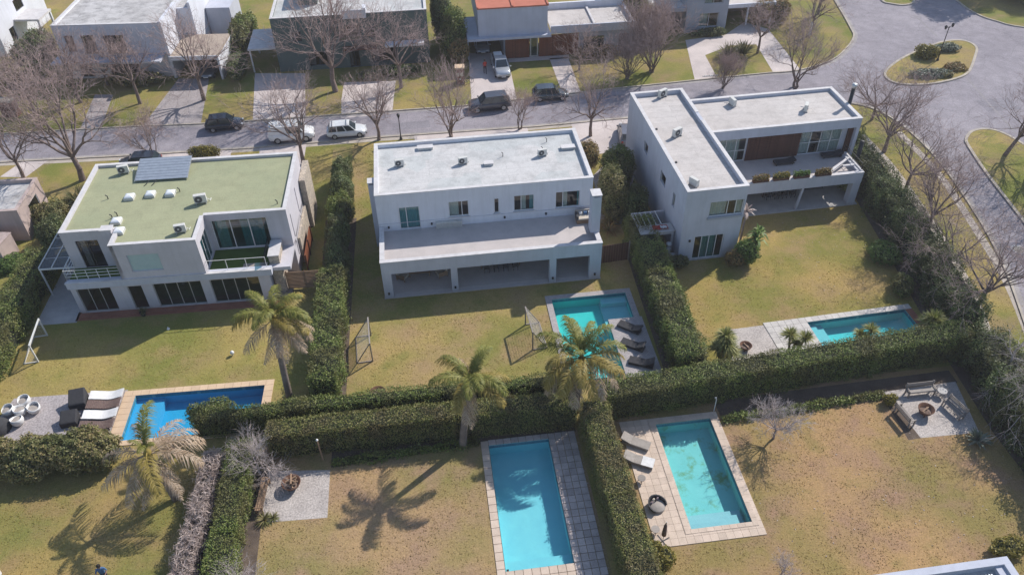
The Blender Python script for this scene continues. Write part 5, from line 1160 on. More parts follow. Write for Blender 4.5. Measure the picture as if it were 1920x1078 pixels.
# ------------------------------------------------------------------ hedges
hedge('hedge', 'clipped green hedge between the left lawn and the white house lawn', [(-8.55, 51.2), (-8.7, 39.2)], 2.1, 2.3, 'leaf_hedge', 285, 0.06, 0.2, rough=0.08)
for i, (y, w, hh, m_, lb) in enumerate(((53.4, 1.25, 2.6, 'leaf_dark', 'nearest to the slatted gate'), (56.6, 1.2, 3.1, 'leaf_dark', 'second from the slatted gate'), (60.0, 1.2, 2.9, 'leaf_hedge', 'third from the slatted gate'), (63.4, 1.1, 3.3, 'leaf_dark', 'fourth from the slatted gate'), (66.6, 1.0, 3.0, 'leaf_dark', 'nearest to the street'))):
    bush('boundary_shrub', 'dark boundary shrub beside the white house side yard, '+lb, (-8.35+0.15*(i % 2), y), w, 2.1, hh, m_, 210, 0.066, 6, 300+i, 'boundary shrubs between the two left houses')
hedge('hedge', 'dark hedge between the white house pool and the right-hand lawn', [(17.5, 54.0), (17.4, 47), (17.2, 37.6)], 2.2, 2.6, 'leaf_hedge', 285, 0.059, 0.22, rough=0.1, h2=2.4)
hedge('hedge', 'leafy hedge along the left edge of the left lawn', [(-33.0, 57.5), (-33.2, 50), (-33.7, 41.5)], 2.1, 2.3, 'leaf_hedge', 285, 0.059, 0.2, rough=0.09)
hedge('hedge', 'upper of two parallel hedges behind the white house lawn, beside the left palm', [(-17.2, 37.3), (-10, 37.25), (0, 37.1), (8.6, 36.75)], 1.05, 1.95, 'leaf_hedge', 314, 0.052, 0.14, rough=0.07, h2=2.45)
hedge('hedge', 'lower clipped hedge of two, above the front centre lawn and its palm', [(-12.0, 35.1), (0, 34.98), (8.2, 34.8)], 1.45, 2.45, 'leaf_clip', 323, 0.049, 0.07, rough=0.05)
hedge('hedge', 'long clipped hedge between the right-hand pool and the fire-pit lawn', [(10.2, 35.2), (22, 36.1), (30, 36.7), (37.6, 37.3)], 1.7, 2.6, 'leaf_hedge', 314, 0.052, 0.1, rough=0.06)
hedge('hedge', 'straight clipped hedge separating the two front swimming pools', [(9.4, 34.4), (9.5, 27), (9.75, 18.5)], 1.75, 2.55, 'leaf_clip', 380, 0.045, 0.07, rough=0.05)
hedge('hedge', 'clipped green hedge left of the gravel fire-pit patio, running to the bottom edge', [(-13.75, 34.6), (-13.9, 28), (-14.2, 19)], 1.5, 2.15, 'leaf_hedge', 361, 0.049, 0.09, rough=0.06)
hedge('hedge', 'leafless dry mauve hedge alongside the clipped green hedge at bottom left', [(-15.5, 34.2), (-15.85, 28), (-16.6, 19)], 1.1, 1.75, 'leaf_dry', 330, 0.19, 0.16, rough=0.14, aspect=0.09)
hedge('hedge', 'tall dark evergreen hedge along the street side of the right-hand lawn', [(41.0, 61.5), (40.6, 54), (39.8, 46), (38.6, 38.3)], 2.4, 3.0, 'leaf_dark', 247, 0.066, 0.4, rough=0.14)
hedge('hedge', 'dark overgrown hedge at the right picture edge beside the fire-pit benches', [(38.6, 36.5), (37.6, 31), (37.4, 24.5)], 2.6, 3.0, 'leaf_dark', 247, 0.066, 0.45, rough=0.14)
for i, (pts, m_, lb) in enumerate((([(-8.0, 33.45), (1.4, 33.8)], 'leaf_hedge', 'low green border planting along the front centre lawn under the clipped hedge'), ([(18.4, 33.35), (23.8, 33.6), (30.1, 34.0)], 'leaf_hedge', 'low green border planting behind the small bare tree on the brown lawn'))):
    hedge('border_planting', lb, pts, 0.55, 0.35, m_, 260, 0.07, 0.12, rough=0.08, cat='plants')
for k, (m_, lb) in enumerate((('leaf_autumn', 'reddish plants in the leftmost planter box'), ('leaf_yellow', 'yellow-green plants in the second planter box from the left'), ('leaf_bright', 'fresh green plants in the third planter box from the left'), ('leaf_autumn', 'reddish plants in the rightmost planter box'))):
    ub = 8.2+k*1.9+(0.15 if k == 3 else 0)
    hedge('planter_plants', lb+' on the L-shaped house terrace', [tuple((RX @ Vector((ub+0.1, 5.4, 0)))[:2]), tuple((RX @ Vector((ub+1.35, 5.4, 0)))[:2])], 0.3, 0.42, m_, 320, 0.07, 0.1, cat='plants', group='plants in the terrace boxes').location.z = 3.78

# big loose shrubbery, bottom left
for i, (x, y, rx, ry, h, m_, lb) in enumerate((
    (-30.2, 36.1, 2.6, 1.5, 2.5, 'leaf_olive', 'leftmost olive shrub of the loose row below the white tub chairs'),
    (-27.0, 35.9, 2.4, 1.5, 2.5, 'leaf_olive', 'olive shrub below the charcoal covered chairs, second in the bottom-left row'),
    (-24.0, 35.8, 2.2, 1.5, 2.5, 'leaf_olive', 'olive shrub below the wavy sun loungers, nearest the drooping dry palm'),
    (-33.6, 36.4, 2.4, 1.8, 2.6, 'leaf_dark', 'dark shrub at the left picture edge below the left lawn'))):
    bush('garden_shrub', lb, (x, y), rx, ry, h, m_, 240, 0.082, 7, 40+i, 'shrubs at the bottom left')
bush('garden_shrub', 'dense round dark green bush at the near corner of the deep blue pool', (-16.4, 38.0), 1.7, 1.3, 2.0, 'leaf_dark', 170, 0.07, 5, 51)
for i, (x, y, rx, ry, h, m_, lb) in enumerate((
    (-34.6, 64.2, 1.6, 1.5, 2.2, 'leaf_olive', 'olive shrub beside the wall of the pinkish house'),
    (-33.4, 61.2, 1.5, 1.8, 2.4, 'leaf_dark', 'rounded shrub between the pinkish house and the glass pergola'),
    (-36.3, 58.0, 1.3, 1.2, 1.0, 'leaf_bright', 'low bright green shrub at the foot of the pinkish wall block'),
    (-37.8, 56.0, 1.2, 1.2, 1.2, 'leaf_bright', 'small bright shrub at the left picture edge near the pinkish wall'),
    (16.2, 58.2, 1.6, 2.4, 4.6, 'leaf_olive', 'tall olive shrub in the narrow side yard right of the white house chimney'),
    (17.6, 62.6, 1.7, 2.2, 4.2, 'leaf_hedge', 'tall green shrub against the L-shaped house side wall'),
    (15.6, 66.4, 1.5, 2.0, 2.8, 'leaf_autumn', 'brownish shrub behind the white house right corner'),
    (17.9, 57.3, 1.3, 1.6, 3.6, 'leaf_dark', 'dark shrub next to the lean-to shed in the narrow side yard'),
    (25.6, 49.6, 1.1, 1.0, 2.4, 'leaf_bright', 'bright green shrub at the corner of the L-shaped house by the lawn'),
    (24.8, 49.5, 0.9, 0.8, 1.5, 'leaf_autumn', 'dark reddish shrub below the L-shaped house glass door'),
    (19.9, 49.9, 1.0, 0.6, 1.2, 'leaf_dark', 'dark low shrub at the front corner of the L-shaped house'),
    (41.2, 63.5, 1.6, 1.9, 3.4, 'leaf_dark', 'dark evergreen shrub behind the terrace end of the L-shaped house'),
    (38.6, 58.6, 1.0, 1.4, 2.0, 'leaf_hedge', 'green shrub at the gallery end of the L-shaped house'),
    (37.6, 48.5, 1.3, 1.6, 1.5, 'leaf_bright', 'light green shrub leaning over the right-hand lawn from the street hedge'),
    (36.9, 44.4, 1.1, 1.2, 1.3, 'leaf_hedge', 'low green shrub behind the far corner of the right-hand pool'),
    (30.3, 33.3, 0.5, 0.5, 0.8, 'leaf_yellow', 'small yellow bush at the corner of the bench patio'),
    (10.9, 23.6, 0.9, 1.1, 1.5, 'leaf_yellow', 'yellow-green bush at the end of the hedge between the front pools'),
    (31.6, 21.6, 1.3, 0.8, 0.9, 'leaf_yellow', 'yellow-green bush beside the parapet corner at bottom right'),
    (-22.5, 75.9-2.2, 1.5, 0.7, 1.5, 'leaf_yellow', 'yellow-green bush behind the green roof beside the street'),
    (60.6, 84.0, 1.6, 1.3, 1.5, 'leaf_yellow', 'yellow-green round bush on the oval traffic island'),
    (63.8, 85.3, 2.3, 0.9, 0.9, 'leaf_bluegrey', 'long blue-grey shrub at the back of the oval traffic island'),
    (58.6, 79.3, 2.4, 0.9, 0.9, 'leaf_bluegrey', 'long blue-grey shrub at the front of the oval traffic island'),
    (62.4, 80.5, 1.5, 1.1, 0.7, 'leaf_autumn', 'reddish low shrub at the right end of the oval traffic island'),
    (60.4, 78.9, 1.2, 0.6, 0.6, 'leaf_olive', 'tan dry shrub at the front of the oval traffic island'),
    (4.3, 93.0, 1.5, 2.0, 6.4, 'leaf_hedge', 'tall narrow evergreen between the dark green and red-roofed houses'),
    (3.4, 96.5, 1.8, 2.5, 7.5, 'leaf_dark', 'taller evergreen behind the narrow one between the dark green and red-roofed houses'),
    (4.9, 90.8, 1.2, 1.2, 3.4, 'leaf_autumn', 'orange-tipped shrub beside the red-roofed house carport'),
    (-21.6, 100.5, 1.6, 5.0, 3.8, 'leaf_hedge', 'tall green hedge-like shrub between the far white house and the dark green house'),
    (-21.4, 92.2, 1.2, 2.4, 2.6, 'leaf_dark', 'dark shrub beside the dark green house carport'),
    (-46.0, 99.0, 2.6, 3.0, 4.0, 'leaf_dark', 'dark evergreen left of the far white house'),
    (-44.2, 94.2, 2.0, 1.8, 2.6, 'leaf_hedge', 'green shrub at the left corner of the far white house'),
    (-48.5, 94.0, 2.6, 2.0, 3.0, 'leaf_olive', 'olive shrub in front of the cut-off white house at top left'),
    (-33.2, 91.6, 3.2, 0.9, 1.5, 'leaf_olive', 'clipped olive hedge-shrub in front of the far white house'),
    (28.8, 94.0, 2.0, 2.0, 4.6, 'leaf_autumn', 'yellowing shrub between the red-roofed and blue-grey houses'),
    (27.6, 97.5, 2.2, 2.5, 5.6, 'leaf_olive', 'olive tree-like shrub behind the yellowing one left of the blue-grey house'),
    (37.0, 94.3, 2.2, 0.7, 1.0, 'leaf_dark', 'dark low shrub under the blue-grey house window'),
    (-6.0, 88.9, 1.4, 0.7, 1.1, 'leaf_dark', 'dark clipped block shrub in front of the dark green house'),
    (-2.0, 89.5, 2.6, 0.9, 1.2, 'leaf_dark', 'low dark shrub at the right front of the dark green house'),
    (21.5, 90.6, 2.6, 0.9, 1.4, 'leaf_autumn', 'brown shrub in front of the red-roofed house blue wall'),
    (46.0, 97.5, 3.0, 2.4, 3.2, 'leaf_autumn', 'dark brownish shrub mass right of the blue-grey house carport'),
    (84.0, 100.0, 5.0, 5.0, 5.0, 'leaf_dark', 'dark evergreen mass at the top right picture corner'))):
    bush('garden_shrub', lb, (x, y), rx, ry, h, m_, 170 if y < 75 else 75, 0.072 if y < 75 else 0.115, 6, 100+i)

# ------------------------------------------------------------------ strappy plants
def blades(heads, n, L, w, seed, droop=0.25, up=0.25):
    """stiff pointed leaves radiating from each head (x,y,z)"""
    g = np.random.default_rng(seed); Vs = []; k = 0; Fs = []
    for (hx, hy, hz, s) in heads:
        for i in range(n):
            az = g.uniform(0, 2*math.pi); el = math.asin(min(1, max(-0.5, g.uniform(-0.25+up, 1.0)))); l = L*s*g.uniform(0.75, 1.1); wd = w*s
            d = np.array((math.cos(az)*math.cos(el), math.sin(az)*math.cos(el), math.sin(el))); t = np.array((-math.sin(az), math.cos(az), 0))
            p0 = np.array((hx, hy, hz)); p1 = p0+d*l*0.55; p2 = p0+d*l-np.array((0, 0, droop*l*math.cos(el)))
            Vs += [p0-t*wd*0.5, p0+t*wd*0.5, p1+t*wd*0.5, p1-t*wd*0.5, p2+t*wd*0.08, p2-t*wd*0.08]; Fs += [(k, k+1, k+2, k+3), (k+3, k+2, k+4, k+5)]; k += 6
    return np.array(Vs), np.array(Fs)
def yucca(label, loc, heads, L, n, seed, name='yucca_plant', mat='yucca', w=0.07, group=None, droop=0.25, up=0.25):
    T = thing(name, label, 'plant', loc, group=group)
    V, F = blades(heads, n, L, w, seed, droop, up); link('leaves', np_mesh('leaves', V, F, M[mat]), T)
    if heads[0][2] > 0.4:
        for (x, y, z, s) in heads: MB().tube([(x*0.25, y*0.25, 0), (x*0.7, y*0.7, z*0.55), (x, y, z)], [0.11, 0.09, 0.07], 7).build('stem', M['palm_bark'], T, smooth=True)
    return T
YG = 'spiky yuccas in front of the right-hand pool'
yucca('dense green yucca left of the small gravel patio with the rusty bowl', (20.05, 38.75), [(0, 0, 1.7, 1), (0.4, -0.2, 1.1, 0.9), (-0.4, 0.2, 1.2, 0.9), (0.1, 0.4, 2.2, 0.9)], 1.15, 190, 61, group=YG, droop=0.35)
yucca('two-headed yucca beside the white paving of the right-hand pool', (25.3, 38.7), [(-0.4, 0.1, 2.0, 1), (0.75, -0.1, 1.7, 0.95), (0.1, 0, 1.2, 0.8)], 0.85, 160, 62, group=YG)
yucca('small yucca rising in the middle of the right-hand pool front edge', (30.3, 38.2), [(-0.3, 0, 1.9, 0.9), (0.5, 0.1, 2.1, 1), (0.1, -0.2, 1.6, 0.8)], 0.8, 130, 63, group=YG)
yucca('round bright yucca at the far right corner of the right-hand pool', (35.9, 38.7), [(0, 0, 2.0, 1.1), (0.3, 0.2, 1.7, 1), (-0.3, -0.1, 1.7, 1)], 1.05, 210, 64, group=YG)
yucca('broad green agave at the corner of the bench patio, right edge', (34.4, 29.3), [(0, 0, 0.15, 1)], 0.95, 46, 65, 'agave_plant', 'leaf_bluegrey', 0.16, droop=0.1)
FG = 'flax clumps'
yucca('dark flax clump left of two on the small lawn before the blue-grey house', (37.2, 87.9), [(0, 0, 0.1, 1), (0.4, 0.2, 0.1, 0.9)], 2.1, 90, 66, 'flax_plant', 'flax', 0.10, FG, 0.2, 0.55)
yucca('dark flax clump right of two on the small lawn before the blue-grey house', (39.4, 88.0), [(0, 0, 0.1, 1), (-0.3, 0.3, 0.1, 0.9)], 2.1, 90, 67, 'flax_plant', 'flax', 0.10, FG, 0.2, 0.55)
yucca('large flax clump between the pinkish house and the green-roofed house', (-33.3, 67.0), [(0, 0, 0.1, 1), (0.7, -0.8, 0.1, 0.9), (-0.5, -1.4, 0.1, 1), (0.4, 0.8, 0.1, 0.9)], 2.0, 90, 68, 'flax_plant', 'flax', 0.10, FG, 0.35, 0.45)
yucca('tall-leaved plant by the L-shaped house corner above the lawn', (26.5, 50.0), [(0, 0, 2.0, 1), (0.3, 0.4, 2.5, 0.8)], 1.3, 26, 69, 'leafy_plant', 'leaf_bright', 0.22, None, 0.6, 0.3)
yucca('dry straw-coloured strappy plant hanging at the L-shaped house window corner', (25.9, 51.6), [(0, 0, 3.9, 1)], 0.9, 24, 71, 'leafy_plant', 'leaf_dry', 0.14, None, 0.3, 0.3)
yucca('yellow-green strappy plant in the side yard by the white house chimney', (15.3, 55.6), [(0, 0, 0.1, 1), (0.3, 0.9, 0.1, 0.9)], 1.5, 40, 70, 'leafy_plant', 'leaf_autumn', 0.12, None, 0.5, 0.3)
yucca('small spiky tufts at the hedge foot beside the gravel fire-pit patio', (-12.1, 29.7), [(0, 0, 0.1, 1), (0.5, 0.1, 0.05, 0.8)], 0.7, 60, 72, 'tuft_plant', 'leaf_olive', 0.05)

# ------------------------------------------------------------------ bare trees
def prisms(A, B, ra, rb, sides):
    """tapered sticks from points A to B, vectorised"""
    A = np.asarray(A, float); B = np.asarray(B, float); n = len(A); d = B-A; d /= np.linalg.norm(d, axis=1, keepdims=True)+1e-9
    ref = np.where(np.abs(d[:, 2:3]) < 0.9, np.array([[0, 0, 1.0]]), np.array([[1.0, 0, 0]])); u = np.cross(d, ref); u /= np.linalg.norm(u, axis=1, keepdims=True)+1e-9; v = np.cross(d, u)
    V = []
    for P_, r_ in ((A, ra), (B, rb)):
        for k in range(sides):
            t = 2*math.pi*k/sides; V.append(P_+(u*math.cos(t)+v*math.sin(t))*np.asarray(r_)[:, None])
    V = np.stack(V, 1).reshape(-1, 3); base = (np.arange(n)*2*sides)[:, None]
    F = np.concatenate([base+np.array([[k, (k+1) % sides, sides+(k+1) % sides, sides+k]]) for k in range(sides)]); return V, F

def grow(h, spread, seed, fork=0.28, nmain=5, levels=5, upb=0.35, r0=0.16, kids=(4, 4, 4, 4), lean=(0, 0), ratio=0.62, stems=1):
    """branch skeleton as (level, p, q, r_p, r_q)"""
    g = np.random.default_rng(seed); segs = []
    def branch(p, d, L, r_, lev):
        nseg = 4 if lev < 2 else (3 if lev < 4 else 2); pts = [p]; dd = d.copy(); rr = [r_]
        for i in range(nseg):
            dd = dd+g.normal(0, 0.12+0.04*lev, 3)+np.array((0, 0, upb*0.16)); dd /= np.linalg.norm(dd); pts.append(pts[-1]+dd*L/nseg); rr.append(r_*(1-0.55*(i+1)/nseg))
            segs.append((lev, pts[-2], pts[-1], rr[-2], rr[-1]))
        if lev >= levels: return
        n = kids[min(lev-1, len(kids)-1)]+int(g.integers(0, 2))
        for i in range(n):
            t = g.uniform(0.3, 1.0) if i else 1.0; k = min(nseg-1, int(t*nseg)); q = pts[k]+(pts[k+1]-pts[k])*(t*nseg-k) if k < nseg else pts[-1]
            ax = g.normal(0, 1, 3); sd = np.cross(dd, ax); sd /= np.linalg.norm(sd)+1e-9
            an = g.uniform(0.35, 0.85) if i else g.uniform(0.05, 0.3); nd = dd*math.cos(an)+sd*math.sin(an)*spread; nd[2] += upb*0.25; nd /= np.linalg.norm(nd)
            branch(q, nd, L*ratio*g.uniform(0.8, 1.15), max(0.0095, rr[min(k, nseg)]*0.62), lev+1)
    for s_ in range(stems):
        a = 2*math.pi*s_/stems+0.7; b0 = np.array((math.cos(a), math.sin(a), 0))*(0.12 if stems > 1 else 0); ld = np.array((lean[0], lean[1], 1.0))+(np.array((math.cos(a), math.sin(a), 0))*0.25 if stems > 1 else 0)
        ld = ld/np.linalg.norm(ld); top = b0+ld*h*fork; mid = b0+ld*h*fork*0.5+g.normal(0, 0.05, 3)*np.array((1, 1, 0))
        segs.append((0, b0, mid, r0*1.25, r0)); segs.append((0, mid, top, r0, r0*0.85)); nm = nmain if stems == 1 else max(3, nmain-1)
        for i in range(nm):
            a = 2*math.pi*i/nm+g.uniform(-0.4, 0.4); tl = g.uniform(0.5, 0.95)*spread if i else 0.1
            d = np.array((math.cos(a)*math.sin(tl), math.sin(a)*math.sin(tl), math.cos(tl)))+ld*0.2; d /= np.linalg.norm(d); branch(top, d, h*(1-fork)*0.50, r0*0.6, 1)
    return segs
def tree_meshes(segs, mat_t, mat_b, mat_w):
    out = []
    for name, lo, hi, sides, mt in (('trunk', 0, 0, 8, mat_t), ('limbs', 1, 2, 5, mat_b), ('twigs', 3, 9, 3, mat_w)):
        S = [s for s in segs if lo <= s[0] <= hi]; V, F = prisms([s[1] for s in S], [s[2] for s in S], [s[3] for s in S], [s[4] for s in S], sides)
        out.append((name, np_mesh(name, V, F, M[mt], smooth=(name == 'trunk'))))
    return out
TREES = {}
def proto(key, **k):
    mats = k.pop('mats', ('bark', 'bark', 'twig')); TREES[key] = tree_meshes(grow(**k), *mats)
def tree(key, label, loc, s=1.0, rot=0.0, name='bare_tree', group='leafless street and garden trees', sz=None):
    T = thing(name, label, 'tree', loc, rot, group); T.scale = (s, s, sz or s)
    for nm, me in TREES[key]: link(nm, me, T)
    return T
proto('wide', h=9.0, spread=1.1, seed=3, fork=0.22, nmain=7, r0=0.19, kids=(4, 4, 3, 3), ratio=0.66)
proto('tall', h=9.0, spread=0.95, seed=8, fork=0.24, nmain=6, r0=0.18, kids=(4, 4, 3, 3), ratio=0.66)
proto('round', h=8.0, spread=1.15, seed=14, fork=0.30, nmain=7, r0=0.16, kids=(4, 4, 3, 3), upb=0.2, ratio=0.62)
proto('vee', h=6.0, spread=0.7, seed=21, fork=0.10, nmain=4, r0=0.12, kids=(4, 4, 3, 3), stems=2, ratio=0.66)
proto('dense', h=6.0, spread=0.8, seed=27, fork=0.06, nmain=5, r0=0.10, kids=(4, 4, 3, 3), stems=4, upb=0.7, ratio=0.66)
proto('pink', h=7.0, spread=1.25, seed=33, fork=0.22, nmain=7, r0=0.13, kids=(4, 4, 3, 3), upb=0.15, ratio=0.66)
proto('small', h=3.9, spread=1.3, seed=43, fork=0.24, nmain=9, r0=0.07, kids=(4, 5, 5), levels=4, upb=0.35, mats=('bark', 'twig_pale', 'twig_pale'))
proto('gnarl', h=4.0, spread=1.3, seed=46, fork=0.15, nmain=6, r0=0.10, kids=(5, 5, 5), levels=4, upb=0.0, mats=('twig_pale', 'twig_pale', 'twig_pale'), ratio=0.72)
proto('droop', h=6.5, spread=1.5, seed=52, fork=0.30, nmain=5, r0=0.13, kids=(4, 4, 4), levels=4, upb=-0.3, mats=('bark', 'twig_pale', 'twig_pale'), ratio=0.75)
for i, (key, lb, x, y, s, rot) in enumerate((
    ('wide', 'large forked bare tree in front of the pinkish house, left of the green roof', -33.9, 71.4, 1.35, 0.4),
    ('tall', 'bare tree at the left picture edge beside the near pavement', -39.9, 72.8, 0.85, 2.0),
    ('tall', 'bare tree on the cobbled drive of the far white house', -24.6, 86.6, 1.15, 1.2),
    ('round', 'bare tree on the small green lawn before the far white house', -31.7, 86.9, 1.1, 2.6),
    ('wide', 'bare tree left of the far white house lawn', -38.5, 88.2, 0.95, 4.0),
    ('pink', 'tangled bare tree near the brick pillar at the far left', -43.0, 86.5, 1.25, 0.9),
    ('round', 'bare tree behind the brick pillar at the left edge across the street', -47.5, 90.0, 1.1, 5.1),
    ('pink', 'pinkish bare tree right under the windows of the far white house', -36.5, 92.2, 0.95, 2.2),
    ('wide', 'largest bare tree, in front of the dark green house', -9.8, 86.4, 1.45, 3.3),
    ('round', 'bare tree right of the largest one before the dark green house', -2.3, 86.1, 1.15, 0.2),
    ('vee', 'slender forked bare tree on the near verge behind the white house roof', 2.6, 74.0, 1.25, 0.5),
    ('wide', 'spreading bare tree at the back left corner of the white house', -4.9, 74.7, 0.85, 1.9),
    ('tall', 'bare tree leaning over the parked white van and wagon', -12.4, 71.0, 1.05, 4.4),
    ('vee', 'thin bare sapling behind the middle of the white house roof', 10.0, 74.6, 0.75, 2.7),
    ('vee', 'bare sapling in the verge between the green roof and the street', -27.6, 74.2, 0.85, 5.3),
    ('tall', 'bare tree with a few brown leaves between the white and L-shaped houses', 17.1, 72.1, 0.9, 0.1),
    ('pink', 'spreading bare tree before the blue wall of the red-roofed house', 18.9, 87.3, 0.85, 3.0),
    ('dense', 'dense upright purple-brown bare tree left of the blue-grey house', 27.2, 85.5, 1.4, 0.0),
    ('dense', 'smaller upright purple bare tree behind the L-shaped house roof corner', 24.0, 84.2, 0.95, 1.4),
    ('round', 'bare tree in front of the blue-grey house carport', 41.3, 88.4, 0.85, 1.1),
    ('vee', 'forked bare tree behind the rear wing of the L-shaped house', 42.2, 79.0, 1.3, 0.8),
    ('dense', 'low bare shrub-like tree behind the L-shaped house roof', 34.2, 80.2, 0.65, 2.2),
    ('tall', 'bare tree on the corner lawn near the top centre right', 49.9, 92.6, 0.85, 0.3),
    ('wide', 'bare tree at the top of the corner lawn beside the plaza', 53.5, 98.5, 0.9, 2.4),
    ('pink', 'bare tree at the street corner behind the black stove pipe', 47.4, 70.8, 1.0, 0.7),
    ('wide', 'bare street tree beside the terrace end of the L-shaped house', 45.6, 64.5, 0.9, 1.7),
    ('pink', 'bare street tree above the dark evergreen hedge, second from the corner', 44.4, 57.8, 1.15, 3.6),
    ('wide', 'bare street tree leaning over the right-hand street halfway down', 43.0, 51.5, 0.85, 5.0),
    ('pink', 'bare street tree beside the path above the right-hand pool', 41.6, 46.0, 1.1, 0.2),
    ('round', 'bare street tree beside the path at the right end of the long hedge', 40.9, 40.6, 1.05, 2.9),
    ('tall', 'tree on the grass median at the right edge, nearest its tip', 57.0, 62.0, 1.0, 1.0),
    ('tall', 'tree on the grass median at the right edge, second from its tip', 56.4, 57.6, 0.95, 3.0),
    ('tall', 'tree on the grass median at the right edge, third from its tip', 55.5, 52.5, 0.95, 5.2))):
    T = tree(key, lb, (x, y), s, rot)
    if 'median' in lb: T.rotation_euler = (0, R(18), rot*0)
tree('small', 'small vase-shaped bare tree casting a shadow on the brown front lawn', (21.17, 31.43), 1.0, 0.5)
tree('gnarl', 'low gnarled pale bare tree over the gravel fire-pit patio', (-12.8, 33.4), 0.9, 1.2)
tree('droop', 'pale bare tree drooping over the right edge beside the bench patio', (38.6, 33.6), 1.0, 2.6)
tree('droop', 'pale bare tree at the right edge below the bench patio', (39.0, 29.4), 1.05, 5.0)
tree('small', 'tiny bare sapling near the bottom edge of the brown front lawn', (17.9, 21.9), 0.45, 3.0)
tree('gnarl', 'low leafless shrub with pale twigs at the bottom edge by the clipped hedge', (-12.6, 24.2), 0.8, 4.0)
# the evergreen whose shadow falls across the plaza at the top right
T = thing('evergreen_tree', 'tall evergreen at the top right picture corner shading the plaza road', 'tree', (79.5, 104.0), group=None)
MB().tube([(0, 0, 0), (0.1, 0, 4), (0, 0.1, 8)], [0.4, 0.32, 0.18], 9).build('trunk', M['bark'], T, smooth=True)
lob = [(math.cos(a)*r_, math.sin(a)*r_, z, 2.6, 2.6, 1.8) for a, r_, z in ((0, 2.4, 5), (1.3, 2.6, 6), (2.5, 2.3, 5.2), (3.7, 2.6, 6.4), (5, 2.4, 5.6), (0.6, 1.4, 8.4), (2.8, 1.5, 8.6), (4.6, 1.2, 9.4))]
V, F = leaf_blob(lob, 45, 0.16, 91); link('crown', np_mesh('crown', V, F, M['leaf_dark']), T)

# ------------------------------------------------------------------ palms
def frond_mesh(L, up, droop, mat, seed, leaf=0.66, n=88, dry=0.0):
    """arched midrib with drooping leaflets on both sides, growing along +x"""
    g = np.random.default_rng(seed); pts = []; a = up; p = np.array((0.0, 0, 0)); N_ = 26; sw = g.uniform(-0.02, 0.02); yaw = 0
    for i in range(N_+1):
        pts.append(p.copy()); a -= (up+droop)/N_*(0.4+1.2*i/N_); yaw += sw; p = p+np.array((math.cos(a)*math.cos(yaw), math.sin(yaw)*math.cos(a), math.sin(a)))*L/N_
    pts = np.array(pts); V = []; F = []; k = 0
    A, B = pts[:-1], pts[1:]; rad = np.linspace(0.045, 0.008, N_+1); v, f = prisms(A, B, rad[:-1], rad[1:], 4); V.append(v); F.append(f); k = len(v)
    for i in range(n):
        t = 0.16+0.84*(i+g.uniform(0, 1))/n; q = t*N_; j = min(N_-1, int(q)); c = pts[j]+(pts[j+1]-pts[j])*(q-j); d = pts[j+1]-pts[j]; d /= np.linalg.norm(d)
        sd = np.cross(d, (0, 0, 1.0)); sd /= np.linalg.norm(sd)+1e-9; un = np.cross(sd, d)
        ll = leaf*math.sin(math.pi*min(1, 0.18+0.80*t))**0.7*g.uniform(0.8, 1.15)
        for s_ in (-1, 1):
            for rep in range(1):
                o = sd*s_*g.uniform(0.55, 1.0)+d*g.uniform(0.45, 0.9)+un*g.uniform(-0.25, 0.45)*(1-dry); o /= np.linalg.norm(o)
                e1 = c+o*ll*0.5; e2 = c+o*ll-np.array((0, 0, ll*(0.62+0.25*dry)*g.uniform(0.6, 1.3))); w = np.cross(o, un); w = w/(np.linalg.norm(w)+1e-9)*0.021
                V.append(np.array([c-w*0.6, c+w*0.6, e1+w, e1-w, e2+w*0.2, e2-w*0.2])); F.append(np.array([(k, k+1, k+2, k+3), (k+3, k+2, k+4, k+5)])); k += 6
    return np_mesh('frond', np.concatenate(V), np.concatenate(F), M[mat])
FR = {'g1': frond_mesh(3.1, 0.95, 0.75, 'frond_green', 1), 'g2': frond_mesh(2.9, 1.25, 0.45, 'frond_green', 2), 'g3': frond_mesh(3.2, 0.6, 1.0, 'frond_green', 3),
      'y1': frond_mesh(3.1, 0.45, 1.15, 'frond_gold', 4), 'y2': frond_mesh(3.0, 0.75, 0.95, 'frond_gold', 5),
      'd1': frond_mesh(3.1, 0.40, 1.0, 'frond_dry', 6, dry=0.45, n=46), 'd2': frond_mesh(3.0, -0.15, 0.85, 'frond_dry', 7, dry=0.7, n=40), 'd3': frond_mesh(3.0, -0.95, 0.45, 'frond_dry', 8, dry=0.9, leaf=0.45, n=34)}
def palm(label, loc, h, top, seq, seed, s=1.0, r0=0.19):
    """seq: (frond kind, azimuth in degrees)"""
    g = np.random.default_rng(seed); T = thing('palm_tree', label, 'palm', loc, group='feathery palms along the hedges')
    pts = []; rad = []
    for i in range(13):
        t = i/12; pts.append((top[0]*t**1.4, top[1]*t**1.4, h*t)); rad.append(r0*(1.25-0.35*t+(0.03 if i % 2 else 0)))
    MB().tube(pts, rad, 10).build('trunk', M['palm_bark'], T, smooth=True)
    mb = MB(); mb.lathe([(0.13, -0.5), (0.24, -0.2), (0.26, 0.0), (0.16, 0.25), (0.03, 0.5)], 9); mb.v = [(x+top[0], y+top[1], z+h) for x, y, z in mb.v]; mb.build('crownshaft', M['frond_gold'], T, smooth=True)
    for i, (k, az) in enumerate(seq):
        o = link('frond', FR[k], T); o.location = (top[0], top[1], h+(0.25 if k[0] == 'g' else (0.1 if k[0] == 'y' else -0.1))); o.rotation_euler = (g.uniform(-0.12, 0.12), g.uniform(-0.1, 0.1), R(az+g.uniform(-6, 6))); o.scale = (s*g.uniform(0.92, 1.08),)*3
    for k in range(4):                                  # young upright fronds closing the heart of the crown
        o = link('frond', FR['g2'], T); o.location = (top[0], top[1], h+0.2); o.rotation_euler = (0, -0.25, R(90*k+g.uniform(-30, 30))); o.scale = (s*g.uniform(0.42, 0.6),)*3
    return T
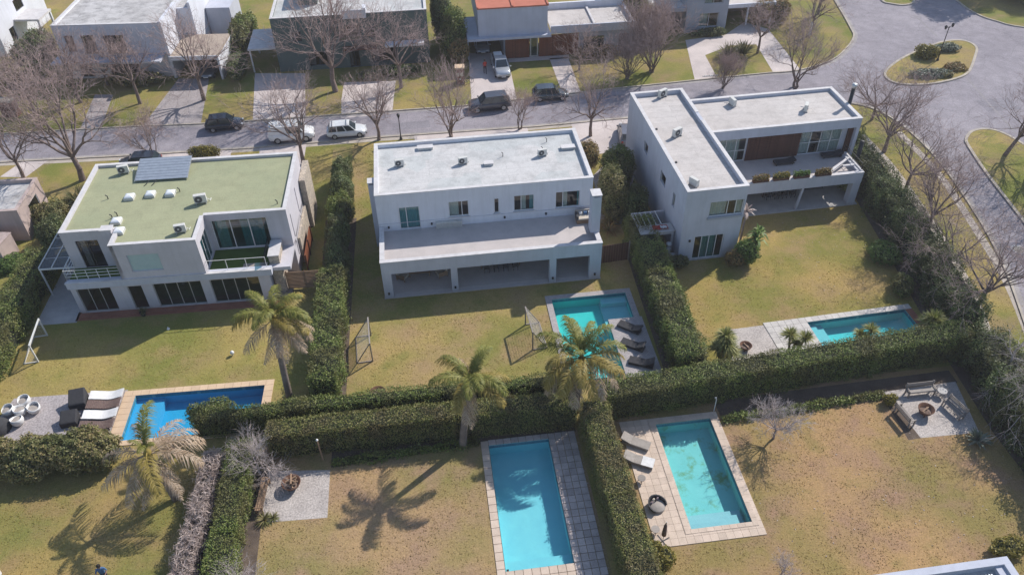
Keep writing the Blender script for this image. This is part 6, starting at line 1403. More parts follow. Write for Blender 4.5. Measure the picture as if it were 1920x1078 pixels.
palm('tallest palm with hanging dry fronds beside the tall dark hedge on the left lawn', (-11.3, 39.5), 7.6, (0.3, 0.3),
     [('g2', 20), ('g2', 150), ('g1', 80), ('g1', 330), ('g2', 270), ('g1', 130), ('y2', 40), ('g1', 250), ('g3', 355), ('y1', 320), ('g1', 200), ('y2', 300), ('d1', 285), ('d1', 330), ('d2', 310), ('d3', 255), ('d2', 215), ('d3', 290), ('d3', 335), ('d2', 350), ('y2', 190)], 5, 0.98, 0.2)
palm('palm with yellowing fronds in front of the clipped hedge, centre, casting a star shadow', (0.5, 33.7), 5.9, (0.85, 0.35),
     [('g2', 50), ('g1', 62), ('y2', 138), ('g1', 185), ('g1', 255), ('g3', 335), ('y1', 305), ('y1', 350), ('g2', 290), ('y1', 228), ('d1', 112), ('d2', 255), ('d3', 270), ('g2', 160)], 6, 0.95, 0.21)
palm('bushy palm behind the hedge junction above the front pools', (8.55, 35.6), 5.0, (0.2, 0.2),
     [('g1', 60), ('g2', 120), ('g1', 100), ('g2', 30), ('g1', 150), ('y2', 190), ('y1', 225), ('y1', 320), ('y1', 345), ('g3', 10), ('d1', 215), ('d1', 290), ('y1', 265), ('y2', 250), ('d2', 240), ('d1', 330), ('g3', 170), ('y2', 300), ('y1', 205), ('d1', 310), ('y2', 80)], 7, 1.12, 0.19)
palm('ragged mostly dry palm over the bottom-left lawn beside the mauve hedge', (-17.9, 32.1), 4.3, (-0.5, 0.4),
     [('g2', 95), ('d1', 62), ('d1', 40), ('d1', 12), ('d1', 345), ('d1', 118), ('d2', 205), ('d2', 245), ('y1', 285), ('d2', 305), ('d1', 165), ('d3', 262), ('d2', 25), ('d3', 320), ('d2', 190)], 8, 1.15, 0.18)

# ------------------------------------------------------------------ cars
def car(label, loc, rotz, L=4.2, Wd=1.74, Ht=1.5, kind='hatch', col=(0.02, 0.025, 0.04), name='parked_car', metal=0.2, rough=0.28, group='cars parked along the street', cat='car', rack=None, cargo=None, lower=None):
    """front towards +x; body, cabin, glass, wheels, lamps as parts"""
    T = thing(name, label, cat, loc, rotz, group); pm = paint('paint_'+label.replace(' ', '_')[:24], col, rough, metal)
    h = L/2; gc = 0.20; bz = Ht*0.60; w = Wd/2
    prof = {'hatch': [(-h, 0.42, 0.90, 0.86), (-h+0.10, 0.30, 0.94, 0.95), (-h*0.55, gc, bz, 1), (0, gc, bz, 1), (h*0.42, gc, bz*0.99, 1), (h*0.72, gc, bz*0.88, 0.98), (h-0.14, 0.27, bz*0.74, 0.90), (h, 0.38, bz*0.60, 0.74)],
            'suv': [(-h, 0.48, 1.0, 0.88), (-h+0.10, 0.34, bz, 0.95), (-h*0.55, gc+0.05, bz, 1), (0, gc+0.05, bz, 1), (h*0.45, gc+0.05, bz, 1), (h*0.76, gc+0.05, bz*0.93, 0.98), (h-0.12, 0.32, bz*0.82, 0.91), (h, 0.44, bz*0.66, 0.78)]}
    prof['wagon'] = prof['hatch']; prof['pickup'] = prof['suv']; prof['van'] = prof['suv']
    st = prof[kind]; rings = []
    for (x, z0, z1, f) in st:
        a = w*f; zm = z0+(z1-z0)*0.45; rings.append([(x, -a*0.86, z0), (x, a*0.86, z0), (x, a, z0+0.12), (x, a*1.0, zm), (x, a*0.95, z1-0.05), (x, a*0.80, z1), (x, -a*0.80, z1), (x, -a*0.95, z1-0.05), (x, -a*1.0, zm), (x, -a, z0+0.12)])
    MB().loft(rings).build('body', pm, T, smooth=True)
    # cabin: belt line to roof
    cb = {'hatch': (-h+0.14, -h+0.50, h*0.18, h*0.50), 'wagon': (-h+0.12, -h+0.42, h*0.16, h*0.48), 'suv': (-h+0.12, -h+0.42, h*0.20, h*0.50), 'pickup': (-h*0.28, -h*0.20, h*0.26, h*0.52), 'van': (-h+0.06, -h+0.16, h*0.36, h*0.62)}[kind]
    x0, x1, x2, x3 = cb; zb, zr = bz-0.04, Ht; wb, wr = w*0.94, w*0.74
    def ring(x, z, ww): return [(x, -ww, z), (x, ww, z)]
    P0 = {'rl': (x0, wb, zb), 'rr': (x0, -wb, zb), 'fl': (x3, wb*0.97, zb-0.02), 'fr': (x3, -wb*0.97, zb-0.02), 'Rl': (x1, wr, zr-0.03), 'Rr': (x1, -wr, zr-0.03), 'Fl': (x2, wr, zr-0.02), 'Fr': (x2, -wr, zr-0.02)}
    cm = MB(); xm = (x1+x2)/2; Ml, Mr = (xm, wr*1.02, zr), (xm, -wr*1.02, zr)
    for q in (('rr', 'rl', 'Rl', 'Rr'), ('fl', 'fr', 'Fr', 'Fl')): cm.quad(*[P0[k] for k in q])
    for s_, k in ((1, 'l'), (-1, 'r')):
        q = [P0['r'+k], P0['f'+k], P0['F'+k], (xm, s_*wr*1.02, zr), P0['R'+k]]; cm.poly(q if s_ < 0 else q[::-1])
    cm.quad(P0['Rl'], P0['Rr'], Mr, Ml); cm.quad(Ml, Mr, P0['Fr'], P0['Fl'])
    cab = cm.build('cabin', pm, T); b = cab.modifiers.new('bevel', 'BEVEL'); b.width = 0.05; b.segments = 2; cm = None
    def lerp(a, b, t): return Vector(a).lerp(Vector(b), t)
    def pane(nm, a, b, c, d, off):
        g_ = [Vector(v) for v in (a, b, c, d)]; ctr = sum(g_, Vector())/4; g_ = [ctr+(v-ctr)*0.86+Vector(off) for v in g_]
        MB().quad(*g_).build(nm, M['car_glass'], T)
    pane('windscreen', P0['fl'], P0['fr'], P0['Fr'], P0['Fl'], (0.022, 0, 0.022)); pane('rear_window', P0['rr'], P0['rl'], P0['Rl'], P0['Rr'], (-0.022, 0, 0.015))
    nw = 1 if kind == 'pickup' else (3 if kind in ('wagon', 'suv') else 2)
    for s_, k in ((1, 'l'), (-1, 'r')):
        for i in range(nw):
            if kind == 'van' and i == 0: continue
            t0, t1 = i/nw, (i+1)/nw; a = lerp(P0['r'+k], P0['f'+k], t0); bq = lerp(P0['r'+k], P0['f'+k], t1); c = lerp(P0['R'+k], P0['F'+k], t1); d = lerp(P0['R'+k], P0['F'+k], t0)
            q = (a, bq, c, d) if s_ < 0 else (bq, a, d, c); pane('side_window', *q, (0, s_*0.022, 0.006))
    r_ = 0.31 if kind in ('hatch', 'wagon') else 0.36
    for sx in (-h*0.62, h*0.64):
        for s_ in (-1, 1):
            t = MB(); t.lathe([(0.001, -0.1), (r_*0.9, -0.1), (r_, -0.06), (r_, 0.06), (r_*0.9, 0.1), (r_*0.62, 0.1)], 18); t.v = [(x+sx, s_*(z+w-0.09), y+r_) for x, y, z in t.v]; wh = t.build('wheel', M['tyre'], T, smooth=False)
            t = MB(); t.lathe([(r_*0.62, 0.098), (r_*0.3, 0.085), (0.001, 0.10)], 12); t.v = [(x+sx, s_*(z+w-0.09), y+r_) for x, y, z in t.v]; t.build('rim', M['rim'], wh)
    for s_ in (-1, 1):
        zf = bz*0.66; MB().box(h-0.16, s_*w*0.62-0.16, zf-0.07, h-0.02, s_*w*0.62+0.16, zf+0.07).build('headlight', M['lamp_white'], T, bevel=0.02)
        MB().box(-h-0.005, s_*w*0.70-0.10, 0.68, -h+0.09, s_*w*0.70+0.10, 0.90).build('tail_light', M['lamp_red'], T, bevel=0.02)
        MB().box(x3-0.12, s_*(w+0.09)-0.09, zb+0.0, x3+0.02, s_*(w+0.09)+0.09, zb+0.14).build('mirror', pm, T, bevel=0.02)
    MB().box(h-0.06, -w*0.72, 0.30, h+0.03, w*0.72, 0.46).build('front_bumper', M['metal_dark'], T, bevel=0.02); MB().box(-h-0.03, -w*0.78, 0.34, -h+0.06, w*0.78, 0.52).build('rear_bumper', M['metal_dark'], T, bevel=0.02)
    MB().box(h-0.01, -0.26, 0.36, h+0.04, 0.26, 0.46).build('number_plate', M['plastic_white'], T)
    if kind == 'pickup':
        for s_ in (-1, 1): MB().box(-h+0.06, s_*w*0.86-0.05, bz-0.02, x0-0.05, s_*w*0.86+0.05, bz+0.14).build('bed_rail', pm, T)
        MB().box(-h+0.08, -w*0.8, bz-0.001, x0-0.06, w*0.8, bz+0.03).build('bed', M['metal_dark'], T)
    if rack:
        for x in (x1+0.25, x2-0.25): MB().box(x-0.03, -wr, zr+0.04, x+0.03, wr, zr+0.09).build('roof_rack_bar', M['metal'], T)
        if rack == 'ladder':
            for y in (-0.35, 0.35): MB().bar((-h+0.2, y, zr+0.14), (h*0.45, y, zr+0.14), 0.07).build('ladder_rail', M['plastic_white'], T)
            for k in range(8): MB().box(-h+0.35+k*0.36, -0.33, zr+0.12, -h+0.43+k*0.36, 0.33, zr+0.18).build('ladder_rung', M['plastic_white'], T)
    if cargo:
        MB().box(-h*0.9, -w*0.6, bz+0.03, -h*0.45, w*0.5, bz+0.35).build('cargo', M['cloth_white'], T, bevel=0.05)
    return T
car('black hatchback parked on the far side of the street, left', (-21.25, 79.75), R(3), 3.9, 1.7, 1.5, 'hatch', (0.012, 0.015, 0.028), rough=0.2)
car('white van with a ladder on its roof under the leaning bare tree', (-13.9, 76.3), R(1), 4.6, 1.8, 1.85, 'van', (0.70, 0.71, 0.72), metal=0.0, rack='ladder')
car('white estate car with roof bars on the near side of the street', (-8.2, 76.25), R(1), 4.1, 1.68, 1.48, 'wagon', (0.68, 0.70, 0.72), metal=0.0, rack='bars')
car('dark grey SUV parked across from the white house, nearest the drive with the pickup', (7.3, 79.7), R(184), 4.6, 1.86, 1.7, 'suv', (0.085, 0.085, 0.10), metal=0.5)
car('dark hatchback with silver roof parked right of the dark grey SUV', (14.3, 81.0), R(-2), 4.0, 1.7, 1.52, 'hatch', (0.10, 0.115, 0.125), metal=0.7, rough=0.22)
car('silver pickup truck facing the street on the red-roofed house drive', (9.6, 88.7), R(-88), 5.1, 1.82, 1.75, 'pickup', (0.52, 0.54, 0.56), metal=0.5, name='pickup_truck', cat='pickup', group='cars parked on drives', cargo=True)
car('dark car mostly hidden behind the green roof, on the near verge', (-28.7, 73.1), R(178), 4.2, 1.72, 1.45, 'hatch', (0.03, 0.035, 0.05), group='cars parked on drives')
car('grey car half hidden behind the L-shaped house back corner', (20.7, 71.0), R(80), 4.2, 1.75, 1.5, 'hatch', (0.22, 0.21, 0.23), metal=0.6, group='cars parked on drives')
car('grey car in the shade of the far white house carport', (-24.9, 93.6), R(-95), 4.2, 1.75, 1.5, 'hatch', (0.20, 0.22, 0.25), metal=0.6, group='cars parked on drives')
car('pale car deep in the shade of the red-roofed house carport', (8.0, 95.2), R(-90), 4.2, 1.75, 1.45, 'hatch', (0.35, 0.40, 0.45), metal=0.5, group='cars parked on drives')

# ------------------------------------------------------------------ people
def person(label, loc, rotz, joints, cols, h=1.72, hair='hair', short=False):
    """one skinned body; joints: list of (name, xyz, radius, parent); cols: function z,name -> material"""
    T = thing('person', label, 'person', loc, rotz)
    idx = {j[0]: i for i, j in enumerate(joints)}; V = [j[1] for j in joints]; E = [(idx[j[3]], i) for i, j in enumerate(joints) if j[3]]
    me = bpy.data.meshes.new('body'); me.from_pydata(V, E, []); o = bpy.data.objects.new('body', me); C.objects.link(o)
    m = o.modifiers.new('skin', 'SKIN'); m.use_smooth_shade = True
    for i, j in enumerate(joints): me.skin_vertices[0].data[i].radius = (j[2], j[2]); me.skin_vertices[0].data[i].use_root = (i == 0)
    sb = o.modifiers.new('sub', 'SUBSURF'); sb.levels = 1; sb.render_levels = 1
    dg = bpy.context.evaluated_depsgraph_get(); dg.update(); bm = bpy.data.meshes.new_from_object(o.evaluated_get(dg)); bpy.data.objects.remove(o)
    names = list(dict.fromkeys(cols.values())); bm.materials.clear()
    for n_ in names: bm.materials.append(M[n_])
    J = np.array([j[1] for j in joints])
    par = [idx[j[3]] if j[3] else i for i, j in enumerate(joints)]
    for p_ in bm.polygons:
        c = np.array(p_.center); best, bd = 0, 1e9
        for i, j in enumerate(joints):
            a, b = J[par[i]], J[i]; ab = b-a; t = np.clip(((c-a)@ab)/(ab@ab+1e-9), 0, 1); d = np.linalg.norm(c-(a+ab*t))-j[2]*0.5
            if d < bd: bd, best = d, i
        p_.material_index = names.index(cols[joints[best][0]]); p_.use_smooth = True
    b = link('body', bm, T)
    hd = Vector(joints[idx['head']][1]); mb = MB(); mb.lathe([(0.105, -0.05), (0.118, 0.03), (0.10, 0.10), (0.06, 0.14), (0.005, 0.15)], 12); mb.v = [(hd.x+x-0.015, hd.y+y, hd.z+z) for x, y, z in mb.v]; mb.build('hair', M[hair], T, smooth=True)
    return T
def standing(stride=0.12, arm=0.1, arms=None):
    J = [('pelvis', (0, 0, 0.95), 0.145, None), ('waist', (0, 0, 1.10), 0.13, 'pelvis'), ('chest', (0, 0, 1.32), 0.155, 'waist'), ('neckb', (0, 0, 1.45), 0.075, 'chest'), ('neck', (0.01, 0, 1.50), 0.055, 'neckb'), ('jaw', (0.03, 0, 1.56), 0.075, 'neck'), ('head', (0.02, 0, 1.64), 0.10, 'jaw'), ('crown', (0.0, 0, 1.72), 0.06, 'head'), ('nose', (0.115, 0, 1.61), 0.018, 'head')]
    for s_, n_ in ((1, 'l'), (-1, 'r')):
        f = stride*s_; a = -arm*s_
        J += [('hip'+n_, (0.0, s_*0.09, 0.90), 0.10, 'pelvis'), ('knee'+n_, (f*0.7+0.02, s_*0.10, 0.50), 0.065, 'hip'+n_), ('ankle'+n_, (f, s_*0.10, 0.09), 0.045, 'knee'+n_), ('toe'+n_, (f+0.17, s_*0.11, 0.04), 0.038, 'ankle'+n_)]
        el, wr = ((a*0.6, s_*0.25, 1.12), (a+0.06, s_*0.26, 0.88)) if arms is None else arms[n_]
        hv = (Vector(wr)-Vector(el)).normalized()
        J += [('sh'+n_, (0, s_*0.17, 1.39), 0.065, 'chest'), ('el'+n_, el, 0.042, 'sh'+n_), ('wr'+n_, wr, 0.028, 'el'+n_)]
        q = Vector(wr); J += [('palm'+n_, tuple(q+hv*0.07), 0.032, 'wr'+n_)]
        for k in range(4): J.append(('fin%d%s' % (k, n_), tuple(q+hv*(0.15-0.01*abs(k-1.3))+Vector((0.022*(k-1.5), 0, 0))), 0.009, 'palm'+n_))
        J.append(('thumb'+n_, tuple(q+hv*0.09+Vector((0.05, -s_*0.02, 0))), 0.010, 'palm'+n_))
    return J
def dress(J, top, bottom, shoes, sleeve_long=False):
    c = {}
    for j in J:
        n = j[0]
        if n.startswith(('pelvis', 'hip', 'knee')): c[n] = bottom
        elif n.startswith('ankle'): c[n] = bottom
        elif n.startswith('toe'): c[n] = shoes
        elif n in ('waist', 'chest', 'neckb') or n[:2] == 'sh' or n[:2] == 'el': c[n] = top if (n[:2] != 'el' or sleeve_long or True) else 'skin'
        else: c[n] = 'skin'
    for n in ('wrl', 'wrr'): c[n] = 'skin' if not sleeve_long else top
    return c
J = standing(0.14, 0.12); person('person in a red shirt and dark trousers walking on the red-roofed house drive', (7.7, 88.2), R(-80), J, dress(J, 'shirt_red', 'cloth_navy', 'metal_dark'))
J = standing(0.05, 0.0, {'l': ((0.10, 0.30, 1.18), (0.30, 0.16, 1.05)), 'r': ((0.10, -0.30, 1.18), (0.30, -0.16, 1.05))})
person('person in a blue shirt on the bottom-left lawn, arms bent forward', (-20.76, 26.90), R(-75), J, dress(J, 'shirt_blue', 'cloth_navy', 'metal_dark'))

# ------------------------------------------------------------------ goals on the lawns
def goal(label, loc, rotz, W_, H_, D_, mat, netm='net', group='football goals on the lawns'):
    """mouth faces +x, posts at y=0 and y=W_"""
    T = thing('football_goal', label, 'goal', loc, rotz, group); r_ = 0.045
    for y in (0, W_):
        MB().bar((0, y, 0), (0, y, H_), 2*r_).build('post', M[mat], T); MB().bar((0, y, H_), (-D_, y, 0.04), r_*1.3).build('back_stay', M[mat], T); MB().bar((0, y, 0.04), (-D_, y, 0.04), r_*1.5).build('ground_bar', M[mat], T)
    MB().bar((0, -r_, H_), (0, W_+r_, H_), 2*r_).build('crossbar', M[mat], T); MB().bar((-D_, -r_, 0.04), (-D_, W_+r_, 0.04), r_*1.5).build('rear_bar', M[mat], T)
    n = MB(); st = 0.14
    for k in range(int(W_/st)+1): n.bar((-0.02, k*st, H_-0.02), (-D_, k*st, 0.05), 0.011)
    m_ = int(math.hypot(H_, D_)/st)
    for k in range(m_): t = k/m_; n.bar((-D_*t, 0, H_*(1-t)), (-D_*t, W_, H_*(1-t)), 0.011)
    for y in (0, W_):
        for k in range(1, int(H_/st)): t = k*st/H_; n.bar((0, y, k*st), (-D_*(1-t), y, k*st), 0.008)
        for k in range(1, int(D_/st)): t = k*st/D_; n.bar((-k*st, y, 0.05), (-k*st, y, H_*(1-t)), 0.008)
    tag(n.build('net', M[netm], T), kind='stuff'); return T
goal('brown-framed football goal at the left end of the white house lawn, by the tall hedge', (-5.5, 42.5), R(3), 2.8, 1.85, 1.15, 'wood_grey')
goal('brown-framed football goal at the right end of the lawn beside the teal pool', (6.3, 44.75), R(183), 2.8, 1.85, 1.1, 'wood_grey')
goal('white-framed football goal against the left hedge of the left lawn', (-30.4, 46.0), R(4), 2.9, 1.75, 1.0, 'metal_white')

# ------------------------------------------------------------------ poolside furniture
def wavy_lounger(label, loc, rotz, mat, slats=False):
    T = thing('sun_lounger', label, 'sun lounger', loc, rotz, 'wavy sun loungers by the deep blue pool')
    n = 22; L = 2.25; W_ = 0.78; f = lambda x: 0.28+0.09*math.sin(x*3.0+0.6)+(0.30*max(0, (0.5-x))**1.3 if x < 0.5 else 0)
    if slats:
        for k in range(n):
            x = k*L/n; MB().loft([[(x, -W_/2, f(x)), (x+L/n*0.72, -W_/2, f(x+L/n*0.72)), (x+L/n*0.72, -W_/2, f(x+L/n*0.72)+0.04), (x, -W_/2, f(x)+0.04)], [(x, W_/2, f(x)), (x+L/n*0.72, W_/2, f(x+L/n*0.72)), (x+L/n*0.72, W_/2, f(x+L/n*0.72)+0.04), (x, W_/2, f(x)+0.04)]]).build('slat', M[mat], T)
    else:
        MB().loft([[(k*L/n, -W_/2, f(k*L/n)), (k*L/n, W_/2, f(k*L/n)), (k*L/n, W_/2, f(k*L/n)+0.06), (k*L/n, -W_/2, f(k*L/n)+0.06)] for k in range(n+1)]).build('mattress', M[mat], T, smooth=False)
    for y in (-W_/2+0.05, W_/2-0.05): MB().tube([(k*L/n, y, f(k*L/n)-0.03) for k in range(n+1)], 0.022, 6).build('side_rail', M['metal_white' if not slats else 'wood_dark'], T)
    for x in (0.3, L-0.3):
        for y in (-W_/2+0.05, W_/2-0.05): MB().box(x-0.025, y-0.025, 0, x+0.025, y+0.025, f(x)-0.01).build('leg', M['metal_white' if not slats else 'wood_dark'], T)
    return T
for y, m_, s_, lb in ((41.55, 'cloth_white', False, 'white wavy sun lounger farthest back, nearest the lawn'), (40.7, 'cloth_brown', True, 'brown slatted wavy sun lounger between the two white ones'), (39.75, 'cloth_white', False, 'white wavy sun lounger in front of the brown slatted one'), (38.8, 'cloth_brown', True, 'brown slatted wavy sun lounger nearest the olive shrubs')):
    wavy_lounger(lb, (-25.4, y), R(1), m_, s_)
def flat_lounger(label, loc, rotz, mat, back=0.55, grp=None, frame='wicker_dark', L=2.0, W_=0.72, towel=False):
    """head end towards +x with a raised back"""
    T = thing('sun_lounger', label, 'sun lounger', loc, rotz, grp); s0 = L*0.62
    MB().box(0, -W_/2, 0.20, s0, W_/2, 0.32).build('seat', M[mat], T, bevel=0.03)
    b = MB(); b.box(0, -W_/2, 0, L-s0, W_/2, 0.11); ca, sa = math.cos(back), math.sin(back); b.v = [(s0+0.01+x*ca-z*sa, y, 0.21+x*sa+z*ca) for x, y, z in b.v]; b.build('backrest', M[mat], T, bevel=0.03)
    MB().box(0.02, -W_/2+0.02, 0.12, L*0.92, W_/2-0.02, 0.199).build('frame', M[frame], T)
    for x in (0.12, L*0.85):
        for y in (-W_/2+0.08, W_/2-0.08): MB().box(x-0.03, y-0.03, 0, x+0.03, y+0.03, 0.12).build('leg', M[frame], T)
    MB().bar((s0+0.35, 0, 0.13), (s0+0.01+(L-s0)*0.7*ca, 0, 0.2+(L-s0)*0.7*sa), 0.05).build('strut', M[frame], T)
    return T
DG = 'charcoal loungers by the teal pool'
flat_lounger('charcoal sun lounger nearest the white house beside the teal pool', (13.45, 43.7), R(-40), 'cloth_dark', 0.5, DG)
flat_lounger('middle one of three charcoal sun loungers beside the teal pool', (13.2, 41.75), R(-36), 'cloth_dark', 0.62, DG)
flat_lounger('charcoal sun lounger nearest the hedge corner beside the teal pool', (13.3, 39.75), R(-26), 'cloth_dark', 0.62, DG)
TG = 'taupe loungers by the green-stained pool'
flat_lounger('upper one of two taupe loungers beside the green-stained pool', (12.75, 31.75), R(148), 'cloth_grey', 0.35, TG, 'wood_grey')
t_ = flat_lounger('lower one of two taupe loungers, with a white towel on its foot end', (12.6, 30.35), R(152), 'cloth_grey', 0.3, TG, 'wood_grey')
T = thing('towel', 'white towel over the foot of the lower taupe lounger', 'towel', (12.6, 30.35, 0.325), R(152))
MB().box(-0.02, -0.38, 0, 0.75, 0.38, 0.025).build('cloth', M['cloth_white'], T, bevel=0.01)
MB().box(-0.045, -0.38, -0.22, -0.022, 0.38, 0.024).build('hanging_edge', M['cloth_white'], T)
TUB = {}
def tub_chair():
    T = thing('tub_chair', '', 'chair', group='white tub chairs on the gravel patio')
    mb = MB(); n = 20; prof = [(0.20, 0.0), (0.34, 0.10), (0.42, 0.30), (0.43, 0.48), (0.40, 0.66), (0.37, 0.66), (0.39, 0.48), (0.36, 0.40)]
    for k, (r_, z) in enumerate(prof):
        for j in range(n):
            t = 2*math.pi*j/n; zz = z if z < 0.45 else z-0.20*max(0, -math.cos(t)); mb.v.append((r_*math.cos(t), r_*math.sin(t), zz))
    for k in range(len(prof)-1):
        for j in range(n): l = (j+1) % n; mb.f.append((k*n+j, k*n+l, (k+1)*n+l, (k+1)*n+j)); mb.m.append(0)
    mb.build('shell', M['plastic_white'], T, smooth=True); MB().lathe([(0.36, 0.34), (0.36, 0.42), (0.30, 0.45), (0.001, 0.46)], 16).build('cushion', M['cloth_grey'], T, smooth=True); return T
for x, y, r_, lb in ((-30.8, 41.0, 0.6, 'leftmost white tub chair'), (-29.95, 41.75, 1.2, 'rearmost white tub chair, nearest the lawn'), (-29.95, 40.85, 4.0, 'middle white tub chair of the cluster'), (-29.05, 40.95, 2.4, 'rightmost white tub chair'), (-29.85, 39.95, 5.0, 'white tub chair nearest the olive shrubs')):
    place(TUB, tub_chair, (x, y), r_, lb)
def covered(label, loc, rotz, w, d, h, dome=False):
    T = thing('covered_armchair', label, 'covered furniture', loc, rotz)
    if dome: MB().lathe([(0.85, 0), (0.83, 0.3), (0.66, 0.6), (0.35, 0.78), (0.001, 0.82)], 18).build('cover', M['cloth_dark'], T, smooth=True)
    else:
        MB().loft([[(-w/2, -d/2, 0), (w/2, -d/2, 0), (w/2, d/2, 0), (-w/2, d/2, 0)], [(-w/2, -d/2, h*0.55), (w/2, -d/2, h*0.55), (w/2, d/2, h*0.9), (-w/2, d/2, h*0.9)], [(-w/2+0.06, -d/2+0.08, h*0.62), (w/2-0.06, -d/2+0.08, h*0.62), (w/2-0.06, d/2-0.06, h), (-w/2+0.06, d/2-0.06, h)]]).build('cover', M['cloth_dark'], T, bevel=0.03)
    for y in (-d/2-0.012,): MB().box(-w*0.2, y, h*0.1, w*0.2, y+0.01, h*0.3).build('flap', M['wicker_dark'], T) if not dome else None
    return T
covered('taller charcoal covered armchair beside the white wavy loungers', (-26.1, 41.2), R(8), 1.1, 1.2, 1.1); covered('lower charcoal covered armchair nearest the olive shrubs', (-26.3, 39.6), R(5), 1.1, 1.0, 0.8)
covered('charcoal domed cover at the left picture edge by the tub chairs', (-31.1, 39.6), 0, 1, 1, 1, True)

def side_table(label, loc, r_, h, mat='wood_grey'):
    T = thing('side_table', label, 'table', loc); MB().lathe([(0.001, h-0.04), (r_, h-0.04), (r_, h), (0.001, h)], 16).build('top', M[mat], T)
    for k in range(3): a = 2.1*k+0.4; MB().bar((math.cos(a)*r_*0.85, math.sin(a)*r_*0.85, 0), (math.cos(a)*r_*0.3, math.sin(a)*r_*0.3, h-0.04), 0.035).build('leg', M[mat], T)
side_table('small round grey table between the taupe loungers and the patterned chair', (11.55, 29.3), 0.26, 0.42); side_table('small round grey table near the closed parasol at the hedge', (11.45, 25.6), 0.26, 0.42)
side_table('small metal drum table at the corner of the bench patio', (34.15, 33.45), 0.33, 0.5, 'concrete')
T = thing('lounge_chair', 'rounded garden lounge chair with patterned cushions beside the green-stained pool', 'chair', (12.05, 27.3), R(-60)); T.scale = (0.82, 0.82, 0.82)
mb = MB(); n = 14
rings = []
for k in range(n+1):
    a = -2.2+4.4*k/n; c, s_ = math.cos(a+math.pi), math.sin(a+math.pi); hh = 0.75-0.30*abs(k/n-0.5)*2
    rings.append([(0.62*c, 0.62*s_, 0.12), (0.70*c, 0.70*s_, 0.3), (0.74*c, 0.74*s_, hh), (0.66*c, 0.66*s_, hh), (0.60*c, 0.60*s_, 0.3)])
mb.loft(rings).build('wicker_back', M['wicker_dark'], T, smooth=False)
MB().lathe([(0.60, 0.12), (0.61, 0.26), (0.56, 0.31), (0.001, 0.32)], 16).build('seat_cushion', M['cloth_grey'], T, smooth=True)
for k in range(3):
    a = math.pi+(k-1)*0.7; m2 = MB().lathe([(0.001, -0.07), (0.15, -0.05), (0.18, 0), (0.15, 0.05), (0.001, 0.07)], 10); m2.v = [(0.46*math.cos(a)+z*math.cos(a), 0.46*math.sin(a)+x*0.9+z*math.sin(a), 0.47+y*0.9) for x, y, z in m2.v]; m2.build('cushion', M['rope_tan' if k != 1 else 'cloth_cream'], T, smooth=True)
for a in (0.5, 1.9, 3.4, 4.9): MB().bar((0.5*math.cos(a), 0.5*math.sin(a), 0), (0.48*math.cos(a), 0.48*math.sin(a), 0.13), 0.05).build('leg', M['wood_grey'], T)
T = thing('closed_parasol', 'closed brown parasol on a cross base near the hedge between the front pools', 'parasol', (11.75, 24.95))
MB().tube([(0, 0, 0.05), (0.02, 0, 2.1)], 0.025, 8).build('pole', M['metal'], T); mb = MB(); mb.lathe([(0.03, 1.95), (0.10, 1.7), (0.13, 1.2), (0.15, 0.75), (0.05, 0.72)], 10); mb.build('folded_canopy', M['cloth_brown'], T, smooth=True)
for a in (0.4, 1.97): MB().bar((-0.5*math.cos(a), -0.5*math.sin(a), 0.03), (0.5*math.cos(a), 0.5*math.sin(a), 0.03+0.002*a), 0.08, 0.05).build('base_bar', M['metal_dark'], T)

def firebowl(label, loc, r_, h, logs=4, mat='rust', seed=1):
    T = thing('fire_bowl', label, 'fire bowl', loc, group='fire bowls'); g = random.Random(seed)
    MB().lathe([(r_*0.35, h*0.25), (r_*0.75, h*0.45), (r_, h), (r_*0.94, h), (r_*0.68, h*0.55), (0.001, h*0.4)], 20).build('bowl', M[mat], T, smooth=True)
    for k in range(3): a = 2.1*k; MB().bar((r_*0.6*math.cos(a), r_*0.6*math.sin(a), 0), (r_*0.5*math.cos(a), r_*0.5*math.sin(a), h*0.45), 0.05).build('leg', M[mat], T)
    MB().lathe([(r_*0.7, h*0.58), (r_*0.4, h*0.66), (0.001, h*0.68)], 14).build('ashes', M['ember'], T, smooth=True)
    for k in range(logs):
        a = g.uniform(0, 3.1); c = (g.uniform(-.15, .15)*r_, g.uniform(-.15, .15)*r_); z = h*0.72+0.07*k; MB().tube([(c[0]-math.cos(a)*r_*0.6, c[1]-math.sin(a)*r_*0.6, z), (c[0]+math.cos(a)*r_*0.6, c[1]+math.sin(a)*r_*0.6, z+0.04)], 0.055, 7).build('log', M['wood_tan'], T)
firebowl('rusty fire bowl heaped with logs on the square gravel patio', (-10.6, 32.0), 0.62, 0.55, 7, seed=3)
firebowl('rusty fire bowl between the wooden benches on the gravel', (32.15, 32.0), 0.55, 0.6, 2, seed=4)
firebowl('small rusty bowl on the gravel beside the yuccas', (22.2, 39.75), 0.46, 0.45, 1, seed=5)
firebowl('dark rusty fire bowl half hidden by the hedge on the white house lawn', (-5.1, 38.9), 0.62, 0.5, 0, seed=6)

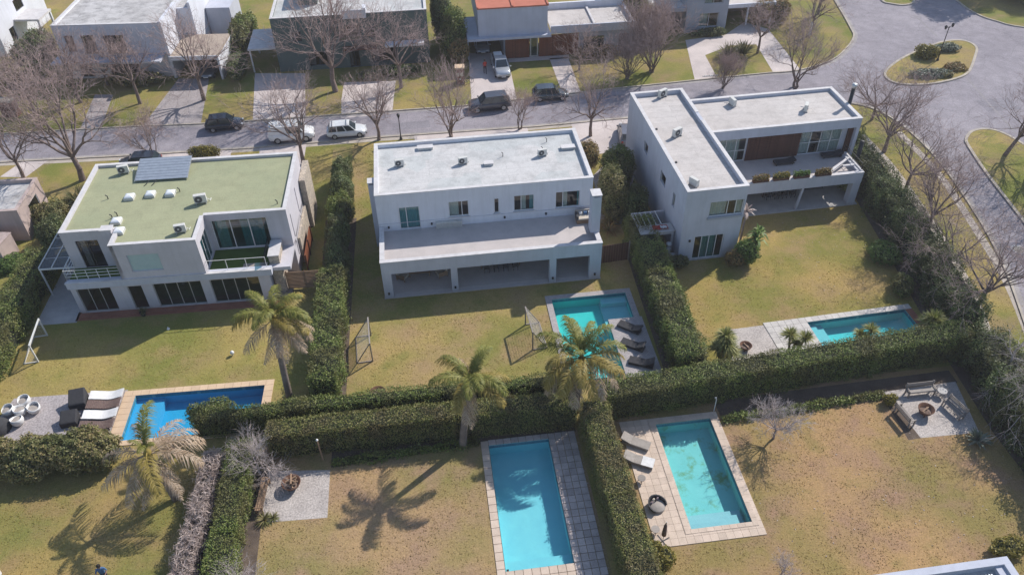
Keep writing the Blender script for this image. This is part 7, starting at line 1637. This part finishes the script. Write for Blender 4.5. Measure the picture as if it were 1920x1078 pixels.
def bench(label, loc, rotz, L, mat='wood_grey', back=True, cloth=False):
    """sitters face +y"""
    T = thing('garden_bench', label, 'bench', loc, rotz, 'garden benches')
    for k in range(4): MB().box(-L/2, -0.24+k*0.125, 0.42, L/2, -0.24+k*0.125+0.10, 0.46).build('seat_slat', M[mat], T)
    for x in (-L/2+0.08, L/2-0.08):
        for y in (-0.2, 0.2): MB().box(x-0.04, y-0.04, 0, x+0.04, y+0.04, 0.418).build('leg', M[mat], T)
        MB().box(x-0.03, -0.26, 0.60, x+0.03, 0.24, 0.65).build('armrest', M[mat], T); MB().box(x-0.03, 0.18, 0.461, x+0.03, 0.24, 0.599).build('arm_post', M[mat], T)
    if back:
        for k in range(3): MB().box(-L/2, -0.32, 0.56+k*0.13, L/2, -0.28, 0.66+k*0.13).build('back_slat', M[mat], T)
        for x in (-L/2+0.08, L/2-0.08): MB().bar((x, -0.24, 0.42), (x, -0.34, 0.96), 0.06).build('back_post', M[mat], T)
    if cloth: MB().box(-L/2+0.05, -0.22, 0.462, L/2-0.05, 0.24, 0.54).build('cushion', M['cloth_grey'], T, bevel=0.03)
    return T
bench('long grey bench in the hedge shade at the back of the gravel patio', (32.75, 33.75), R(180), 2.1, 'wood_grey', True, True)
bench('wooden bench on the right side of the fire bowl', (34.15, 31.9), R(105), 1.65, 'wood_grey'); bench('wooden bench on the left side of the fire bowl', (30.6, 31.85), R(-82), 1.65, 'wood_grey')
bench('pale wooden bench along the hedge by the square gravel patio', (-12.35, 31.4), R(-95), 2.4, 'wood_tan', False)

T = thing('garden_post', 'thin pale post with a ball top before the clipped hedge', 'post', (-8.75, 33.89))
MB().tube([(0, 0, 0), (-0.05, 0, 2.0)], 0.05, 8).build('pole', M['wood_tan'], T); mb = MB(); mb.lathe([(0.001, -0.09), (0.08, -0.04), (0.09, 0), (0.06, 0.07), (0.001, 0.09)], 10); mb.v = [(x-0.05, y, z+2.08) for x, y, z in mb.v]; mb.build('ball', M['plastic_white'], T, smooth=True)
T = thing('pool_shower', 'thin white pole at the far corner of the green-stained pool', 'pole', (18.0, 34.3))
MB().tube([(0, 0, 0), (0, 0, 1.1), (-0.05, 0, 1.4)], 0.035, 8).build('pole', M['plastic_white'], T); MB().tube([(-0.05, 0, 1.4), (-0.16, -0.02, 1.42)], 0.05, 8).build('head', M['metal'], T)

# ------------------------------------------------------------------ furniture at the white house
T = thing('outdoor_daybed', 'corner daybed with pale cushions on the white house terrace', 'daybed', (12.55, 53.25, 3.2), 0)
MB().box(-0.75, -0.45, 0.0, 0.75, 0.5, 0.35).build('base', M['wood_tan'], T, bevel=0.02); MB().box(-0.72, -0.42, 0.352, 0.72, 0.3, 0.5).build('mattress', M['cloth_cream'], T, bevel=0.04)
MB().box(-0.78, 0.36, 0.352, 0.75, 0.52, 0.85).build('back_cushion', M['cloth_grey'], T, bevel=0.05); MB().box(-0.80, -0.42, 0.352, -0.60, 0.34, 0.75).build('arm_cushion', M['wicker_dark'], T, bevel=0.04)
for k in range(3): MB().box(-0.5+k*0.4, 0.12, 0.50, -0.2+k*0.4, 0.34, 0.75).build('pillow', M['cloth_white' if k != 1 else 'shirt_blue'], T, bevel=0.05)
ARM = {}
def armchair():
    T = thing('armchair', '', 'armchair', group='cream armchairs in the white house gallery')
    MB().box(-0.4, -0.4, 0.22, 0.4, 0.35, 0.45).build('seat', M['cloth_cream'], T, bevel=0.04); MB().box(-0.4, 0.25, 0.45, 0.4, 0.42, 0.85).build('backrest', M['cloth_cream'], T, bevel=0.04)
    for x in (-0.42, 0.36): MB().box(x, -0.38, 0.20, x+0.07, 0.4, 0.62).build('arm', M['wood_tan'], T)
    for x in (-0.36, 0.36):
        for y in (-0.34, 0.36): MB().box(x-0.03, y-0.03, 0, x+0.03, y+0.03, 0.22).build('leg', M['wood_tan'], T)
    return T
place(ARM, armchair, (-3.0, 51.6, 0.1), R(60), 'cream armchair at the left end of the white house gallery'); place(ARM, armchair, (0.2, 51.6, 0.1), R(-70), 'cream armchair beside the second column of the white house gallery')
def table(label, loc, rotz, w, d, h, mat):
    T = thing('wooden_table', label, 'table', loc, rotz); MB().box(-w/2, -d/2, h-0.06, w/2, d/2, h).build('top', M[mat], T, bevel=0.01)
    for x in (-w/2+0.1, w/2-0.1):
        for y in (-d/2+0.1, d/2-0.1): MB().box(x-0.04, y-0.04, 0, x+0.04, y+0.04, h-0.061).build('leg', M[mat], T)
table('low wooden table between the cream armchairs in the gallery', (-1.6, 52.0, 0.1), 0, 1.8, 0.8, 0.45, 'wood_tan'); table('long wooden dining table in the white house gallery', (5.2, 52.3, 0.1), 0, 3.4, 1.0, 0.75, 'wood_tan')
table('dark dining table in the L-shaped house gallery', tuple(RX @ Vector((12.3, 8.2, 0.09))), YR, 3.2, 1.1, 0.75, 'wood_dark')
CH = {}
def dchair():
    T = thing('dining_chair', '', 'chair', group='dark dining chairs in the galleries'); MB().box(-0.22, -0.22, 0.42, 0.22, 0.22, 0.47).build('seat', M['cloth_dark'], T); MB().box(-0.22, 0.18, 0.47, 0.22, 0.22, 0.92).build('backrest', M['cloth_dark'], T)
    for x in (-0.19, 0.19):
        for y in (-0.19, 0.19): MB().box(x-0.02, y-0.02, 0, x+0.02, y+0.02, 0.42).build('leg', M['metal_dark'], T)
    return T
for k in range(4):
    place(CH, dchair, (4.0+k*0.8, 51.5, 0.1), R(180), 'dining chair along the lawn side of the long gallery table, %s' % ('leftmost', 'second from the left', 'third from the left', 'rightmost')[k])
for k in range(4):
    p = RX @ Vector((11.1+k*0.8, 7.35, 0.09)); place(CH, dchair, tuple(p), YR+R(180), 'dining chair at the dark table in the L-shaped house gallery, %s' % ('leftmost', 'second from the left', 'third from the left', 'rightmost')[k])
T = thing('kitchen_counter', 'dark counter at the right end of the white house gallery', 'counter', (10.9, 53.4, 0.1)); MB().box(-1.2, -0.35, 0, 1.2, 0.35, 0.86).build('base', M['cloth_dark'], T); MB().box(-1.25, -0.4, 0.86, 1.25, 0.4, 0.92).build('top', M['concrete'], T)
T = thing('outdoor_sofa', 'dark sofa in the shade of the white house gallery behind the second column', 'sofa', (2.3, 53.4, 0.1)); MB().box(-0.9, -0.4, 0.1, 0.9, 0.4, 0.42).build('seat', M['curtain_teal'], T, bevel=0.04); MB().box(-0.9, 0.25, 0.42, 0.9, 0.45, 0.82).build('backrest', M['curtain_teal'], T, bevel=0.04)
LG = 'dark loungers on the L-shaped house terrace'
for u, v, lb in ((11.6, 8.5, 'dark lounger before the timber screen on the L-shaped house terrace'), (16.4, 8.9, 'dark lounger at the terrace end window of the L-shaped house')):
    p = RX @ Vector((u, v, 3.08)); flat_lounger(lb, tuple(p), YR, 'cloth_dark', 0.25, LG)
T = thing('garden_sofa', 'dark wicker sofa at the right end of the L-shaped house gallery', 'sofa', tuple(RX @ Vector((16.0, 8.4, 0.09))), YR); MB().box(-0.9, -0.4, 0.1, 0.9, 0.4, 0.42).build('seat', M['cloth_dark'], T, bevel=0.04); MB().box(-0.9, 0.25, 0.42, 0.9, 0.45, 0.85).build('backrest', M['cloth_dark'], T, bevel=0.04)
T = thing('garden_ornament', 'pale upright ornament with a round white top by the L-shaped house corner', 'ornament', (19.56, 51.59)); MB().lathe([(0.22, 0), (0.24, 0.08), (0.14, 0.2), (0.2, 0.6), (0.22, 0.75), (0.08, 0.85), (0.08, 1.0)], 14).build('pedestal', M['plastic_white'], T, smooth=True)
MB().lathe([(0.08, 1.0), (0.2, 1.08), (0.24, 1.2), (0.2, 1.32), (0.001, 1.38)], 14).build('round_top', M['plastic_white'], T, smooth=True); MB().box(0.1, -0.55, 0, 0.55, -0.2, 0.4).build('box', M['plastic_white'], T, bevel=0.03)
T = thing('potted_plant', 'dark potted plant beside the narrow door of the green-roofed house', 'plant', tuple(LX @ Vector((5.0, -0.75, 0)))); MB().lathe([(0.16, 0), (0.24, 0.4), (0.2, 0.4)], 12).build('pot', M['metal_dark'], T); V, F = blades([(0, 0, 0.4, 1)], 40, 0.6, 0.05, 77, 0.3, 0.4); link('leaves', np_mesh('leaves', V, F, M['flax']), T)
T = thing('garden_light', 'small white ball light on the left lawn near the tallest palm', 'light', (-15.96, 44.63)); MB().lathe([(0.05, 0), (0.05, 0.15), (0.14, 0.2), (0.16, 0.3), (0.1, 0.42), (0.001, 0.45)], 12).build('globe', M['plastic_white'], T, smooth=True)
T = thing('lawn_sprinkler', 'small white sprinkler head on the left lawn before the green-roofed house', 'sprinkler', (-21.36, 48.27)); MB().lathe([(0.12, 0), (0.12, 0.06), (0.05, 0.12), (0.04, 0.22), (0.001, 0.24)], 10).build('head', M['plastic_white'], T)
# slatted timber gate and fence beside the green-roofed house
T = thing('slat_fence', 'brown horizontal-slat timber gate between the green-roofed house and the tall hedge', 'fence', tuple(LX @ Vector((16.2, 1.1, 0))), YL)
for k in range(12): MB().box(0, 0, 0.1+k*0.145, 3.0, 0.05, 0.21+k*0.145).build('slat', M['wood_tan'], T)
for x in (0.02, 1.5, 2.9): MB().box(x, 0.052, 0, x+0.09, 0.13, 1.85).build('post', M['wood_dark'], T)
T = thing('slat_fence', 'reddish slatted screen along the green-roofed house right side wall', 'fence', tuple(LX @ Vector((17.5, 7.6, 0))), YL+R(-90))
for k in range(9): MB().box(0, 0, 0.1+k*0.17, 4.2, 0.05, 0.23+k*0.17).build('slat', M['wood_red'], T)
for x in (0.02, 2.0, 4.1): MB().box(x, 0.052, 0, x+0.09, 0.13, 1.65).build('post', M['wood_dark'], T)
T = thing('timber_gate', 'narrow dark timber gate in the side yard right of the white house', 'gate', (13.3, 51.2, 0), R(4))
for k in range(12): MB().box(0.1+k*0.22, 0, 0.05, 0.1+k*0.22+0.19, 0.05, 1.9).build('board', M['wood_dark'], T)
for x in (0.0, 2.75): MB().box(x, -0.03, 0, x+0.1, 0.09, 2.0).build('post', M['wood_grey'], T)

# ------------------------------------------------------------------ street furniture
def lamp(label, loc, h, heads):
    T = thing('street_lamp', label, 'street lamp', loc, 0.4); MB().tube([(0, 0, 0), (0, 0, h*0.3), (0, 0, h)], [0.08, 0.055, 0.045], 8).build('pole', M['metal_dark'], T); MB().lathe([(0.16, 0), (0.16, 0.12), (0.08, 0.3)], 10).build('base', M['metal_dark'], T)
    for k in range(heads):
        a = math.pi*2*k/max(heads, 1); d = 0.0 if heads == 1 else 0.62
        if d: MB().tube([(0, 0, h-0.25), (math.cos(a)*d*0.5, math.sin(a)*d*0.5, h-0.02), (math.cos(a)*d, math.sin(a)*d, h-0.1)], 0.03, 6).build('arm', M['metal_dark'], T)
        mb = MB(); mb.lathe([(0.10, -0.3), (0.17, 0.0), (0.20, 0.03), (0.04, 0.16)], 8); mb.v = [(x+math.cos(a)*d, y+math.sin(a)*d, z+h+(0.28 if not d else 0.1)) for x, y, z in mb.v]; mb.build('lantern', M['metal_dark'], T)
lamp('twin-headed dark street lamp on the oval traffic island', (61.6, 82.9, 0.1), 4.2, 2); lamp('small dark street lamp on the verge behind the white house roof', (-2.6, 74.4), 2.6, 1)
T = thing('brick_pillar', 'brick meter pillar with a tan cap left of the red-roofed house drive', 'pillar', (4.6, 86.3), R(-3)); MB().box(-0.5, -0.45, 0, 0.5, 0.45, 1.9).build('shaft', M['brick'], T); MB().box(-0.56, -0.5, 1.9, 0.56, 0.5, 2.08).build('cap', M['tile_tan'], T)
for x in (-0.25, 0.2): MB().box(x-0.17, -0.47, 1.0, x+0.17, -0.452, 1.45).build('meter_door', M['metal'], T)
MB().box(-0.08, -0.47, 0.55, 0.08, -0.452, 0.75).build('number_plate', M['plastic_white'], T)
T = thing('brick_pillar', 'brick pillar with a pale cap at the far left edge across the street', 'pillar', (-45.3, 86.3), R(-10)); MB().box(-0.8, -0.5, 0, 0.8, 0.5, 1.8).build('shaft', M['brick'], T); MB().box(-0.86, -0.56, 1.8, 0.86, 0.56, 1.95).build('cap', M['walk'], T)
T = thing('utility_post', 'white marker post on the corner lawn beside the plaza', 'post', (49.61, 92.34)); MB().lathe([(0.14, 0), (0.14, 1.5), (0.16, 1.52), (0.10, 1.7), (0.001, 1.72)], 12).build('post', M['plastic_white'], T, smooth=False); MB().lathe([(0.145, 1.2), (0.145, 1.35)], 12).build('band', M['metal'], T)
T = thing('bicycle', 'small bicycle lying beside the brick meter pillar', 'bicycle', (5.5, 85.9), R(30))
for x in (-0.45, 0.45):
    t = MB(); t.tube([(x+0.28*math.cos(a), 0.10*math.sin(a), 0.29+0.28*math.sin(a)) for a in np.linspace(0, 2*math.pi, 17)], 0.02, 5, cap=False); t.build('wheel', M['tyre'], T)
for a, b in (((-0.45, 0, 0.29), (-0.1, 0, 0.6)), ((-0.1, 0, 0.6), (0.35, 0, 0.62)), ((0.45, 0, 0.29), (0.33, 0, 0.8)), ((-0.1, 0, 0.3), (0.35, 0, 0.6)), ((-0.45, 0, 0.29), (-0.1, 0, 0.3))): MB().bar(a, b, 0.03).build('frame_tube', M['metal_dark'], T)
MB().box(-0.22, -0.06, 0.66, 0.0, 0.06, 0.71).build('saddle', M['tyre'], T); MB().bar((0.33, -0.25, 0.82), (0.33, 0.25, 0.82), 0.03).build('handlebar', M['metal'], T)
T = thing('drain_grate', 'dark drain grate across the blue-grey house drive', 'drain', (*(33.80, 83.39), 0.0135)); MB().box(-1.0, -0.12, 0, 1.0, 0.12, 0.02).build('frame', M['metal_dark'], T)
for k in range(9): MB().box(-0.95+k*0.21, -0.09, 0.021, -0.83+k*0.21, 0.09, 0.03).build('bar', M['metal'], T)
T = thing('white_cabinet', 'white box corner cut by the bottom-left picture corner', 'cabinet', (-27.6, 28.0)); MB().box(-0.9, -1.2, 0, 0.5, 0.3, 0.9).build('body', M['plastic_white'], T, bevel=0.03); MB().box(-0.8, -1.1, 0.9, 0.4, 0.2, 0.95).build('lid', M['metal'], T)
for o in scene.objects:                              # uncountable leaves and twigs, with the dark cores behind them
    if o.type == 'MESH' and o.name.split('.')[0] in ('twigs', 'limbs', 'foliage', 'leaves', 'crown', 'shade_core'): o['kind'] = 'stuff'

# ------------------------------------------------------------------ thin haze in the air
hz = MB().box(-905, -505, -3.0, 905, 1105, 44.5).build('haze', None)
hm = bpy.data.materials.new('haze_air'); hm.use_nodes = True; ht = hm.node_tree; ht.nodes.clear()
ho = ht.nodes.new('ShaderNodeOutputMaterial'); hv = ht.nodes.new('ShaderNodeVolumePrincipled')
hv.inputs['Color'].default_value = (0.93, 0.90, 0.97, 1); hv.inputs['Density'].default_value = 0.0004; hv.inputs['Anisotropy'].default_value = 0.2
ht.links.new(hv.outputs[0], ho.inputs['Volume']); hz.data.materials.clear(); hz.data.materials.append(hm)
tag(hz, kind='stuff'); scene.cycles.volume_bounces = 0
